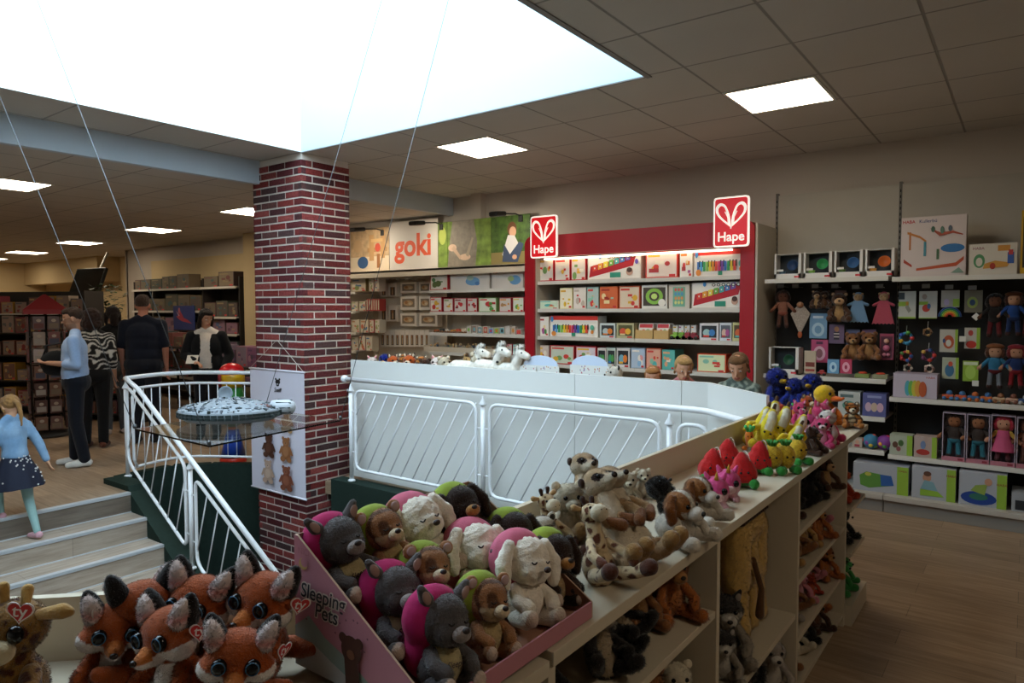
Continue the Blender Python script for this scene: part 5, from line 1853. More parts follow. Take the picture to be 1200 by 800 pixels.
make_sleeper('koala', 'plush_animal', '565152', hood='ae1c5c', muzzle='8a7f7c', belly='c2b084', ears='point')
make_sleeper('tiger', 'plush_tiger', 'a87650', face='c8ab84', hood='8fa03a', pattern=stripes('4a2a18', 210, 1, 2), belly='c2a878', muzzle='d2bc9c', word=False)
make_sleeper('lamb', 'plush_lamb', 'f2e8da', face=None, hood='d06a84', ears='flop', fluff=.003, fuzz=0, fl=.005, belly='f2e6d8', nose='3a2a28', word=False)
make_sleeper('puppy', 'plush_puppy', '2e1c14', face='2e1c14', hood='93a83c', ears='flop', muzzle='a8743c', belly='b89a70', fuzz=3500, word=False)


# ---- meerkat
def make_meerkat():
    t = proto('meerkat', name='plush_meerkat')
    TN, WH, DK = 'b8966e', 'd8cab4', '2a1812'

    def bpnt(co):
        return mixc(const(co, TN), WH, np.clip((-.004 - co[:, 1]) * 60, 0, 1) * (np.abs(co[:, 0]) < .045))

    def hpnt(co):
        c = mixc(const(co, 'c2a27c'), WH, np.clip((.262 - co[:, 2]) * 50, 0, 1) * (co[:, 1] < .02))
        for sx in (-1, 1):
            d = np.sqrt(((co[:, 0] - sx * .021) / .014) ** 2 + ((co[:, 1] + .034) / .03) ** 2 + ((co[:, 2] - .258) / .012) ** 2)
            c = mixc(c, DK, (d < 1).astype(np.float32))
        return c
    blob('body', [E_((0, .01, .065), (.062, .05, .068)), C_((0, .005, .11), .048, (0, 0, .19), .036, (0, 0, .22), .03), C_((0, .05, .03), .013, (.07, .1, .02), .009)], t, bpnt, voxel=.0045, fuzz=6000, fuzz_len=.005)
    blob('head', [E_((0, .0, .25), (.046, .044, .04)), C_((0, -.03, .242), .026, (0, -.066, .238), .014)], t, hpnt, voxel=.0035, fuzz=5000, fuzz_len=.004)
    sph('nose', t, (0, -.080, .242), (.009, .006, .008), mat('toy_nose', '20120e', .25))
    for sx in (-1, 1):
        sph('eye', t, (sx * .021, -.040, .258), .006, EYEM)
        e = blob('ear', [E_((sx * .045, .008, .262), (.009, .013, .014))], t, '3a2418', voxel=.003)
        blob('arm', [C_((sx * .042, -.01, .175), .017, (sx * .058, -.045, .135), .016, (sx * .03, -.062, .115), .017)], t, lambda co: mixc(const(co, TN), '8a5a38', (co[:, 1] < -.056).astype(np.float32)), voxel=.0045, fuzz=1000, fuzz_len=.005)
        blob('leg', [C_((sx * .045, -.01, .035), .03, (sx * .062, -.07, .026), .021, (sx * .066, -.105, .04), .023)], t, lambda co: mixc(const(co, TN), '9a7444', (co[:, 1] < -.092).astype(np.float32)), voxel=.0045, fuzz=1000, fuzz_len=.005)
    return t


make_meerkat()


# ---- floppy giraffe
def make_giraffe():
    t = proto('giraffe', name='plush_giraffe')
    CR, BR = 'cdb48e', '5c2e18'
    pt = patches(BR, 34, .28, 1)
    blob('body', [E_((0, .01, .055), (.052, .045, .058)), C_((0, .0, .1), .032, (0, 0, .16), .025, (0, 0, .19), .024)], t, body_paint(CR, None, pattern=pt), voxel=.004, fuzz=3500, fuzz_len=.004)
    blob('head', [E_((0, .0, .205), (.034, .034, .032)), ], t, body_paint(CR, None, pattern=patches(BR, 50, .25, 5)), voxel=.0035)
    blob('muzzle', [E_((0, -.04, .20), (.028, .027, .026))], t, 'd2c3a8', voxel=.0035)
    for sx in (-1, 1):
        sph('eye', t, (sx * .019, -.028, .219), .0045, EYEM)
        sph('nostril', t, (sx * .009, -.0655, .205), .002, '3a2a20')
        blob('horn', [C_((sx * .013, .005, .23), .006, (sx * .017, .006, .252), .009)], t, '3c2218', voxel=.003)
        blob('ear', [C_((sx * .028, .01, .222), .007, (sx * .05, .012, .228), .011)], t, 'c09a6a', voxel=.003)
        blob('arm', [C_((sx * .03, -.01, .12), .015, (sx * .06, -.05, .08), .015, (sx * .055, -.085, .05), .016)], t, lambda co: mixc(pt(co, const(co, CR)), BR, (co[:, 1] < -.078).astype(np.float32)), voxel=.004)
        blob('leg', [C_((sx * .035, -.01, .03), .022, (sx * .06, -.08, .022), .018, (sx * .07, -.13, .028), .024)], t, lambda co: mixc(pt(co, const(co, CR)), '4a2414', (co[:, 1] < -.112).astype(np.float32)), voxel=.004)
    return t


make_giraffe()


# ---- beagle
def beagle_head(co):
    c = const(co, '9a6434')
    x, y, z = co[:, 0], co[:, 1], co[:, 2]
    c = mixc(c, 'd8d0c4', ((np.abs(x) < .012) & (y < .02)).astype(np.float32))
    return mixc(c, 'd8d0c4', ((y < -.032) & (z < .105)).astype(np.float32))


sitter('beagle', 'plush_dog', 'cfc6b8', head='9a6434', hpaint=beagle_head, muzzle='d8d2c8', ear=('flop', '7f4c22', None), limb='cfc6b8', hz=.112, br=(.052, .062, .045), fuzz=3000, mz=(.028, .026, .022), eye=.007)
sitter('black_dog', 'plush_dog', '17130f', ear=('flop', '17130f', None), fluff=.004, fuzz=3500, fl=.01)
sitter('bear', 'plush_bear', '8a5a34', belly='a87a4c', muzzle='b8905f', ear=('round', None, '6a4426'), fuzz=2500, fl=.007)
sitter('orange_bear', 'plush_bear', 'a8602c', belly='b8703a', muzzle='c08a54', ear=('round', None, '8a4a22'), fuzz=3000, fl=.009)
sitter('brown_bear', 'plush_bear', '3e2414', belly='5a3820', muzzle='7a5434', ear=('round', None, None), fuzz=2500, fl=.007)
sitter('cream_bear', 'plush_bear', 'd6c9b0', belly='dccfb8', muzzle='cdc0a6', ear=('round', None, None), fuzz=2500, fl=.007)


def badger_head(co):
    c = const(co, 'c2b8a8')
    x = np.abs(co[:, 0])
    return mixc(c, '1a1614', ((x > .012) & (x < .034)).astype(np.float32))


sitter('badger', 'plush_badger', '2a2523', belly='a8947a', hpaint=badger_head, muzzle='c2b8a8', ear=('round', '1a1614', 'c2b8a8'), limb='1e1917', fuzz=2500, fl=.008)


def husky_head(co):
    c = const(co, '3a3634')
    return mixc(c, 'c8c0b4', ((co[:, 1] < -.02) & (co[:, 2] < .172)).astype(np.float32))


sitter('husky', 'plush_husky', '2f2b2a', belly='c8c0b4', hpaint=husky_head, muzzle='cdc6bc', ear=('point', '2a2624', '9a8f86'), limb='8a7f72', fuzz=3000, fl=.008)
sitter('penguin', 'plush_panda', 'b8b0a2', belly='c8c0b2', head='c8c0b2', muzzle='c8c0b2', ear=('round', '161312', None), limb='161312', fuzz=2000, fl=.006)
sitter('monkey', 'plush_monkey', '4a2f1e', belly='b08a5c', muzzle='b8926a', ear=('round', '4a2f1e', 'b8926a'), mz=(.034, .02, .026), fuzz=1500)
sitter('pink_bear', 'plush_pig', 'b8707c', belly='c88a94', muzzle='c47a88', ear=('point', None, None), nose='8a3f50', fuzz=1500)
sitter('hot_pink_cat', 'plush_cat', 'c8366a', belly='d88aa4', head='d0406f', muzzle='dcb8b8', ear=('point', None, 'e0a0b4'), eye=.012, fuzz=1500)
sitter('white_cat', 'plush_cat', 'c8a8a0', belly='d8c4bc', head='d8ccc4', hpaint=body_paint('d8ccc4', pattern=stripes('b89088', 120, 2, 4)), muzzle='e0d4cc', ear=('point', 'c8a898', 'd88a94'), eye=.009, fuzz=2000)
sitter('yellow_duck', 'plush_duck', 'd2a81c', head='e0b820', muzzle='d8641c', hr=(.058, .05, .05), mz=(.024, .046, .015), nose='d8641c', ear=('none', None, None), limb='d8701c', fuzz=1500, eye=.009)
sitter('orange_fox', 'plush_fox', 'b8541c', belly='d8c4a8', muzzle='d8c4a8', ear=('point', '3a1c10', 'd8c4a8'), fuzz=1500)
sitter('plush_tiger', 'plush_tiger', 'b8702c', belly='d0b890', muzzle='d8c8ac', pattern=stripes('241610', 170, 2, 1), ear=('round', '241610', 'd8c8ac'), fuzz=1500)
sitter('leopard', 'plush_leopard', 'a8804c', pattern=patches('3a2010', 70, .38, 2), muzzle='c8b088', ear=('round', None, None), fuzz=1500)
sitter('blue_bird', 'plush_bird', '1c2c86', belly='2a3f9f', head='20339a', muzzle='c8a020', mz=(.014, .024, .01), nose='c8a020', ear=('none', None, None), fluff=.004, fuzz=4000, fl=.01, eye=.009)
sitter('green_dino', 'plush_dragon', '2f7a3a', belly='8ab04a', muzzle='3a8a44', ear=('point', 'a83a28', None), fuzz=800)
sitter('rabbit', 'plush_rabbit', '9a8f86', belly='c2b8ac', muzzle='c8beb4', ear=('long', None, None), fuzz=1500)
sitter('red_plush', 'plush_monster', 'a83a1e', belly='b8502a', ear=('round', None, None), muzzle='b8502a', fuzz=2500, fl=.01)
sitter('zebra', 'plush_zebra', 'c8beb0', hpaint=body_paint('c8beb0', pattern=stripes('2a2420', 150, 2, 3)), pattern=stripes('2a2420', 130, 2, 6), muzzle='b89a8c', ear=('round', None, '2a2420'), mz=(.026, .034, .022), fuzz=1500)


# ---- round pink one with a horn
def make_pony_ball():
    t = proto('pink_ball', name='plush_pony')
    blob('body', [E_((0, 0, .05), (.045, .045, .048)), C_((-.02, -.03, .012), .013, (-.024, -.04, .008), .013), C_((.02, -.03, .012), .013, (.024, -.04, .008), .013)], t,
         lambda co: mixc(const(co, 'd8508c'), 'd8a8b4', ((co[:, 1] < -.02) & (co[:, 2] < .05)).astype(np.float32)), voxel=.0035, fuzz=2500, fuzz_len=.004)
    blob('muzzle', [E_((0, -.042, .038), (.022, .012, .015))], t, 'e0b8bc', voxel=.003)
    m = MB(); m.lathe([(.008, 0), (.0005, .03)], cmat('d8a83a', .3), 10, Matrix.Translation((0, -.02, .092)) @ Matrix.Rotation(.3, 4, 'X')); m.build('horn', t)
    for sx in (-1, 1):
        sph('eye', t, (sx * .022, -.038, .058), (.010, .008, .011), EYEM)
        blob('ear', [C_((sx * .024, 0, .09), .011, (sx * .032, 0, .108), .005)], t, 'd8508c', voxel=.003)
    return t


make_pony_ball()


# ---- fruit shaped toys
def fruit_feet(t, col, y=-.03):
    for sx in (-1, 1):
        blob('foot', [C_((sx * .028, -.01, .016), .016, (sx * .034, y - .012, .018), .021)], t, col, voxel=.0035)


def make_melon():
    t = proto('melon', name='plush_watermelon')
    bm = []
    blob('body', [C_((-.008, 0, .05), .050, (.008, 0, .05), .050, (0, 0, .09), .038, (0, 0, .124), .016)], t,
         lambda co: mixc(const(co, 'c01c1c'), '2a7a2a', (co[:, 2] < .022).astype(np.float32)), voxel=.004, fuzz=1500, fuzz_len=.003)
    for k, (x, z) in enumerate(((-.022, .05), (.02, .055), (-.01, .075), (.014, .088), (-.002, .105), (.028, .04), (-.03, .035))):
        sph('seed', t, (x, -math.sqrt(max(0, (.050 - max(0, z - .05) * .38) ** 2 - x * x)) - .001, z), (.0028, .0015, .0045), '1a1010', 8, 6)
    for sx in (-1, 1):
        sph('eye', t, (sx * .014, -.044, .064), .005, EYEM)
    m = MB(); m.tube([(-.008, -.045, .052), (0, -.047, .049), (.008, -.045, .052)], .0012, cmat('1a1010'), 6); m.build('mouth', t)
    m = MB(); m.tube([(0, 0, .136), (.012, -.006, .145), (.02, -.02, .135), (.024, -.038, .11)], .0014, cmat('d8d0cc'), 6); m.build('hang_cord', t)
    fruit_feet(t, '2f8a34')
    return t


def make_pineapple():
    t = proto('pineapple', name='plush_pineapple')

    def pnt(co):
        g = np.maximum(np.sin(co[:, 2] * 300 + np.arctan2(co[:, 1], co[:, 0]) * 8), np.sin(co[:, 2] * 300 - np.arctan2(co[:, 1], co[:, 0]) * 8))
        return mixc(const(co, 'cda82a'), '9a7a18', np.clip((g - .9) * 10, 0, 1))
    blob('body', [E_((0, 0, .07), (.044, .042, .055))], t, pnt, voxel=.0035)
    for k in range(7):
        a = k * 2 * PI / 7
        m = MB(); m.tube([(0.008 * math.cos(a), .008 * math.sin(a), .118), (.02 * math.cos(a), .02 * math.sin(a), .14), (.030 * math.cos(a), .030 * math.sin(a), .142)], [.007, .007, .001], mat('leaf_felt', '3a8a3a', .8), 8); m.build('leaf', t)
    for sx in (-1, 1):
        sph('eye', t, (sx * .014, -.041, .075), .005, EYEM)
    fruit_feet(t, '2f8a34')
    return t


def make_banana():
    t = proto('banana', name='plush_banana')
    blob('body', [C_((0, .01, .03), .026, (0, -.012, .07), .032, (0, -.008, .115), .028, (0, .014, .15), .018)], t,
         lambda co: mixc(const(co, 'd8c01e'), 'd8d0b8', ((co[:, 2] > .085) & (co[:, 1] < .0) & (np.abs(co[:, 0]) < .017)).astype(np.float32)), voxel=.004, fuzz=1200, fuzz_len=.003)
    blob('stalk', [C_((0, .016, .16), .009, (0, .026, .182), .007)], t, '4a3018', voxel=.003)
    for sx in (-1, 1):
        blob('peel', [C_((sx * .024, -.01, .085), .012, (sx * .046, -.02, .075), .013, (sx * .056, -.028, .045), .007)], t, 'd8b81e', voxel=.0035)
        sph('eye', t, (sx * .012, -.043, .075), .0045, EYEM)
    fruit_feet(t, 'c8a820')
    return t


def make_carrot():
    t = proto('carrot', name='plush_carrot')
    blob('body', [C_((0, 0, .035), .02, (0, 0, .09), .032, (0, 0, .11), .03)], t, 'd0701c', voxel=.004)
    for k in range(5):
        a = k * 2 * PI / 5
        blob('leaf', [C_((.01 * math.cos(a), .01 * math.sin(a), .13), .010, (.03 * math.cos(a), .03 * math.sin(a), .165), .013)], t, '3aa04a', voxel=.004)
    for sx in (-1, 1):
        sph('eye', t, (sx * .011, -.03, .1), .0045, EYEM)
    fruit_feet(t, 'b8601a')
    return t


make_melon(); make_pineapple(); make_banana(); make_carrot()


# ---- lying / standing horse
def make_pony(kind, main, mane):
    t = proto(kind, name='plush_horse')
    blob('body', [C_((-.05, 0, .09), .036, (.05, 0, .09), .034), C_((.05, 0, .1), .026, (.085, 0, .16), .02), C_((.085, 0, .168), .023, (.125, 0, .155), .016)], t, main, voxel=.005, fuzz=1500, fuzz_len=.005)
    for x in (-.06, .055):
        for y in (-.022, .022):
            blob('leg', [C_((x, y, .08), .017, (x + .005, y * 1.2, .015), .014)], t, main, voxel=.005)
    blob('mane', [C_((.05, 0, .13), .012, (.075, 0, .185), .013, (.095, 0, .198), .011)], t, mane, voxel=.005, fuzz=800, fuzz_len=.01)
    blob('tail', [C_((-.085, 0, .1), .009, (-.11, 0, .07), .013, (-.115, 0, .03), .008)], t, mane, voxel=.005)
    for s_ in (-1, 1):
        blob('ear', [C_((.08, s_ * .012, .185), .007, (.082, s_ * .015, .204), .004)], t, main, voxel=.004)
        sph('eye', t, (.105, s_ * .018, .172), .004, EYEM)
    return t


make_pony('white_horse', 'ece6da', 'f2eee6')
make_pony('tan_horse', 'a88450', '6a4a28')
# ------------------------------------------------------------------ soft toys in their places
TZ = .976
# foxes on the near corner counter: (x, y, base z, turn, scale, pitch, roll, words)
def at_head(px, py, z):
    p = U(px, py, 'z', z)
    return p


foxes = [
    (128, 735, 1.092, -4, .80, 4, 6, 'plush fox with big eyes, front row, leftmost'),
    (210, 752, 1.085, -52, .84, 2, -6, 'plush fox facing left with heart tag behind its cheek, middle of front row'),
    (268, 776, 1.080, -8, .80, 4, 8, 'plush fox with big eyes, front row, right one beside the pink box'),
    (146, 730, 1.125, -165, .82, 0, 0, 'plush fox seen from behind, back row, leftmost, black ears up'),
    (208, 722, 1.125, -36, .86, 0, 8, 'plush fox in the back row with a white ear above the counter panel'),
    (290, 718, 1.132, -42, .88, 0, 8, 'plush fox in the back row right beside the pink display box'),
]
for px, py, z, tr, s, pt, rl_, lb in foxes:
    p = U(px, py, 'z', z)
    back = z > 1.11
    base = z - .152 * s
    if back:
        # the back row stands nearer the panel
        p = U(px, py, 'z', z + (.0))
        p = p + Vector((-.055, .055, 0))
    place('fox', (p.x, p.y, max(TZ, base)), lb, tr, s, pt, rl_, group=None)
p = U(10, 756, 'z', 1.10)
place('ty_giraffe', (p.x, p.y, TZ), 'big-eyed plush giraffe with red heart tag at the left edge', -40, .95, 0, 4)

# ---- pink display box with the sleeping toys
PINK = mat('pink_card', 'b87a86', .6, noise_amt=.05)
PINKD = mat('brown_card_inside', '9a705c', .7)
bx = thing('display_box', 'slanted pink cardboard display box of sleeping soft toys', 'display box', (-.91, 1.025, .9875))
X0, X1, Y0, Y1 = -1.085, -.735, .775, 1.275
zb, zl, zbk = .9875, 1.022, 1.232
ox, oy, oz = -.91, 1.025, .9875
th = .004


def side_pts(y):
    return [(X0 - ox, 0), (X1 - ox, 0), (X1 - ox, zl - oz), (X0 + .01 - ox, zbk - oz), (X0 - ox, zbk - oz)]


def xz_slab(m, pts, y0, y1, m_out, m_in, out_low=True):
    n = len(pts)
    vs = [(x, y0, z) for x, z in pts] + [(x, y1, z) for x, z in pts]
    m.add(vs, [list(range(n))], m_out if out_low else m_in)
    m.add(vs, [list(range(n, 2 * n))[::-1]], m_in if out_low else m_out)
    m.add(vs, [(i, i + n, (i + 1) % n + n, (i + 1) % n) for i in range(n)], mat('card_edge', 'b89a84', .8))


m = MB(); xz_slab(m, side_pts(0), Y0 - oy, Y0 + th - oy, PINK, PINKD)
lft = m.build('side_panel', bx)
m = MB(); xz_slab(m, side_pts(0), Y1 - th - oy, Y1 - oy, PINKD, PINK)
m.build('side_panel', bx)
m = MB(); m.box(X0 - ox, X0 + th - ox, Y0 + th - oy, Y1 - th - oy, 0, zbk - oz, PINKD); m.build('back_panel', bx)
m = MB(); m.box(X1 - th - ox, X1 - ox, Y0 + th - oy, Y1 - th - oy, 0, zl - oz, PINK); m.build('front_lip', bx)
m = MB(); m.box(X0 + th - ox, X1 - th - ox, Y0 + th - oy, Y1 - th - oy, 0, th, PINKD); m.build('base', bx)
# print on the left side: lettering with a pale outline, moon, hills, bear, stars
W, H = X1 - X0, zbk - zb
CR_ = cmat('d8c8b8'); DKT = cmat('2a2228')
pr = [
    ('p', [(0, 0), (.0, .30), (.12, .42), (.25, .30), (.42, .22), (.60, .10), (.8, .06), (.8, 0)], cmat('8a9a92')),
    ('p', [(0, 0), (.0, .16), (.15, .22), (.3, .14), (.5, .05), (.55, 0)], cmat('b8b4b0')),
    ('e', .08, .80, .035, .045, cmat('b89a5a')), ('e', .09, .815, .028, .036, PINK),
    ('t', 'Sleeping', .235, .60, .155, CR_, .075, .15), ('t', 'Pets', .265, .485, .155, CR_, .075, .15),
    ('t', 'Sleeping', .235, .60, .155, DKT, .012, .15), ('t', 'Pets', .265, .485, .155, DKT, .012, .15),
    ('e', .46, .30, .075, .105, cmat('4a2a20')), ('e', .40, .37, .03, .04, cmat('4a2a20')), ('e', .52, .37, .03, .04, cmat('4a2a20')), ('p', [(.42, .02), (.41, .24), (.51, .24), (.53, .02)], cmat('4a2a20')), ('e', .46, .27, .03, .035, cmat('7a4f38')),
    ('p', [(.60, .02), (.625, .14), (.65, .02)], cmat('4a4450')), ('t', 'NICI', .10, .90, .07, cmat('a86a74'), .005),
]
rr_ = random.Random(5)
for k in range(9):
    x = .12 + .5 * rr_.random(); z = .32 + .45 * rr_.random() * (1 - x)
    pr.append(('e', x, z, .006, .008, cmat('7a4a5a')))
m = MB(); m.art(pr, W, H, 0, 0, 0, step=.0003)
m.build('print', lft, (X0 - ox, Y0 - .0006 - oy, 0))

# sleepers: head pixel, row distance, kind
slp = [
    ('koala', 398, 642, -1.015, 'grey soft toy in magenta hood, back row of the pink box'),
    ('koala', 444, 712, -.90, 'grey soft toy in magenta hood, middle row of the pink box'),
    ('koala', 508, 752, -.80, 'grey soft toy in magenta hood, front corner of the pink box, word on belly'),
    ('tiger', 463, 622, -1.005, 'small striped tiger in green hood, back row of the pink box'),
    ('tiger', 505, 672, -.905, 'small striped tiger in green hood, middle row of the pink box'),
    ('tiger', 566, 716, -.81, 'small striped tiger in green hood, front row of the pink box'),
    ('lamb', 508, 612, -1.015, 'cream lamb with pink hood, back row of the pink box'),
    ('lamb', 562, 648, -.925, 'fluffy cream lamb with pink hood in the middle of the pink box'),
    ('lamb', 612, 696, -.83, 'fluffy cream lamb with pink hood, front row of the pink box'),
    ('puppy', 553, 594, -1.01, 'dark brown puppy in green hood, back corner of the pink box'),
    ('puppy', 604, 628, -.925, 'dark brown puppy in green hood, middle row of the pink box'),
    ('puppy', 645, 664, -.835, 'dark brown puppy in green hood, front row beside the counter'),
]
for i, (k, px, py, x, lb) in enumerate(slp):
    p = U(px, py, 'x', x)
    s = {'koala': .93, 'tiger': .84, 'lamb': 1.04, 'puppy': .9}[k]
    base = max(.992, p.z - .118 * s)
    place(k, (p.x - .0, max(p.y, .86), base), lb, (34, 30, 40)[i % 3], s, -16 if base > 1.0 else -8, (-8, 6, 10)[i % 3])
# toys under the upper layer so that the box is full
for i, (x, y, k) in enumerate(((-1.02, .86, 'puppy'), (-1.02, 1.0, 'lamb'), (-1.02, 1.14, 'tiger'), (-.92, .86, 'koala'))):
    place(k, (x, y, .992), 'soft toy in the lower layer of the pink box, %s from its left side' % ordl(i), 60, .62, -60, 0)

# ---- on the right counter
CT = ZT + .001


def foot(px, py):
    return U(px, py, 'z', CT)


def on_counter(kind, px, py, label, turn=0, s=1, pitch=0, roll=0, dz=0, x=None):
    """px, py: where its seat shows on the worktop"""
    p = foot(px, py)
    return place(kind, (p.x, p.y, CT + dz), label, turn, s, pitch, roll)


def by_head(kind, px, py, x, headz, label, turn=0, s=1, pitch=0, roll=0, dz=None):
    """px, py: centre of its head, x: distance row on the counter"""
    s0 = s
    lo, hi = s0 * .84, s0 * 1.06
    for _ in range(14):
        s = (lo + hi) / 2
        q = U(px, py, 'x', x)
        a_ = math.atan2(-q.x, q.y) + math.radians(turn)
        M = Matrix.Rotation(a_, 3, 'Z') @ Matrix.Rotation(math.radians(pitch), 3, 'X') @ Matrix.Rotation(math.radians(roll), 3, 'Y')
        off = M @ Vector((0, 0, headz * s))
        root = U(px, py, 'z', CT + off.z) - off
        if root.x > x:
            hi = s
        else:
            lo = s
    root.x = min(max(root.x, -1.07), -.775)
    root.y = min(root.y, 4.28)
    if DBG:
        print('BH', kind, px, py, round(root.x, 3), round(root.y, 3), round(s / s0, 2))
    return place(kind, (root.x, root.y, CT), label, turn, s, pitch, roll)


by_head('meerkat', 684, 545, -1.00, .25, 'tan meerkat, back one of three, highest head', 25, 1.08, -22, 6)
by_head('meerkat', 708, 568, -.93, .25, 'tan meerkat, front one of three, showing its white belly', 42, 1.16, -34, -4)
by_head('meerkat', 730, 566, -.98, .25, 'tan meerkat, right one of three, half hidden, looking up', 46, 1.14, -34, -2)
by_head('giraffe', 640, 588, -1.02, .205, 'small spotted giraffe at the left, head only above the others', 40, .85, 0, -6)
by_head('giraffe', 692, 602, -.93, .205, 'spotted giraffe sitting in front of the meerkats, brown hooves forward', 40, 1.0, -26, 6)
by_head('zebra', 634, 620, -.95, .165, 'small striped zebra behind the dark puppy', 30, .8, 0, 0)
by_head('penguin', 640, 648, -.93, .165, 'small black and white toy leaning by the pink box', 30, .75, -20, 0)
by_head('cream_bear', 665, 582, -1.02, .165, 'small pale toy peeking out between the two giraffes', 20, .8, 0, 0)
by_head('black_dog', 770, 572, -1.0, .165, 'fluffy black plush dog behind the beagles', 60, .9, -44, 0)
by_head('cream_bear', 736, 562, -1.06, .165, 'small cream toy head left of the fluffy black dog', 10, .62, 0, 0)
by_head('cream_bear', 750, 556, -1.09, .165, 'small white toy head behind the fluffy black dog', 10, .58, 0, 0)
by_head('beagle', 795, 592, -.90, .112, 'brown and white beagle, front one of two', 60, 1.15, 0, 0)
by_head('beagle', 816, 574, -.92, .112, 'brown and white beagle, back one of two', 60, 1.08, 0, 0)
by_head('pink_ball', 838, 575, -.86, .05, 'round pink pony, left one of two, on the counter', 10, 1.25, 0, 0)
by_head('pink_ball', 852, 566, -.86, .05, 'round pink pony, right one of two, on the counter', 10, 1.25, 0, 0)
for i, (px, py, x) in enumerate(((835, 540, -.97), (853, 528, -1.0), (870, 545, -.88), (890, 531, -.89))):
    by_head('melon', px, py, x, .085, 'red watermelon plush with green feet, %s from left' % ordl(i), 10, 1.12, 0, (5, 0, -4, 3)[i], dz=0)
by_head('pineapple', 905, 534, -.86, .075, 'yellow pineapple plush with green feet beside the watermelons', 5, 1.1, dz=0)
by_head('pineapple', 925, 534, -.82, .075, 'second yellow plush fruit right of the pineapple', 30, 1.1)
by_head('pineapple', 941, 526, -.82, .075, 'rightmost yellow plush fruit at the counter edge', 40, 1.05)
for i, (px, py, x, r) in enumerate(((866, 486, -1.0, 24), (887, 480, -1.02, 18), (900, 492, -.98, 22), (916, 488, -1.0, 24), (930, 505, -.90, 34), (936, 494, -.93, 30))):
    by_head('banana', px, py + 6, x, .1, 'yellow banana plush with brown stalk, %s from left' % ordl(i), 10, 1.15, 0, r)
for i, (px, py, x) in enumerate(((833, 490, -1.07), (846, 500, -1.06), (878, 509, -1.02), (897, 478, -1.07))):
    by_head('carrot', px, py, x, .11, 'carrot plush with green leaves, %s from left behind the watermelons' % ordl(i), 5, .62, dz=0)
by_head('brown_bear', 962, 508, -.86, .165, 'dark brown plush right of the bananas', 70, .72)
by_head('monkey', 955, 512, -.80, .165, 'small brown plush at the counter edge right of the bananas', 40, .5)
by_head('hot_pink_cat', 937, 478, -1.0, .165, 'bright pink cat sitting by the back panel', 20, .85)
by_head('hot_pink_cat', 962, 482, -.92, .165, 'bright pink cat in the middle of the pink pile', 50, 1.1)
by_head('hot_pink_cat', 972, 500, -.84, .165, 'bright pink cat at the counter edge', 20, .62)
by_head('pink_ball', 946, 495, -.98, .05, 'round pink pony between the pink cats', 30, 1.5)
by_head('white_cat', 985, 490, -.82, .165, 'pale tiger cat with pink legs at the far counter end', -20, .95)
by_head('hot_pink_cat', 997, 500, -.80, .165, 'dark pink plush at the right end of the counter', 0, .8)
by_head('plush_tiger', 998, 478, -.84, .165, 'small striped tiger on the far right counter corner', 10, .8)
by_head('leopard', 1008, 480, -.80, .165, 'small brown spotted plush at the far right corner', 10, .7)
by_head('orange_fox', 945, 470, -1.03, .165, 'small orange fox behind the pink toys', 50, .7)
by_head('yellow_duck', 965, 462, -.95, .165, 'yellow plush duck with orange bill', 60, 1.3)
# far corner counter
for i, (px, py, Y_, s, tr, k, lb) in enumerate(((910, 442, 4.55, 1.25, 30, 'blue_bird', 'big dark blue bird, left one, on the far corner counter'), (932, 452, 4.5, 1.0, -40, 'blue_bird', 'dark blue bird lying right of the bigger one'), (952, 448, 4.5, 1.1, -20, 'blue_bird', 'dark blue bird beside the yellow duck'))):
    p = U(px, py, 'y', Y_)
    p.x = min(p.x, -1.13) if i < 2 else p.x
    place(k, (p.x, p.y, max(CT - .0, p.z - .165 * s)), lb, tr, s, 0, 0)
for i, (px, py) in enumerate(((905, 460), (925, 462))):
    p = U(px, py, 'y', 4.35)
    place('red_plush', (p.x, p.y, CT), 'red plush lying %s on the far corner counter' % ['left', 'right'][i], 40, .8, -75, 0)

# ---- inside the right counter
def shelf_toy(kind, px, py, x, zs, headz, label, turn=0, s=1, pitch=0, roll=0, lift=0):
    p = U(px, py, 'x', x)
    return place(kind, (p.x, p.y, zs + .001 + lift), label, turn, s, pitch, roll)


# upper compartments of the first bay
def inside(kind, x, y, z, label, turn, s, pitch=0, roll=0):
    return place(kind, (x, y, z + .001), label, turn, s, pitch, roll)


inside('badger', -.80, 1.46, .745, 'black and white badger lying in the nearest shelf compartment', 30, .85, -38, 10)
inside('badger', -.79, 1.61, .775, 'second badger at the front edge of the nearest compartment', 50, .75, -55, -10)
inside('black_dog', -.765, 1.53, .765, 'shaggy black plush at the near compartment edge', 60, .6, -60, 0)
inside('bear', -.93, 1.66, .745, 'tan bear deep in the nearest compartment', 30, .88)
inside('bear', -.87, 1.76, .745, 'tan bear beside the orange brown bear, nearest compartment', 30, .8)
inside('orange_bear', -.82, 1.88, .745, 'orange brown bear sitting at the right, nearest compartment', 30, .9)
inside('orange_bear', -.93, 1.84, .745, 'orange brown bear behind the other one, nearest compartment', 30, .85)
inside('cream_bear', -.98, 1.93, .745, 'cream bear in the back corner of the nearest compartment', 20, .92)
inside('penguin', -.83, 1.22, .745, 'white and black plush at the near end of the compartment', 20, .9, -20)
inside('rabbit', -.84, 1.62, .40, 'grey rabbit on the lower shelf of the first bay', 20, .95)
inside('bear', -.86, 1.80, .40, 'tan bear on the lower shelf of the first bay', 20, 1.0)
inside('cream_bear', -.82, 1.92, .40, 'cream bear on the lower shelf of the first bay', 20, .9)
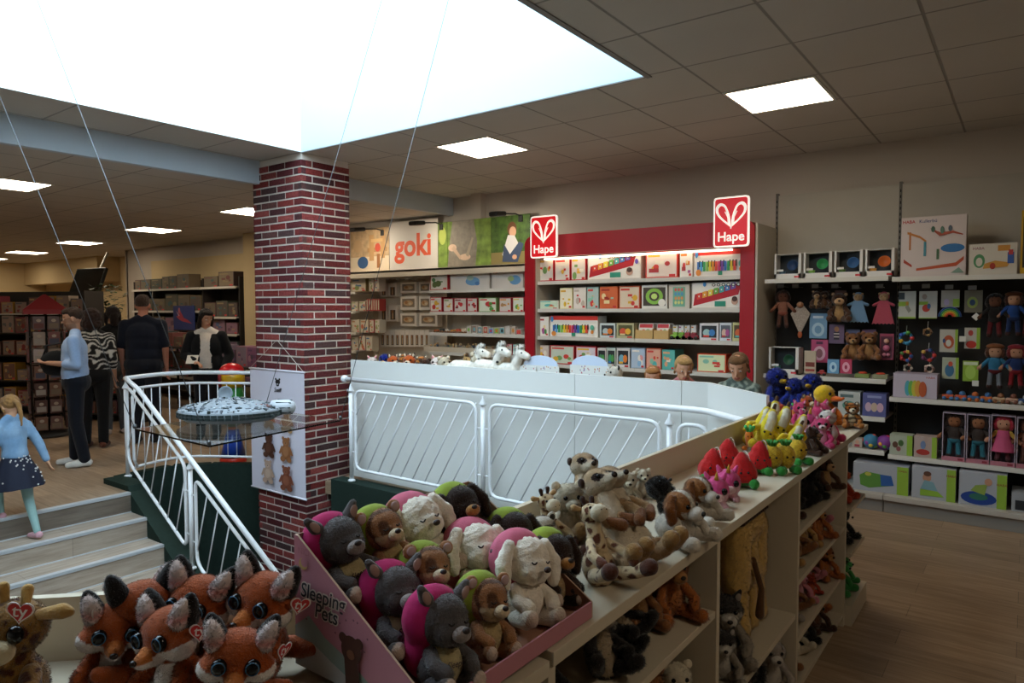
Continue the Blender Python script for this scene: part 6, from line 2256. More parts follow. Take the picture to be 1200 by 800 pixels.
# second bay: tall yellow plush, husky
yt = thing('plush_giraffe', 'large folded pale yellow plush with brown fringe standing in the middle bay', 'soft toy', (-.86, 2.66, .406))
YL = 'cba560'
blob('body', [C_((-.0, -.10, .40), .06, (0, .10, .40), .06), C_((0, -.10, .22), .06, (0, .10, .22), .06), C_((0, -.10, .40), .06, (0, -.10, .22), .06), C_((0, .10, .40), .06, (0, .10, .22), .06), C_((0, 0, .4), .055, (0, 0, .2), .055)], yt, YL, voxel=.009, fluff=.004, fluff_scale=30, fuzz=9000, fuzz_len=.008)
for y in (-.10, .0, .10):
    blob('leg', [C_((0, y, .22), .048, (.01, y, .10), .046, (.02, y, .045), .044)], yt, YL, voxel=.008, fluff=.003, fluff_scale=30, fuzz=2500, fuzz_len=.008)
for k in range(12):
    y = -.14 + .28 * k / 11
    blob('fringe_tuft', [E_((.03, y, .455), (.022, .015, .014))], yt, '3e2414', voxel=.005)
blob('tail', [C_((.055, -.06, .30), .012, (.09, -.07, .2), .012, (.085, -.07, .1), .018)], yt, '5a3c20', voxel=.005)
inside('husky', -.83, 2.38, .406, 'grey and white husky in front of the yellow plush', 10, 1.1)
inside('husky', -.79, 2.24, .406, 'small black and white dog at the middle bay edge', 10, .8)
shelf_toy('black_dog', 900, 752, -.86, .406, 0, 'black plush at the foot of the yellow plush', 40, .7, -40, 0)
shelf_toy('black_dog', 868, 795, -.84, .09, 0, 'dark shaggy plush on the bottom shelf of the middle bay', 20, 1.2, 0, 0)
shelf_toy('rabbit', 905, 768, -.80, .09, 0, 'grey plush deep on the bottom shelf of the middle bay', 20, 1.0, 0, 0)
# third bay with close shelves
b3 = [
    (.735, [('brown_bear', 948, -.92), ('black_dog', 962, -.85), ('black_dog', 975, -.92), ('monkey', 985, -.82)]),
    (.53, [('leopard', 948, -.86), ('bear', 958, -.92), ('leopard', 942, -.80), ('orange_bear', 975, -.92), ('pink_bear', 985, -.84)]),
    (.285, [('rabbit', 941, -.82), ('bear', 952, -.90), ('pink_bear', 963, -.88), ('red_plush', 948, -.77), ('pink_bear', 976, -.90), ('orange_bear', 982, -.82)]),
    (.07, [('bear', 940, -.80), ('cream_bear', 948, -.90), ('black_dog', 968, -.85), ('brown_bear', 960, -.92), ('orange_bear', 976, -.82)]),
]
nmz = {'brown_bear': 'dark brown bear', 'black_dog': 'shaggy black dog', 'monkey': 'brown monkey', 'leopard': 'spotted leopard', 'bear': 'tan bear', 'orange_bear': 'orange brown bear', 'pink_bear': 'pink pig', 'rabbit': 'grey rabbit', 'red_plush': 'small red plush', 'cream_bear': 'cream bear'}
rows_ = ['top', 'second', 'third', 'bottom']
for ri, (zs, L_) in enumerate(b3):
    seen = {}
    n_ = len(L_)
    for j, (k, px, x) in enumerate(L_):
        seen[k] = seen.get(k, 0) + 1
        yy = 3.08 + .64 * j / (n_ - 1)
        place(k, (-.83 + .035 * (j % 2), yy, zs + .001), '%s, %s one on the %s shelf of the far counter bay' % (nmz[k], ['first', 'other', 'third'][seen[k] - 1], rows_[ri]), 45, {'red_plush': .45}.get(k, .78), (-6, -40, 0)[j % 3])
# end shelves
for i, (k, y, z, s, lb) in enumerate((('red_plush', 4.0, .621, .95, 'shaggy orange red plush on the end shelf of the counter'), ('black_dog', 4.08, .381, .9, 'black plush on the lower end shelf of the counter'), ('green_dino', 4.02, .111, .95, 'green dragon plush with red ears at the counter end'), ('green_dino', 4.16, .111, .8, 'dark green plush low at the counter end'))):
    place(k, (-.80, y, z), lb, 70, s)

# ---- on the long counter behind the railing
LY = YP + .16
lc_items = [('white_cat', 436, .9, 'grey white toy at the left end'), ('blue_bird', 447, 1.0, 'dark blue bird'), ('orange_fox', 460, .9, 'orange fox, left of the orange group'), ('plush_tiger', 470, .95, 'striped tiger'), ('orange_fox', 480, .95, 'orange fox, middle of the orange group'), ('plush_tiger', 489, .9, 'striped tiger, right of the orange group'), ('brown_bear', 498, .8, 'dark toy between orange and white toys'), ('white_cat', 508, .8, 'pale cat lying left of the white horses'), ('cream_bear', 520, .75, 'cream bear'), ('tan_horse', 532, .85, 'tan horse'), ('white_horse', 545, 1.2, 'tall white horse'), ('cream_bear', 556, .8, 'cream bear between two white horses'), ('white_horse', 572, 1.25, 'tallest white horse with upright head'), ('cream_bear', 584, .95, 'cream bear beside the tallest white horse'), ('white_horse', 592, 1.0, 'white horse by the scalloped divider')]
for i, (k, px, s, lb) in enumerate(lc_items):
    x = U(px, 425, 'y', LY).x
    zb_ = U(px, 428, 'y', LY).z - .0
    yt_ = {436: 416, 447: 413, 460: 414, 470: 412, 480: 413, 489: 415, 498: 418, 508: 416, 520: 415, 532: 414, 545: 403, 556: 410, 572: 400, 584: 408, 592: 404}[px]
    s = (U(px, yt_, 'y', LY).z - ZT) / (.205 if 'horse' in k else .232) / 1.12
    place(k, (x, LY + (.05 if i % 2 else 0), ZT + .002), '%s, %s from left, long white counter' % (lb, ordl(i)), (10, -20, 30)[i % 3], s * 1.12, face=((-8, 12, 0)[i % 3] if 'horse' in k else None))
p = U(722, 432, 'y', LY)
place('penguin', (p.x, LY, ZT + .002), 'black and yellow soft toy right of the scalloped dividers', -70, 1.15)
# scalloped white dividers
DOM = mat('divider_pale_blue', 'c9d6ea', .5)
for i, (a, b, ca, cb) in enumerate(((585, 628, None, None), (612, 655, 612, 652), (668, 714, 668, 712))):
    Yd = LY + .02 * i
    xa, xb = U(a, 430, 'y', Yd).x, U(b, 430, 'y', Yd).x
    w = xb - xa
    t = thing('shelf_divider', 'white speckled divider with pale domed top, %s of three on the long counter' % ['left', 'middle', 'right'][i], 'divider', ((xa + xb) / 2, Yd, ZT + .001), 0, 'domed dividers on the long counter')
    hp_ = U(a, 427, 'y', Yd).z - ZT
    m = MB(); m.bbox(-w / 2, w / 2, 0, .01, 0, hp_, WHITEP, .001)
    for k in range(26):
        u, v = rr_.random(), rr_.random()
        m.art([('e', .04 + .92 * u, .55 + .42 * v, .012, .03, cmat(['b05a6a', 'c8956a', '8a6a9a'][k % 3]))], w, hp_, 0)
    m.build('panel', t)
    if i == 0:
        continue
    m = MB()
    r = w * .46
    zc = hp_
    dh = U(a, 415.5, 'y', Yd).z - ZT - hp_
    m.prism([(r * math.cos(a_ * PI / 16), zc + dh * math.sin(a_ * PI / 16)) for a_ in range(17)], 0, .01, DOM)
    m.build('dome', t)

# ---- hanging plush on the dark wall
def hang(kind, px, pytop, pybot, label, turn=0, Y=6.54):
    a = U(px, pybot, 'y', Y)
    h = U(px, pytop, 'y', Y).z - a.z
    s = h / .22
    return place(kind, (a.x, a.y, a.z), label, turn, s)


def doll(kind, skin, hair, top, bottom, legs, dress=False, hat=None):
    t = proto(kind, name='cloth_doll')
    blob('head', [E_((0, 0, .185), (.034, .03, .033))], t, skin, voxel=.004, material=CLOTH)
    blob('hair', [E_((0, .008, .192), (.04, .032, .036)), E_((-.03, .0, .18), (.014, .02, .026)), E_((.03, .0, .18), (.014, .02, .026))], t, hair, voxel=.004, fluff=.003, fluff_scale=120)
    if dress:
        m = MB(); m.lathe([(.024, .155), (.03, .12), (.055, .06), (.058, .055)], mat('doll_' + kind, bottom, .8), 18); m.build('dress', t)
        blob('body', [E_((0, 0, .135), (.027, .02, .03))], t, top, voxel=.004, material=CLOTH)
    else:
        blob('body', [E_((0, 0, .125), (.03, .022, .04)), E_((0, 0, .09), (.03, .022, .02))], t, lambda co: mixc(const(co, top), bottom, (co[:, 2] < .095).astype(np.float32)), voxel=.004, material=CLOTH)
    for sx in (-1, 1):
        blob('arm', [C_((sx * .026, 0, .145), .011, (sx * .052, -.006, .115), .010, (sx * .066, -.01, .1), .011)], t, lambda co: mixc(const(co, top), skin, (np.abs(co[:, 0]) > .056).astype(np.float32)), voxel=.004, material=CLOTH)
        blob('leg', [C_((sx * .016, 0, .08), .013, (sx * .02, -.004, .03), .012, (sx * .022, -.014, .01), .013)], t, lambda co: mixc(const(co, legs), '3a2420', (co[:, 2] < .018).astype(np.float32)), voxel=.004, material=CLOTH)
        sph('eye', t, (sx * .012, -.029, .188), .003, EYEM, 8, 6)
    if hat:
        blob('hat', [E_((0, .004, .212), (.04, .032, .016))], t, hat, voxel=.004, material=CLOTH)
    return t


doll('doll_dark', '8a5a3c', '2a1810', '3a302c', '2f6a78', '2f6a78')
doll('doll_pink', 'b88468', 'a82a3a', 'b08a3a', 'b0486a', '6a3a40', True)
doll('doll_blue', 'b08468', '3a2018', '1f3f7a', '1c2c50', '1c2c50', hat='5a3420')
doll('doll_teal', 'b08468', '4a2a1a', '2f6a8a', '5a1c20', '6a7078', hat='7a4a2a')
doll('doll_navy', 'a87a60', '6a1c20', '1f2f5a', '7a1c22', '7a1c22', hat='7a2028')
doll('doll_black', '5a3828', '120c0a', '1a1818', '24201f', '5a1c20')
doll('doll_brown', '6a4030', '3a2018', '8a5a48', '8a4a3a', '5a3a30')


def comforter(px, pytop, pybot, c, label):
    Y = 6.55
    a, b = U(px, pybot, 'y', Y), U(px, pytop, 'y', Y)
    h = b.z - a.z
    t = thing('comforter', label, 'comforter', a, 0)
    blob('head', [E_((0, 0, h * .78), (.036, .03, .034))], t, 'b8946c', voxel=.004)
    for sx in (-1, 1):
        blob('ear', [E_((sx * .032, 0, h * .78 + .028), (.012, .008, .012))], t, 'b8946c', voxel=.004)
        blob('arm', [C_((sx * .03, 0, h * .62), .014, (sx * .075, -.004, h * .55), .013)], t, c, voxel=.005, material=CLOTH)
        sph('eye', t, (sx * .012, -.028, h * .79), .003, EYEM, 8, 6)
    blob('hood', [E_((0, .012, h * .80), (.044, .026, .042))], t, c, voxel=.005, material=CLOTH)
    m = MB()
    n = 12
    pts = [(-.035, h * .68)] + [(-.085 + .17 * k / n, (.012 if k % 2 else 0)) for k in range(n + 1)] + [(.035, h * .68)]
    m.prism(pts[::-1], -.012, .008, mat('comforter_' + c, c, .9, bump=.3))
    m.build('blanket', t)
    return t


hang('doll_brown', 917, 341, 384, 'striped brown doll hanging first from left on the dark wall')
comforter(1005, 340, 378, '6a8aa8', 'pale blue bear comforter hanging on the dark wall')
comforter(1035, 339, 380, 'a84858', 'pink bear comforter hanging on the dark wall')
hang('monkey', 957, 340, 362, 'dark brown plush, left of a hanging pair on the dark wall')
hang('brown_bear', 966, 340, 362, 'dark brown plush, right of a hanging pair on the dark wall')
hang('monkey', 983, 342, 378, 'brown figure on pink card right of the hanging pair')
hang('bear', 999, 389, 422, 'light brown bear in blue trousers hanging low on the dark wall')
hang('bear', 1018, 388, 422, 'light brown bear in red hanging right of the blue one')
card(978, 992, 340, 376, '7a5a58', [('r', .05, .05, .95, .95, cmat('8a6460'))], 'pink brown backing card of the hanging brown figure', Y=6.64)
card(1010, 1027, 386, 420, '6a4a68', [('r', .05, .3, .95, .95, cmat('7a5a78'))], 'mauve backing card behind the bear in red', Y=6.64)
card(991, 1008, 386, 420, '5a5a78', [('r', .05, .3, .95, .95, cmat('6a6a88'))], 'blue grey backing card behind the bear in blue', Y=6.64)
# checked triangular cloth
p = U(938, 370, 'y', 6.56)
t = thing('checked_cloth', 'pale checked triangular cloth with a bear head hanging on the dark wall', 'cloth', p)
m = MB(); m.prism([(0, -.17), (-.085, .02), (-.02, .10), (.02, .10), (.085, .02)], -.006, .006, mat('checked_fabric', 'a8988a', .9, noise_amt=.35, noise_scale=90)); m.build('cloth', t)
m = MB(); m.ell((0, -.02, .10), (.03, .02, .026), cmat('9a6a4a'), 14, 10); m.build('head', t)
m = MB(); m.ell((0, -.006, -.17), (.02, .01, .03), cmat('a8522a'), 12, 8); m.build('pendant', t)
hang('doll_black', 1165, 345, 395, 'dark doll in black hanging in the top doll row')
hang('doll_blue', 1187, 343, 393, 'doll in blue with brown hair hanging beside the dark doll')
hang('doll_teal', 1165, 404, 455, 'doll in teal jacket and dark red skirt, lower doll row')
hang('doll_navy', 1190, 405, 455, 'doll in navy and dark red, lower doll row at right edge')
hang('doll_black', 1207, 345, 395, 'dark doll just outside the right edge', Y=6.56)
# boxed dolls on the shelf
for i, (x0, x1, py0, k, lb) in enumerate(((1104, 1132, 484, 'doll_dark', 'boxed doll with curly dark hair and blue trousers, left one'), (1132.5, 1160.5, 486, 'doll_dark', 'boxed doll with curly dark hair and blue trousers, second'), (1161, 1191, 487, 'doll_pink', 'boxed red haired doll in pink skirt'), (1191.5, 1220, 490, 'doll_brown', 'boxed doll cut off by the right edge'))):
    Y = 6.37
    a, b = U(x0, 500, 'y', Y), U(x1, 500, 'y', Y)
    w = (b.x - a.x) * .97
    h = U((x0 + x1) / 2, py0, 'y', Y).z - .458
    t = thing('doll_box', 'open carton of the %s' % lb, 'doll box', ((a.x + b.x) / 2, Y, .459), 0)
    m = MB(); c1 = cmat('a89aa8'); cb = cmat('b0707c')
    m.box(-w / 2, w / 2, .1, .105, 0, h, cmat('7f7884')); m.box(-w / 2, -w / 2 + .006, 0, .1, 0, h, c1); m.box(w / 2 - .006, w / 2, 0, .1, 0, h, c1)
    m.box(-w / 2 + .006, w / 2 - .006, 0, .1, h - .006, h, c1); m.box(-w / 2 + .006, w / 2 - .006, 0, .1, 0, .006, c1); m.box(-w / 2, w / 2, -.004, .0, 0, h * .09, cb)
    m.art([('r', .7, .02, .92, .065, cmat('8a2a3a'))], w, h, -.004)
    m.build('carton', t)
    s = (h - .03) / .225
    place(k, ((a.x + b.x) / 2, Y + .05, .459 + h * .06), lb, 0, s, face=0)
drop_unused()
# ------------------------------------------------------------------ people
EYEW = mat('eye_white', 'd8d2cc', .3)


def hand(prims, wrist, dirv, side, palm_n):
    """five bent fingers and a palm, appended as prims; dirv: finger direction, side: thumb side"""
    w, d, s_, n = Vector(wrist), Vector(dirv).normalized(), Vector(side).normalized(), Vector(palm_n).normalized()
    c = w + d * .045
    prims.append(C_(w, .024, w + d * .03, .024))
    for k in (-1, 0, 1):
        prims.append(C_(c - d * .02 + s_ * .018 * k, .014, c + d * .035 + s_ * .02 * k, .012))
    for k, L in ((-1.5, .055), (-.5, .068), (.5, .074), (1.5, .066)):
        b = c + d * .04 + s_ * .0175 * k
        m_ = b + d * L * .5 + n * L * .12
        e = b + d * L * .85 + n * L * .45
        prims.append(C_(b, .0095, m_, .0088, e, .0078))
    b = w + d * .02 + s_ * .026
    prims.append(C_(b, .012, b + d * .03 + s_ * .025 + n * .01, .0105, b + d * .055 + s_ * .028 + n * .02, .009))


def person(label, loc, rz, h, skin='c09070', hair='3a2416', hair_style='short', top=None, sleeve=1.0, bottom=None, shoes='2a2420', kid=False,
           armL=None, armR=None, legL=None, legR=None, head_pitch=0, head_yaw=0, top_paint=None, skirt=None, tights=None, vox=.009, jacket=None, beard=False, glasses=False, lean=0, group=None, legs=True, bulk=1.0):
    s = h / 1.75
    t = thing('person', label, 'person', loc, (math.radians(lean), 0, math.radians(rz)), group)
    inner = bpy.data.objects.new('figure', None)
    hs = 1.18 if kid else 1.0
    # joints in a 1.75 m frame, front is -Y
    SH = 1.42
    aL = armL or [(-.19, 0, 1.39), (-.235, .02, 1.12), (-.23, -.04, .88)]
    aR = armR or [(.19, 0, 1.39), (.235, .02, 1.12), (.23, -.04, .88)]
    lL = legL or [(-.09, 0, .90), (-.095, -.01, .50), (-.10, .02, .09)]
    lR = legR or [(.09, 0, .90), (.095, -.01, .50), (.10, .02, .09)]
    b = bulk
    sw = .8 if kid else 1.0
    if kid:
        aL = [(x * .82, y, z) for x, y, z in aL]
        aR = [(x * .82, y, z) for x, y, z in aR]

    def V(p):
        return Vector(p) * s
    HC = Vector((0, -.01, 1.625 if not kid else 1.60))
    Rh = Matrix.Rotation(math.radians(head_yaw), 3, 'Z') @ Matrix.Rotation(math.radians(head_pitch), 3, 'X')

    def Hd(p):
        return (HC + Rh @ (Vector(p) * hs)) * s
    eul = Rh.to_euler()
    P = []
    P.append(E_(Hd((0, .0, .02)), (.074 * hs * s, .092 * hs * s, .10 * hs * s), eul))
    P.append(E_(Hd((0, -.025, -.055)), (.055 * hs * s, .062 * hs * s, .06 * hs * s), eul))
    P.append(C_(Hd((0, -.088, .01)), .010 * s, Hd((0, -.105, -.025)), .014 * s))
    P.append(E_(Hd((0, -.084, -.062)), (.022 * s * hs, .009 * s, .008 * s), eul))
    for sx in (-1, 1):
        P.append(E_(Hd((sx * .077, .008, -.01)), (.009 * s, .02 * s, .032 * s), eul))
    P.append(C_(V((0, .01, 1.42)), .056 * s, (HC + Rh @ Vector((0, .01, -.07))) * s, .052 * s))
    P.append(C_(V((-.15 * sw, 0, 1.40)), .055 * s, V((.15 * sw, 0, 1.40)), .055 * s))
    P.append(E_(V((0, 0, 1.27)), (.165 * s * sw * b, .105 * s * b, .19 * s)))
    P.append(E_(V((0, -.005, 1.06)), (.145 * s * sw * b, .105 * s * b, .16 * s)))
    P.append(E_(V((0, .005, .93)), (.16 * s * sw * b, .112 * s * b, .12 * s)))
    for sx in (-1, 1):
        P.append(C_(V((sx * .13 * sw, .005, 1.405)), .05 * s, V((sx * .03, .012, 1.475)), .05 * s))
    for a in (aL, aR):
        P.append(C_(V(a[0]), .050 * s * b, V(a[1]), .040 * s, V(a[2]), .026 * s))
        d = (V(a[2]) - V(a[1])).normalized()
        sd = Vector((0, -1, 0)) if abs(d.y) < .7 else Vector((1 if a is aL else -1, 0, 0))
        sd = (sd - d * sd.dot(d)).normalized()
        nn = d.cross(sd) * (1 if a is aL else -1)
        hp = []
        hand(hp, V(a[2]) / s, d, sd, nn)
        for q in hp:
            pr_ = list(q[1])
            P.append(('c', tuple((Vector(v) * s if k % 2 == 0 else v * s) for k, v in enumerate(pr_))))
    for l in (lL, lR):
        P.append(C_(V(l[0]), .088 * s * b, V(l[1]), .058 * s, V(l[2]), .040 * s))
        f = V(l[2])
        P.append(C_(f + Vector((0, .02, -.045)) * s, .034 * s, f + Vector((0, -.13, -.06)) * s, .028 * s))

    def skinp(co):
        c = const(co, skin)
        q = (co / s - np.array(HC)) @ np.array(Rh) / hs
        lip = (np.abs(q[:, 0]) < .024) & (q[:, 1] < -.07) & (np.abs(q[:, 2] + .062) < .009)
        c = mixc(c, 'a85a50', lip.astype(np.float32))
        br = (np.abs(np.abs(q[:, 0]) - .033) < .018) & (q[:, 1] < -.06) & (np.abs(q[:, 2] - .03) < .006)
        c = mixc(c, hair, br.astype(np.float32) * .8)
        if beard:
            c = mixc(c, '5a4030', ((q[:, 2] < -.05) & (q[:, 1] < .02) & (q[:, 2] > -.13)).astype(np.float32) * .45)
        if tights:
            c = mixc(c, tights, ((co[:, 2] < .98 * s) & (np.abs(co[:, 0]) < .19 * s)).astype(np.float32))
        return c
    blob('body', P, t, skinp, voxel=vox * s if s > .8 else vox * .8, smooth=3, material=SKIN)
    for sx in (-1, 1):
        m = MB(); m.ell(tuple(Hd((sx * .031, -.080, .006))), (.012 * s, .008 * s, .007 * s), EYEW, 12, 8, eul)
        e = m.build('eye', t)
        sph('iris', e, tuple(Hd((sx * .031, -.0865, .006))), .0052 * s, '2a1c14', 10, 8)
    g = .016 * s
    # trousers or tights
    if bottom:
        Q = [E_(V((0, .008, .93)), (.186 * s * sw * b, .140 * s * b, .14 * s))]
        for l in (lL, lR):
            k_ = V(l[2]) + Vector((0, 0, .0))
            Q.append(C_(V(l[0]), .096 * s * b, V(l[1]), .072 * s, k_, .062 * s))
        blob('trousers', Q, t, bottom, voxel=.012 * s, smooth=4, material=CLOTH)
    if skirt:
        n = 40
        m = MB()
        prof = [(.16, 1.02), (.20, .95), (.29, .80), (.35, .63)]
        vs, fs = [], []
        for i, (r, z) in enumerate(prof):
            for j in range(n):
                a = 2 * PI * j / n
                rr = r * (1 + .05 * i / 3 * math.sin(a * 9)) * sw
                vs.append(Vector((rr * math.cos(a), rr * .85 * math.sin(a), z)) * s)
        for i in range(3):
            for j in range(n):
                fs.append((i * n + j, i * n + (j + 1) % n, (i + 1) * n + (j + 1) % n, (i + 1) * n + j))
        m.add(vs, fs, mat('skirt_navy', skirt, .85), True)
        sk = m.build('skirt', t)
        r2 = random.Random(3)
        m = MB()
        for k in range(90):
            a, q_ = 2 * PI * r2.random(), r2.random()
            i = min(2, int(q_ * 3)); f_ = q_ * 3 - i
            r = prof[i][0] + (prof[i + 1][0] - prof[i][0]) * f_
            z = prof[i][1] + (prof[i + 1][1] - prof[i][1]) * f_
            m.ell(tuple(Vector((r * sw * 1.01 * math.cos(a), r * sw * .865 * math.sin(a), z)) * s), .011 * s, cmat('c8c4c0'), 6, 4)
        m.build('print', sk)
    # top
    tp = top_paint or top
    Q = [E_(V((0, 0, 1.28)), (.18 * s * sw * b, .122 * s * b, .17 * s)), E_(V((0, -.003, 1.18)), (.172 * s * sw * b, .126 * s * b, .20 * s)), E_(V((0, -.002, 1.04)), (.172 * s * sw * b, .130 * s * b, .18 * s)), E_(V((0, .0, .95 if not skirt else 1.03)), (.18 * s * sw * b, .13 * s * b, .07 * s)),
         C_(V((-.14 * sw, 0, 1.39)), .062 * s, V((.14 * sw, 0, 1.39)), .062 * s), C_(V((0, .015, 1.41)), .062 * s, V((0, .012, 1.455)), .060 * s)] + [C_(V((sx * .13 * sw, .005, 1.41)), .058 * s, V((sx * .03, .012, 1.470)), .058 * s) for sx in (-1, 1)]
    for a in (aL, aR):
        A, B, D = V(a[0]), V(a[1]), V(a[2])
        if sleeve <= .5:
            Q.append(C_(A, .064 * s * b, A.lerp(B, sleeve * 2), .058 * s))
        else:
            Q.append(C_(A, .064 * s * b, B, .056 * s, B.lerp(D, (sleeve - .5) * 2), .044 * s))
    blob('shirt', Q, t, tp, voxel=.011 * s, smooth=9, material=CLOTH)
    if jacket:
        Q = [E_(V((sx * .085, .01, z)), (.12 * s, .14 * s, .20 * s)) for sx in (-1, 1) for z in (1.24, 1.02)] + [C_(V((-.15, .01, 1.39)), .072 * s, V((.15, .01, 1.39)), .072 * s)]
        for a in (aL, aR):
            A, B, D = V(a[0]), V(a[1]), V(a[2])
            Q.append(C_(A, .074 * s, B, .066 * s, B.lerp(D, .9), .05 * s))
        me = blob_mesh(Q, voxel=.011 * s, smooth=4, paint=jacket, material=CLOTH)
        bm_ = bmesh.new(); bm_.from_mesh(me)
        dl = [v for v in bm_.verts if abs(v.co.x) < .055 * s + max(0, (1.2 * s - v.co.z)) * .1 and v.co.y < -.03 * s and v.co.z > .8 * s]
        bmesh.ops.delete(bm_, geom=dl, context='VERTS')
        bm_.to_mesh(me); bm_.free()
        jo = link('jacket', me, t)
        so = jo.modifiers.new('thick', 'SOLIDIFY'); so.thickness = .006
    # shoes
    if legs:
        for l in (lL, lR):
            f = V(l[2])
            blob('shoe', [C_(f + Vector((0, .035, -.045)) * s, .043 * s, f + Vector((0, -.06, -.050)) * s, .042 * s, f + Vector((0, -.155, -.058)) * s, .034 * s)], t,
                 lambda co, z=(f.z - .078 * s): mixc(const(co, shoes), 'c8c4be', (co[:, 2] < z).astype(np.float32)), voxel=.008, smooth=3, material=CLOTH)
    # hair
    hq = []
    if hair_style == 'short':
        hq = [E_(Hd((0, .022, .045)), (.082 * hs * s, .088 * hs * s, .088 * hs * s), eul), E_(Hd((0, -.03, .085)), (.068 * hs * s, .06 * hs * s, .04 * hs * s), eul)]
    elif hair_style == 'bob':
        hq = [E_(Hd((0, .02, .04)), (.09 * hs * s, .095 * hs * s, .098 * hs * s), eul), E_(Hd((0, -.045, .09)), (.072 * hs * s, .05 * hs * s, .036 * hs * s), eul)]
        hq += [C_(Hd((sx * .08, .0, .02)), .028 * s * hs, Hd((sx * .085, .01, -.08)), .026 * s * hs, Hd((sx * .075, .02, -.13)), .018 * s * hs) for sx in (-1, 1)] + [C_(Hd((0, .075, .0)), .06 * s, Hd((0, .08, -.10)), .05 * s)]
    elif hair_style == 'curly':
        hq = [E_(Hd((0, .02, .03)), (.118 * s, .115 * s, .115 * s), eul), E_(Hd((0, .04, -.06)), (.12 * s, .09 * s, .09 * s), eul)]
    elif hair_style in ('ponytail', 'tied'):
        hq = [E_(Hd((0, .022, .035)), (.081 * hs * s, .09 * hs * s, .088 * hs * s), eul), E_(Hd((0, -.03, .082)), (.07 * hs * s, .06 * hs * s, .034 * hs * s), eul)]
        hq += [C_(Hd((0, .10, .03)), .024 * s, Hd((0, .15, -.02)), .03 * s, Hd((0, .15, -.14)), .024 * s, Hd((.01, .13, -.24)), .010 * s)]
        for sx in (-1, 1):
            hq.append(C_(Hd((sx * .074, -.01, .04)), .016 * s, Hd((sx * .076, .02, -.05)), .014 * s))
    blob('hair', hq, t, hair, voxel=.008 * s, smooth=3, fluff=.004 if hair_style != 'curly' else .012, fluff_scale=60 if hair_style != 'curly' else 30, material=attr_mat('hair_strands', rough=.6, sheen=.1, bump=.6, bump_scale=500))
    if glasses:
        m = MB()
        for sx in (-1, 1):
            c = Hd((sx * .033, -.098, .004))
            ring = [tuple(c + Rh @ Vector((.022 * s * math.cos(a * PI / 8), 0, .016 * s * math.sin(a * PI / 8)))) for a in range(16)]
            m.tube(ring, .0018, cmat('1a1614'), 6, closed=True)
            m.tube([tuple(Hd((sx * .055, -.095, .006))), tuple(Hd((sx * .078, .0, .006)))], .0018, cmat('1a1614'), 6)
        m.build('glasses', t)
    return t


def zebra_print(co):
    c = const(co, '1c1a1a')
    w = np.sin(co[:, 2] * 90 + nz(co, 9) * 9)
    return mixc(c, 'b8b2aa', np.clip((w - .35) * 5, 0, 1))


def denim(co):
    return mixc(const(co, '6f8fae'), '8aa6c0', np.clip(nz(co, 12) + .4, 0, 1))


# man in light blue shirt: profile, looking left, bag under the arm, white trainers
mp_ = Vector((-8.08, 3.09, 0))
person('man in light blue shirt and navy trousers holding a black bag, white trainers', mp_, -24, 1.68, skin='b58468', hair='3a281c', hair_style='short', top='9db6da', sleeve=.72, bottom='15171f', shoes='cfccc6', glasses=True, beard=True,
       armL=[(-.19, 0, 1.39), (-.24, .03, 1.13), (-.14, -.20, 1.10)], armR=[(.19, 0, 1.39), (.24, .03, 1.13), (.08, -.22, 1.15)], head_pitch=10, legL=[(-.09, 0, .90), (-.10, -.02, .50), (-.11, -.03, .09)], legR=[(.09, 0, .90), (.11, .0, .50), (.13, .07, .09)], bulk=1.05)
bag = thing('shoulder_bag', 'black rounded bag held by the man in the light blue shirt', 'bag', mp_ + Vector((-.10, -.13, .97)), (0, 0, math.radians(50)))
blob('bag', [E_((0, 0, .13), (.17, .075, .13)), E_((0, 0, .05), (.14, .07, .06))], bag, '0e0e10', voxel=.01, material=CLOTH, smooth=5)
m = MB(); m.tube([(-.13, 0, .2), (-.09, 0, .31), (.05, .02, .34), (.12, 0, .22)], .010, mat('bag_strap', '121214', .7), 8); m.build('strap', bag)
# woman in zebra print top
person('woman with dark curly hair in black and white patterned top, seen from behind', (-8.95, 3.62, 0), -130, 1.66, skin='a87a60', hair='2a1812', hair_style='curly', top_paint=zebra_print, sleeve=.7, bottom='101012', shoes='5a3020', bulk=1.12, top='1c1a1a')
# person behind her in dark clothes and jeans
person('person with dark hair in black top and grey jeans, behind the patterned top', (-9.75, 4.20, 0), -100, 1.70, skin='a87a60', hair='1c1210', hair_style='bob', top='111113', sleeve=.9, bottom='4a4e55', shoes='b8a8a0')
# big man in dark polo shirt from behind
person('tall man in dark navy polo shirt with short hair, seen from behind', (-8.75, 4.12, 0), -128, 1.84, skin='a8705a', hair='3a2a20', hair_style='short', top='0f1320', sleeve=.42, bottom='12141c', shoes='1c1a1a', bulk=1.18)
# woman in black jacket holding a booklet
person('woman with dark bob and fringe, black jacket over white top, holding a booklet', (-8.36, 4.72, 0), 50, 1.66, skin='b8866a', hair='1e1410', hair_style='bob', top='c9bfb4', sleeve=.9, bottom='121216', shoes='1a1a1a', jacket='0e0e11',
       armL=[(-.19, 0, 1.39), (-.27, -.02, 1.14), (-.10, -.20, 1.06)], armR=[(.19, 0, 1.39), (.28, .02, 1.13), (.22, -.12, .92)], head_pitch=16, head_yaw=35)
bk = thing('booklet', 'thin white booklet held by the woman in the black jacket', 'booklet', (-8.24, 4.50, 1.0), (math.radians(-50), 0, math.radians(50)))
m = MB(); m.bbox(-.11, .02, -.006, .0, -.02, .13, cmat('c8c2b8'), .001); m.build('cover', bk)
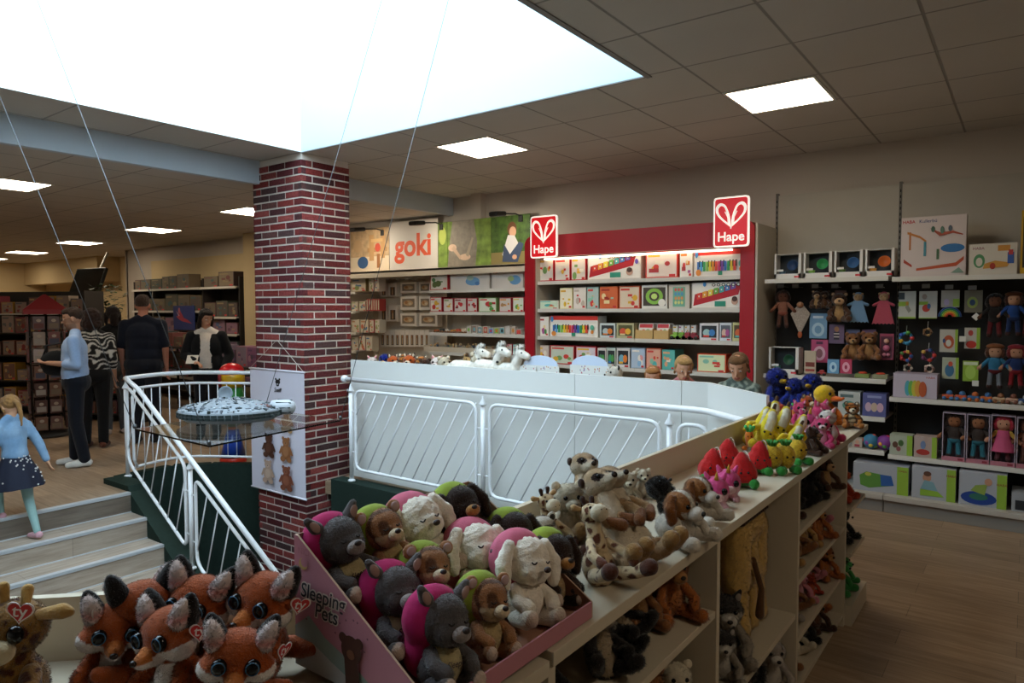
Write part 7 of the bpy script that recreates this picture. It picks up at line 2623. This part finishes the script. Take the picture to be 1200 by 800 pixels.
# girl walking down the steps, from behind
gl = person('small girl in denim jacket and dotted navy skirt walking down the steps', (-6.36, 2.02, -.18), -80, 1.17, skin='c89878', hair='9a7040', hair_style='ponytail', top_paint=denim, top='6f8fae', sleeve=.95, skirt='14182a', tights='8fb0ac', shoes='c89aa4', kid=True,
            armL=[(-.19, 0, 1.36), (-.30, .06, 1.12), (-.36, .10, .90)], armR=[(.19, 0, 1.36), (.26, -.02, 1.12), (.27, -.14, .95)], legL=[(-.08, 0, .88), (-.10, .0, .48), (-.11, .10, .09)], legR=[(.08, 0, .88), (.09, -.26, .66), (.09, -.24, .36)], vox=.008, head_pitch=16, lean=6)
# three girls behind the long counter
person('fair haired child mostly hidden, only hair above the counter panel, leftmost of three', (U(765, 430, 'y', 5.25).x, 5.25, 0), 20, 1.19, skin='c8967a', hair='a87440', hair_style='ponytail', top='8a8f98', kid=True, head_pitch=14, bottom='3a4050')
person('blond girl with ponytail looking down right, middle of three behind the counter', (U(801, 430, 'y', 5.2).x, 5.2, 0), 35, 1.29, skin='c8987c', hair='b08c58', hair_style='ponytail', top='a86a6a', kid=True, head_pitch=18, bottom='3a4050')
person('girl with tied brown hair and patterned grey top looking down, rightmost of three', (U(866, 430, 'y', 5.15).x, 5.15, 0), 5, 1.33, skin='c8967a', hair='6a4a2c', hair_style='tied', top_paint=lambda co: mixc(const(co, '4f5a55'), '8a9488', np.clip(nz(co, 40) * 3, 0, 1)), top='4f5a55', kid=True, head_pitch=24, bottom='3a4050')
# ------------------------------------------------------------------ hanging banner with bears
LINEN = mat('banner_cloth', 'cfcbd8', .85, noise_amt=.02)
Yb = PY0 - .04
a, b = U(293, 431, 'y', Yb), U(354.5, 434, 'y', Yb)
c = U(357.5, 588, 'y', Yb)
bw = b.x - a.x + .02
bh_ = a.z - c.z - .03
bn = thing('hanging_banner', 'pale cloth banner with teddy bear pictures hanging on the brick pillar', 'banner', (a.x + bw / 2, Yb, a.z - bh_))
ink = cmat('17181c')


def bear_art(cx, cz, w, h, c1, c2):
    """sitting bear built from flat shapes"""
    A = []
    C1, C2 = cmat(c1), cmat(c2)
    A += [('e', cx, cz - h * .12, w * .34, h * .30, C1), ('e', cx, cz + h * .26, w * .24, h * .17, C1), ('e', cx - w * .19, cz + h * .40, w * .09, h * .07, C1), ('e', cx + w * .19, cz + h * .40, w * .09, h * .07, C1),
          ('p', [(cx - w * .3, cz + h * .12), (cx - w * .5, cz - h * .2), (cx - w * .40, cz - h * .24), (cx - w * .18, cz + h * .0)], C1), ('p', [(cx + w * .3, cz + h * .12), (cx + w * .18, cz + h * .0), (cx + w * .40, cz - h * .24), (cx + w * .5, cz - h * .2)], C1),
          ('e', cx - w * .22, cz - h * .40, w * .17, h * .11, C1), ('e', cx + w * .22, cz - h * .40, w * .17, h * .11, C1), ('e', cx, cz - h * .1, w * .2, h * .2, C2), ('e', cx, cz + h * .21, w * .11, h * .07, C2), ('e', cx, cz + h * .23, w * .035, h * .02, ink)]
    return A


m = MB()
m.box(-bw / 2, bw / 2, 0, .003, 0, bh_, LINEN)
ar = [('e', .53, .905, .045, .021, ink), ('e', .495, .928, .016, .009, ink), ('e', .565, .928, .016, .009, ink), ('e', .53, .882, .028, .013, ink), ('e', .53, .888, .010, .005, LINEN),
      ('t', 'Steiff', .53, .838, .047, ink, .02, .15)]
ar += bear_art(.36, .60, .26, .19, 'a8805a', 'b8926c') + bear_art(.70, .60, .26, .19, 'b08a62', 'c09a74')
ar += bear_art(.37, .375, .27, .20, '4a2a1c', '5c3828') + bear_art(.70, .375, .26, .21, '8f5c38', 'a06c48')
ar += bear_art(.37, .165, .26, .20, 'b09482', 'bea492') + bear_art(.72, .145, .28, .21, '7a4430', '8c543e')
m.art(ar, bw, bh_, 0, step=.0006)
m.build('cloth', bn)
for z in (-.008, bh_):
    m = MB(); m.lathe([(.009, -bw / 2 - .01), (.009, bw / 2 + .01)], cmat('d8d4dc'), 10, Matrix.Translation((0, 0, z)) @ Matrix.Rotation(PI / 2, 4, 'Y')); m.build('rod', bn)
m = MB(); m.tube([(-bw / 2, 0, bh_), (-.02, .03, bh_ + .29), (bw / 2, 0, bh_)], .0025, cmat('c8bcb0'), 6); m.build('cord', bn)

# ------------------------------------------------------------------ model spaceship on a clear hanging plate
ZP = .90
corners = [U(158, 502, 'z', ZP), U(245, 522, 'z', ZP), U(399, 492, 'z', ZP)]
corners.append(corners[0] + corners[2] - corners[1])
ctr = sum(corners, Vector()) / 4
ACR = mat('clear_acrylic', 'f4f8f6', .01, trans=1, ior=1.3, spec=.5)
tr = thing('hanging_plate', 'clear acrylic plate hung on four steel wires over the stairwell', 'plate', (ctr.x, ctr.y, ZP - .01))
m = MB(); m.slab([(p.x - ctr.x, p.y - ctr.y) for p in corners], 0, .01, ACR); m.build('plate', tr)
WIRE = mat('steel_wire', '5c5e60', .4, metal=.85)
tops = [(-150, -330), (30, 0), (650, -330), (480, -330)]
wires = [((158, 502), (-30, 40)), ((245, 522), (32, -30)), ((399, 492), (531, -22)), (None, (453, -20))]
for aa, (bx_, by_) in wires:
    # near pair starts at plate corners; the far pair at the hidden side
    A = corners[3] if aa is None else min(corners, key=lambda q: (proj(q)[0] - aa[0]) ** 2 + (proj(q)[1] - aa[1]) ** 2)
    B = U(bx_, by_, 'x', SX0 + .01) if bx_ < 300 else U(bx_, by_, 'y', SY1 - .01)
    m = MB(); m.tube([A - Vector((ctr.x, ctr.y, ZP - .01)), B - Vector((ctr.x, ctr.y, ZP - .01))], .0026, WIRE, 6)
    m.build('wire', tr)
    m = MB(); m.lathe([(.008, 0), (.012, .01), (.012, .02), (.005, .03)], WIRE, 10, c=tuple(A - Vector((ctr.x, ctr.y, ZP - .01)))); m.build('wire_clamp', tr)

# ship: a broad oval hull with panels, greebles, a blunt nose cone and a side dish
shc = U(270, 492, 'z', ZP + .01)
GM = mat('brick_grey', '838a90', .4)
GD = mat('brick_dark_grey', '2a3536', .45)
GL = mat('brick_light_grey', 'b4bac0', .4)
shp = thing('model_spaceship', 'large grey toy brick spaceship model resting on the clear hanging plate', 'model', (shc.x, shc.y, ZP - .045), math.radians(36.7))
R1, R2 = .335, .255
rs = random.Random(12)
m = MB()
n = 48
hull = lambda k, f: (R1 * f * math.cos(2 * PI * k / n), R2 * f * math.sin(2 * PI * k / n))
prof = [(.55, .05), (.86, .062), (.97, .085), (1.0, .10), (1.0, .125), (.985, .135), (.6, .175), (.25, .195)]
vs, fs = [], []
for f, z in prof:
    for k in range(n):
        x, y = hull(k, f); vs.append((x, y, z))
for i in range(len(prof) - 1):
    for k in range(n):
        fs.append((i * n + k, i * n + (k + 1) % n, (i + 1) * n + (k + 1) % n, (i + 1) * n + k))
fs.append(list(range(n))[::-1]); fs.append([(len(prof) - 1) * n + k for k in range(n)])
m.add(vs, fs, GM)
m.build('hull', shp)
m = MB()
for k in range(n):
    a = 2 * PI * k / n
    for z0 in (.088, .108):
        M_ = Matrix.Translation((R1 * math.cos(a), R2 * math.sin(a), z0)) @ Matrix.Rotation(a, 4, 'Z')
        m.box(-.008, .006, -.018, .018, 0, .016, GD, M_)
m.build('rim_band', shp)
m = MB()
for k in range(420):
    a, q = 2 * PI * rs.random(), math.sqrt(rs.random()) * .97
    x, y = R1 * q * math.cos(a), R2 * q * math.sin(a)
    z = .195 - .06 * max(0, (q - .25) / .735) if q > .25 else .195
    w, l, h = rs.choice((.008, .012, .02)), rs.choice((.012, .02, .035)), rs.choice((.004, .007, .011))
    mm = rs.choice((GM, GL, GM, GD, GD, cmat('9298a2'), cmat('666c74')))
    m.box(-l / 2, l / 2, -w / 2, w / 2, -.006, h, mm, Matrix.Translation((x, y, z)) @ Matrix.Rotation(a + rs.choice((0, PI / 2, .5)), 4, 'Z'))
for k in range(7):
    m.box(-.012, .012, -.006, .006, 0, .006, cmat('8a4a3a'), Matrix.Translation((.1 + .03 * k, -.06 + .02 * (k % 3), .178 - .004 * k)))
m.build('surface_bricks', shp)
# blunt tapered nose pod on the right
m = MB()
m.lathe([(.045, 0), (.05, .05), (.05, .12), (.036, .15), (.014, .16)], GL, 18, Matrix.Translation((.26, .06, .135)) @ Matrix.Rotation(PI / 2, 4, 'Y'))
m.build('nose_pod', shp)
m = MB()
for k in range(8):
    a = k * PI / 4
    m.tube([(.30, .06 + .05 * math.cos(a), .135 + .05 * math.sin(a)), (.40, .06 + .045 * math.cos(a), .135 + .045 * math.sin(a))], .004, GD, 6)
m.build('pod_ribs', shp)
# round dish standing on edge at the far side
m = MB()
m.lathe([(.006, 0), (.035, .006), (.052, .018), (.050, .021), (.033, .010), (.004, .005)], mat('dish_grey', '7d868e', .4), 24, Matrix.Translation((-.09, .16, .215)) @ Matrix.Rotation(PI / 2.2, 4, 'X'))
m.tube([(-.09, .165, .17), (-.09, .165, .21)], .006, GD, 8)
m.build('dish', shp)
for x, y in ((-.15, -.1), (.15, -.1), (0, .14)):
    m = MB(); m.bbox(x - .03, x + .03, y - .015, y + .015, .046, .056, GD, .004); m.build('landing_foot', shp)

# ------------------------------------------------------------------ coloured figure column behind the landing rail
p = U(265, 543, 'z', 0)
tt = thing('play_column', 'tall bright toy column with red dome behind the curved landing rail', 'toy column', (-6.83, 4.13, 0))
for nm, prf, cc in (('base', [(.13, 0), (.14, .05), (.10, .09)], 'c8321e'), ('blue_cone', [(.13, .08), (.06, .36)], '1f3f9a'), ('orange_stem', [(.05, .09), (.045, .40)], 'd8701e'), ('green_bowl', [(.03, .38), (.12, .44), (.16, .56), (.15, .60), (.05, .62)], '6a9a3a'), ('green_drum', [(.10, .60), (.12, .70), (.11, .82)], '2f8a3a'), ('yellow_ring', [(.10, .82), (.135, .87), (.13, .96), (.10, .99)], 'd8a81e')):
    m = MB(); m.lathe(prf, cmat(cc, .3), 28); m.build(nm, tt)
m = MB(); m.ell((0, 0, .985), (.13, .13, .10), cmat('c8181c', .25), 28, 14); m.build('red_dome', tt)
m = MB(); m.tube([(0, -.135, .84), (0, -.14, .97)], .018, cmat('8a1a1c', .4), 8); m.build('red_stripe', tt)

# ------------------------------------------------------------------ shelves and goods at the left
DKW = mat('dark_wood_unit', '2c2622', .7, noise_amt=.1)
x0, x1 = U(160, 350, 'y', 6.5).x, U(284, 350, 'y', 6.5).x
YL_ = 6.5
ls = thing('shelving_unit', 'dark wall shelving left of the brick pillar, boxes and books on it', 'shelving unit', ((x0 + x1) / 2, 6.7, 0))
ox, oy = (x0 + x1) / 2, 6.7
m = MB(); m.box(x0 - ox, x1 - ox, YB - .04 - oy, YB - .01 - oy, 0, 2.2, DKW); m.build('back_panel', ls)
m = MB(); m.box(x0 - ox, x1 - ox, YB - .05 - oy, YB - .01 - oy, 2.2, 2.62, WALLY); m.build('upper_panel', ls)
xm = U(240, 350, 'y', YL_).x
for x in (x0, xm, x1 - .03):
    m = MB(); m.box(x - ox, x + .03 - ox, YL_ - .05 - oy, YB - .06 - oy, 0, 2.2, DKW); m.build('upright', ls)
zS = [(U(180, 339, 'y', YL_).z, U(262, 336, 'y', YL_).z), (U(180, 364, 'y', YL_).z, U(262, 371, 'y', YL_).z)]
LZ = [zS[0][0], zS[1][0], 1.25, .85, .45]
RZ = [zS[0][1], zS[1][1], 1.25, .85, .45]
for z in LZ:
    shelf_board(ls, x0 + .03, xm, YL_ - .1, YB - .06, z, ox, oy)
for z in RZ:
    shelf_board(ls, xm + .03, x1 - .03, YL_ - .1, YB - .06, z, ox, oy)
rl_ = random.Random(31)
DKC = ['3f4a44', '5a4a3c', '4a3a3a', '6a5a44', '39434a', '70604c', '5c3a3c', '4c5648']
rwn = ['top', 'second', 'third', 'fourth', 'fifth']
for si, (zl_, xa, xb) in enumerate([(LZ, x0 + .06, xm - .03), (RZ, xm + .06, x1 - .06)]):
    for ri, z in enumerate(zl_):
        x = xa
        j = 0
        while x < xb - .15 and j < 6:
            w = min(rl_.uniform(.22, .5), xb - x)
            hmax = (.30 if ri else .26)
            h = rl_.uniform(.18, hmax)
            c_ = rl_.choice(DKC)
            base = ['5a4a3a', '7a6a50', '6a3f3a', '3f5a5a', '8a7a5a'] if ri < 2 else ['9a6a7a', '6a4a5a', 'a88a6a', '5a6a8a']
            carton(w * .95, h, .22, c_, art_generic(300 + si * 50 + ri * 10 + j, rl_.choice(['5c5648', '6a5f50', '554a44', '7a6c58'] if ri < 2 else ['8a6a78', '7a6474', '8a7a70']), base), (x + w / 2, YL_ - .05, z + .001),
                   '%s box from left, %s shelf, %s half of dark shelving beside the pillar' % (ordl(j), rwn[ri], ['left', 'right'][si]), group='boxes on the dark left shelving')
            x += w
            j += 1
# big picture book facing out
p = U(203.5, 386, 'y', 6.36)
q = U(227, 358, 'y', 6.36)
w, h = q.x - p.x, q.z - p.z
m = MB(); m.bbox(-w / 2, w / 2, 0, .02, 0, h, cmat('2f3a72'), .002)
m.art([('p', [(.15, .55), (.3, .42), (.42, .36), (.9, .26), (.7, .42), (.5, .5), (.45, .62), (.28, .9), (.30, .62)], cmat('a83a4a')), ('e', .3, .8, .05, .12, cmat('b86a72')), ('p', [(.15, .8), (.28, .55), (.32, .6)], cmat('c8929a'))], w, h, 0, step=.001)
o = m.build('picture_book', None, ((p.x + q.x) / 2, 6.36, p.z)); tag(o, 'large blue picture book with a red bird on its cover', 'book')
m2 = MB(); m2.box(-w * .5, w * .5, .0, .12, -.02, 0, DKW); m2.build('book_rest', o)

# low dark tables with merchandise behind the people
def goods_table(xc, yc, w, d, h, label, cols, seed, rz=0, tiers=3):
    t = thing('merchandise_table', label, 'table', (xc, yc, 0), rz)
    m = MB(); m.bbox(-w / 2, w / 2, -d / 2, d / 2, h - .03, h, DKW, .003); m.build('tabletop', t)
    for x in (-w / 2 + .03, w / 2 - .06):
        for y in (-d / 2 + .03, d / 2 - .06):
            m = MB(); m.box(x, x + .03, y, y + .03, 0, h - .03, DKW); m.build('leg', t)
    for k in range(1, tiers):
        m = MB(); m.bbox(-w / 2 + .02, w / 2 - .02, -d / 2 + .02, d / 2 - .02, h * k / tiers - .02, h * k / tiers, DKW, .003); m.build('shelf', t)
    return t


def fill_goods(xc, yc, z, w, d, n, hmax, cols, what, group, seed):
    r = random.Random(seed)
    k = int(n)
    for i in range(k):
        ww = w / k * .9
        hh = r.uniform(.5, 1) * hmax
        c_ = r.choice(cols)
        carton(ww, hh, d, c_, art_generic(seed + i, r.choice(cols), cols), (xc - w / 2 + w * (i + .5) / k, yc - d / 2, z + .001), what % ordl(i), group=group)


PUR = ['8a5a78', '6a4a6a', 'a87a8a', '5a4a5a', '8a7a8a']
goods_table(-9.3, 6.05, 1.9, .5, .80, 'dark display table with purple doll boxes right of the jacket woman', PUR, 5)
fill_goods(-9.3, 6.0, .80, 1.8, .25, 6, .34, PUR, 'purple doll box, %s from left on the dark display table', 'purple doll boxes on the dark table', 500)
fill_goods(-9.3, 5.95, .533, 1.8, .25, 6, .22, PUR, 'pink and purple box, %s from left on the table middle shelf', 'boxes on the table middle shelf', 520)
goods_table(-11.2, 6.0, 1.6, .5, 1.05, 'dark display table with toys between the two men', DKC, 8)
fill_goods(-11.2, 5.95, 1.05, 1.5, .25, 5, .3, ['6a5a4a', '8a7a60', '4a5a5a', '7a4a44'], 'dim toy box, %s from left on the table between the men', 'boxes on the table between the men', 540)
fill_goods(-11.2, 5.95, .70, 1.5, .25, 5, .28, ['6a5a4a', '5a4a40', '4a5a5a', '7a4a44'], 'dim toy box, %s from left under that table top', 'boxes under the table top', 560)

# revolving rack with red roof
rk = thing('revolving_rack', 'revolving rack of packets with a little red house roof on top', 'rack', (-10.35, 3.62, 0))
m = MB(); m.lathe([(.30, 0), (.30, .04), (.05, .06)], cmat('1c1a1a'), 24); m.build('base', rk)
m = MB(); m.lathe([(.02, .05), (.02, 1.66)], cmat('1c1a1a'), 12); m.build('pole', rk)
m = MB(); m.lathe([(.34, 1.60), (.34, 1.66), (.02, 1.86)], cmat('7a1c20', .6), 4, Matrix.Rotation(.5, 4, 'Z'), smooth=False); m.build('roof', rk)
for k in range(4):
    m = MB(); a = k * PI / 2 + .5 + PI / 4
    m.add([(.236 * math.cos(a) - .05 * math.sin(a), .236 * math.sin(a) + .05 * math.cos(a), 1.64), (.236 * math.cos(a) + .05 * math.sin(a), .236 * math.sin(a) - .05 * math.cos(a), 1.64), (.15 * math.cos(a), .15 * math.sin(a), 1.74)], [(0, 1, 2)], cmat('b8a8a0'))
    m.build('gable', rk)
m = MB()
for a in range(4):
    for z in (.25, .6, .95, 1.3, 1.58):
        an = a * PI / 2 + .5
        c1 = Vector((.24 * math.cos(an), .24 * math.sin(an), z)); c2 = Vector((.24 * math.cos(an + PI / 2), .24 * math.sin(an + PI / 2), z))
        m.tube([c1, c2], .006, cmat('1c1a1a'), 6)
    m.tube([(.24 * math.cos(an), .24 * math.sin(an), .2), (.24 * math.cos(an), .24 * math.sin(an), 1.6)], .007, cmat('1c1a1a'), 6)
m.build('wire_frame', rk)
kk = 0
for z in (.10, .32, .54, .76, .98, 1.20, 1.40):
    for a in range(4):
        an = a * PI / 2 + .5 + PI / 4
        for off in (-.08, .08):
            m = MB()
            m.bbox(-.065, .065, -.012, .012, 0, .17, cmat(rl_.choice(['8a7a70', '6a3f3a', '9a8a84', '5a4a4a', 'a8988a'] if z > .9 else ['4a2f28', '5a3f3a', '6a4a3a'])), .002)
            m.art([('r', .1, .1, .9, .5, cmat(rl_.choice(['5a2f2a', '3a3a4a', '8a8078', '6a5a4a']))), ('e', .5, .7, .2, .12, cmat('9a8a7a'))], .13, .17, -.012)
            m.build('packet', rk, (.20 * math.cos(an) - off * math.sin(an), .20 * math.sin(an) + off * math.cos(an), z), (0, 0, an + PI / 2))

# shelving and stands at the far left
fl = thing('shelving_unit', 'dark shelving at the far left edge with reddish packages', 'shelving unit', (-12.6, 4.3, 0), math.radians(28))
for z in (.15, .55, .95, 1.3, 1.6):
    m = MB(); m.bbox(-1.0, 1.0, -.2, .2, z - .02, z, GREYMET if z > 1.5 else DKW, .003); m.build('shelf', fl)
for x in (-1.0, 1.0):
    m = MB(); m.box(x - .015, x + .015, -.2, .2, 0, 1.95, DKW); m.build('side_panel', fl)
m = MB(); m.box(-1.0, 1.0, .2, .22, 0, 1.95, DKW); m.build('back_panel', fl)
Rz = Matrix.Rotation(math.radians(28), 3, 'Z')
for ri, z in enumerate((.15, .55, .95, 1.3, 1.6)):
    for j in range(8):
        h = rl_.uniform(.16, .30)
        pt_ = Vector((-12.6, 4.3, z + .001)) + Rz @ Vector((-.86 + .245 * j, -.17, 0))
        c_ = rl_.choice(['6a2a2a', '7a4a3a', '8a7a6a', 'a87a2a', '4a3a34', '5a5a60', '8a3a44'])
        carton(.21, h, .2, c_, art_generic(700 + ri * 10 + j, rl_.choice(['8a7468', '6a4a40', '7a6a60']), ['7a2a2a', 'a88a5a', '5a5a5a']), pt_, 'package, %s from left on the %s board of the far left shelving' % (ordl(j), ['lowest', 'second', 'third', 'fourth', 'highest'][ri]), group='packages on the far left shelving', rz=math.radians(28))
# low rack between the man and the revolving rack
lk_ = thing('floor_rack', 'low dark rack with reddish bags in front of the man in blue', 'rack', (-11.0, 4.75, 0), math.radians(25))
for z in (.12, .42, .72, 1.0):
    m = MB(); m.bbox(-.6, .6, -.22, .22, z - .02, z, DKW, .003); m.build('shelf', lk_)
for x in (-.6, .6):
    m = MB(); m.box(x - .012, x + .012, -.22, .22, 0, 1.35, DKW); m.build('side_panel', lk_)
m = MB(); m.box(-.6, .6, .22, .235, 0, 1.35, DKW); m.build('back_panel', lk_)
Rz = Matrix.Rotation(math.radians(25), 3, 'Z')
for ri, z in enumerate((.12, .42, .72, 1.0)):
    for j in range(6):
        pt_ = Vector((-11.0, 4.75, z + .001)) + Rz @ Vector((-.48 + .19 * j, -.18, 0))
        c_ = rl_.choice(['6a3a30', '5a2a2a', '7a5a4a', '4a3a38', '6a4a5a'])
        carton(.16, rl_.uniform(.14, .24), .18, c_, art_generic(800 + ri * 10 + j, '6a4a44', ['8a6a5a', '5a2a2a', '9a8a7a']), pt_, 'reddish bag, %s from left, %s board of the low rack' % (ordl(j), ['lowest', 'second', 'third', 'highest'][ri]), group='bags on the low rack', rz=math.radians(25), cat='bag', name='toy_bag')

# television under the ceiling
tv = thing('television', 'dark television tilted down from the ceiling at the left', 'television', U(103, 331, 'x', -13.6), (math.radians(-20), 0, math.radians(8)))
m = MB(); m.bbox(-.44, .44, -.03, .03, -.27, .27, cmat('15171a', .4), .006); m.build('casing', tv)
m = MB(); m.box(-.42, .42, -.032, -.03, -.25, .25, mat('dark_screen', '0c1214', .12, spec=.6)); m.build('screen', tv)
m = MB(); m.tube([(0, .03, 0), (0, .10, .05), (0, .16, .66)], .02, cmat('b8b4ac'), 10); m.build('ceiling_mount', tv)

# leafy plant behind the people
pp = U(127, 372, 'y', 5.35)
pt = thing('potted_plant', 'leafy green plant rising behind the group of people', 'plant', (pp.x, pp.y, 0))
m = MB(); m.lathe([(.13, 0), (.18, .32), (.17, .34)], cmat('4a3a30', .7), 20); m.build('pot', pt)
m = MB(); m.tube([(0, 0, .3), (.03, 0, .9), (0, .03, 1.4), (.04, 0, 1.7)], [.02, .016, .012, .008], cmat('4a3826', .9), 8); m.build('stem', pt)
m = MB()
LEAF = mat('plant_leaf', '2f4a22', .55, noise_amt=.3, noise_scale=6)
for k in range(240):
    z = rl_.uniform(1.45, 2.08)
    a = rl_.uniform(0, 2 * PI)
    r = rl_.uniform(.03, .28)
    L_ = rl_.uniform(.06, .11)
    d = Vector((math.cos(a), math.sin(a), rl_.uniform(-.5, .6))).normalized()
    sd = d.cross(Vector((0, 0, 1))).normalized() * L_ * .35
    p0_ = Vector((r * math.cos(a), r * math.sin(a), z))
    m.add([p0_, p0_ + d * L_ * .5 + sd, p0_ + d * L_, p0_ + d * L_ * .5 - sd + Vector((0, 0, .005))], [(0, 1, 2, 3)], LEAF)
m.build('foliage', pt)
# ------------------------------------------------------------------ light and view
w = bpy.data.worlds.new('world'); S.world = w
w.use_nodes = True
w.node_tree.nodes['Background'].inputs[0].default_value = (.6, .75, 1, 1)
w.node_tree.nodes['Background'].inputs[1].default_value = .03
S.view_settings.view_transform = 'Standard'
S.view_settings.look = 'None'
S.view_settings.gamma = 1
S.view_settings.use_curve_mapping = False
S.view_settings.exposure = EXPO
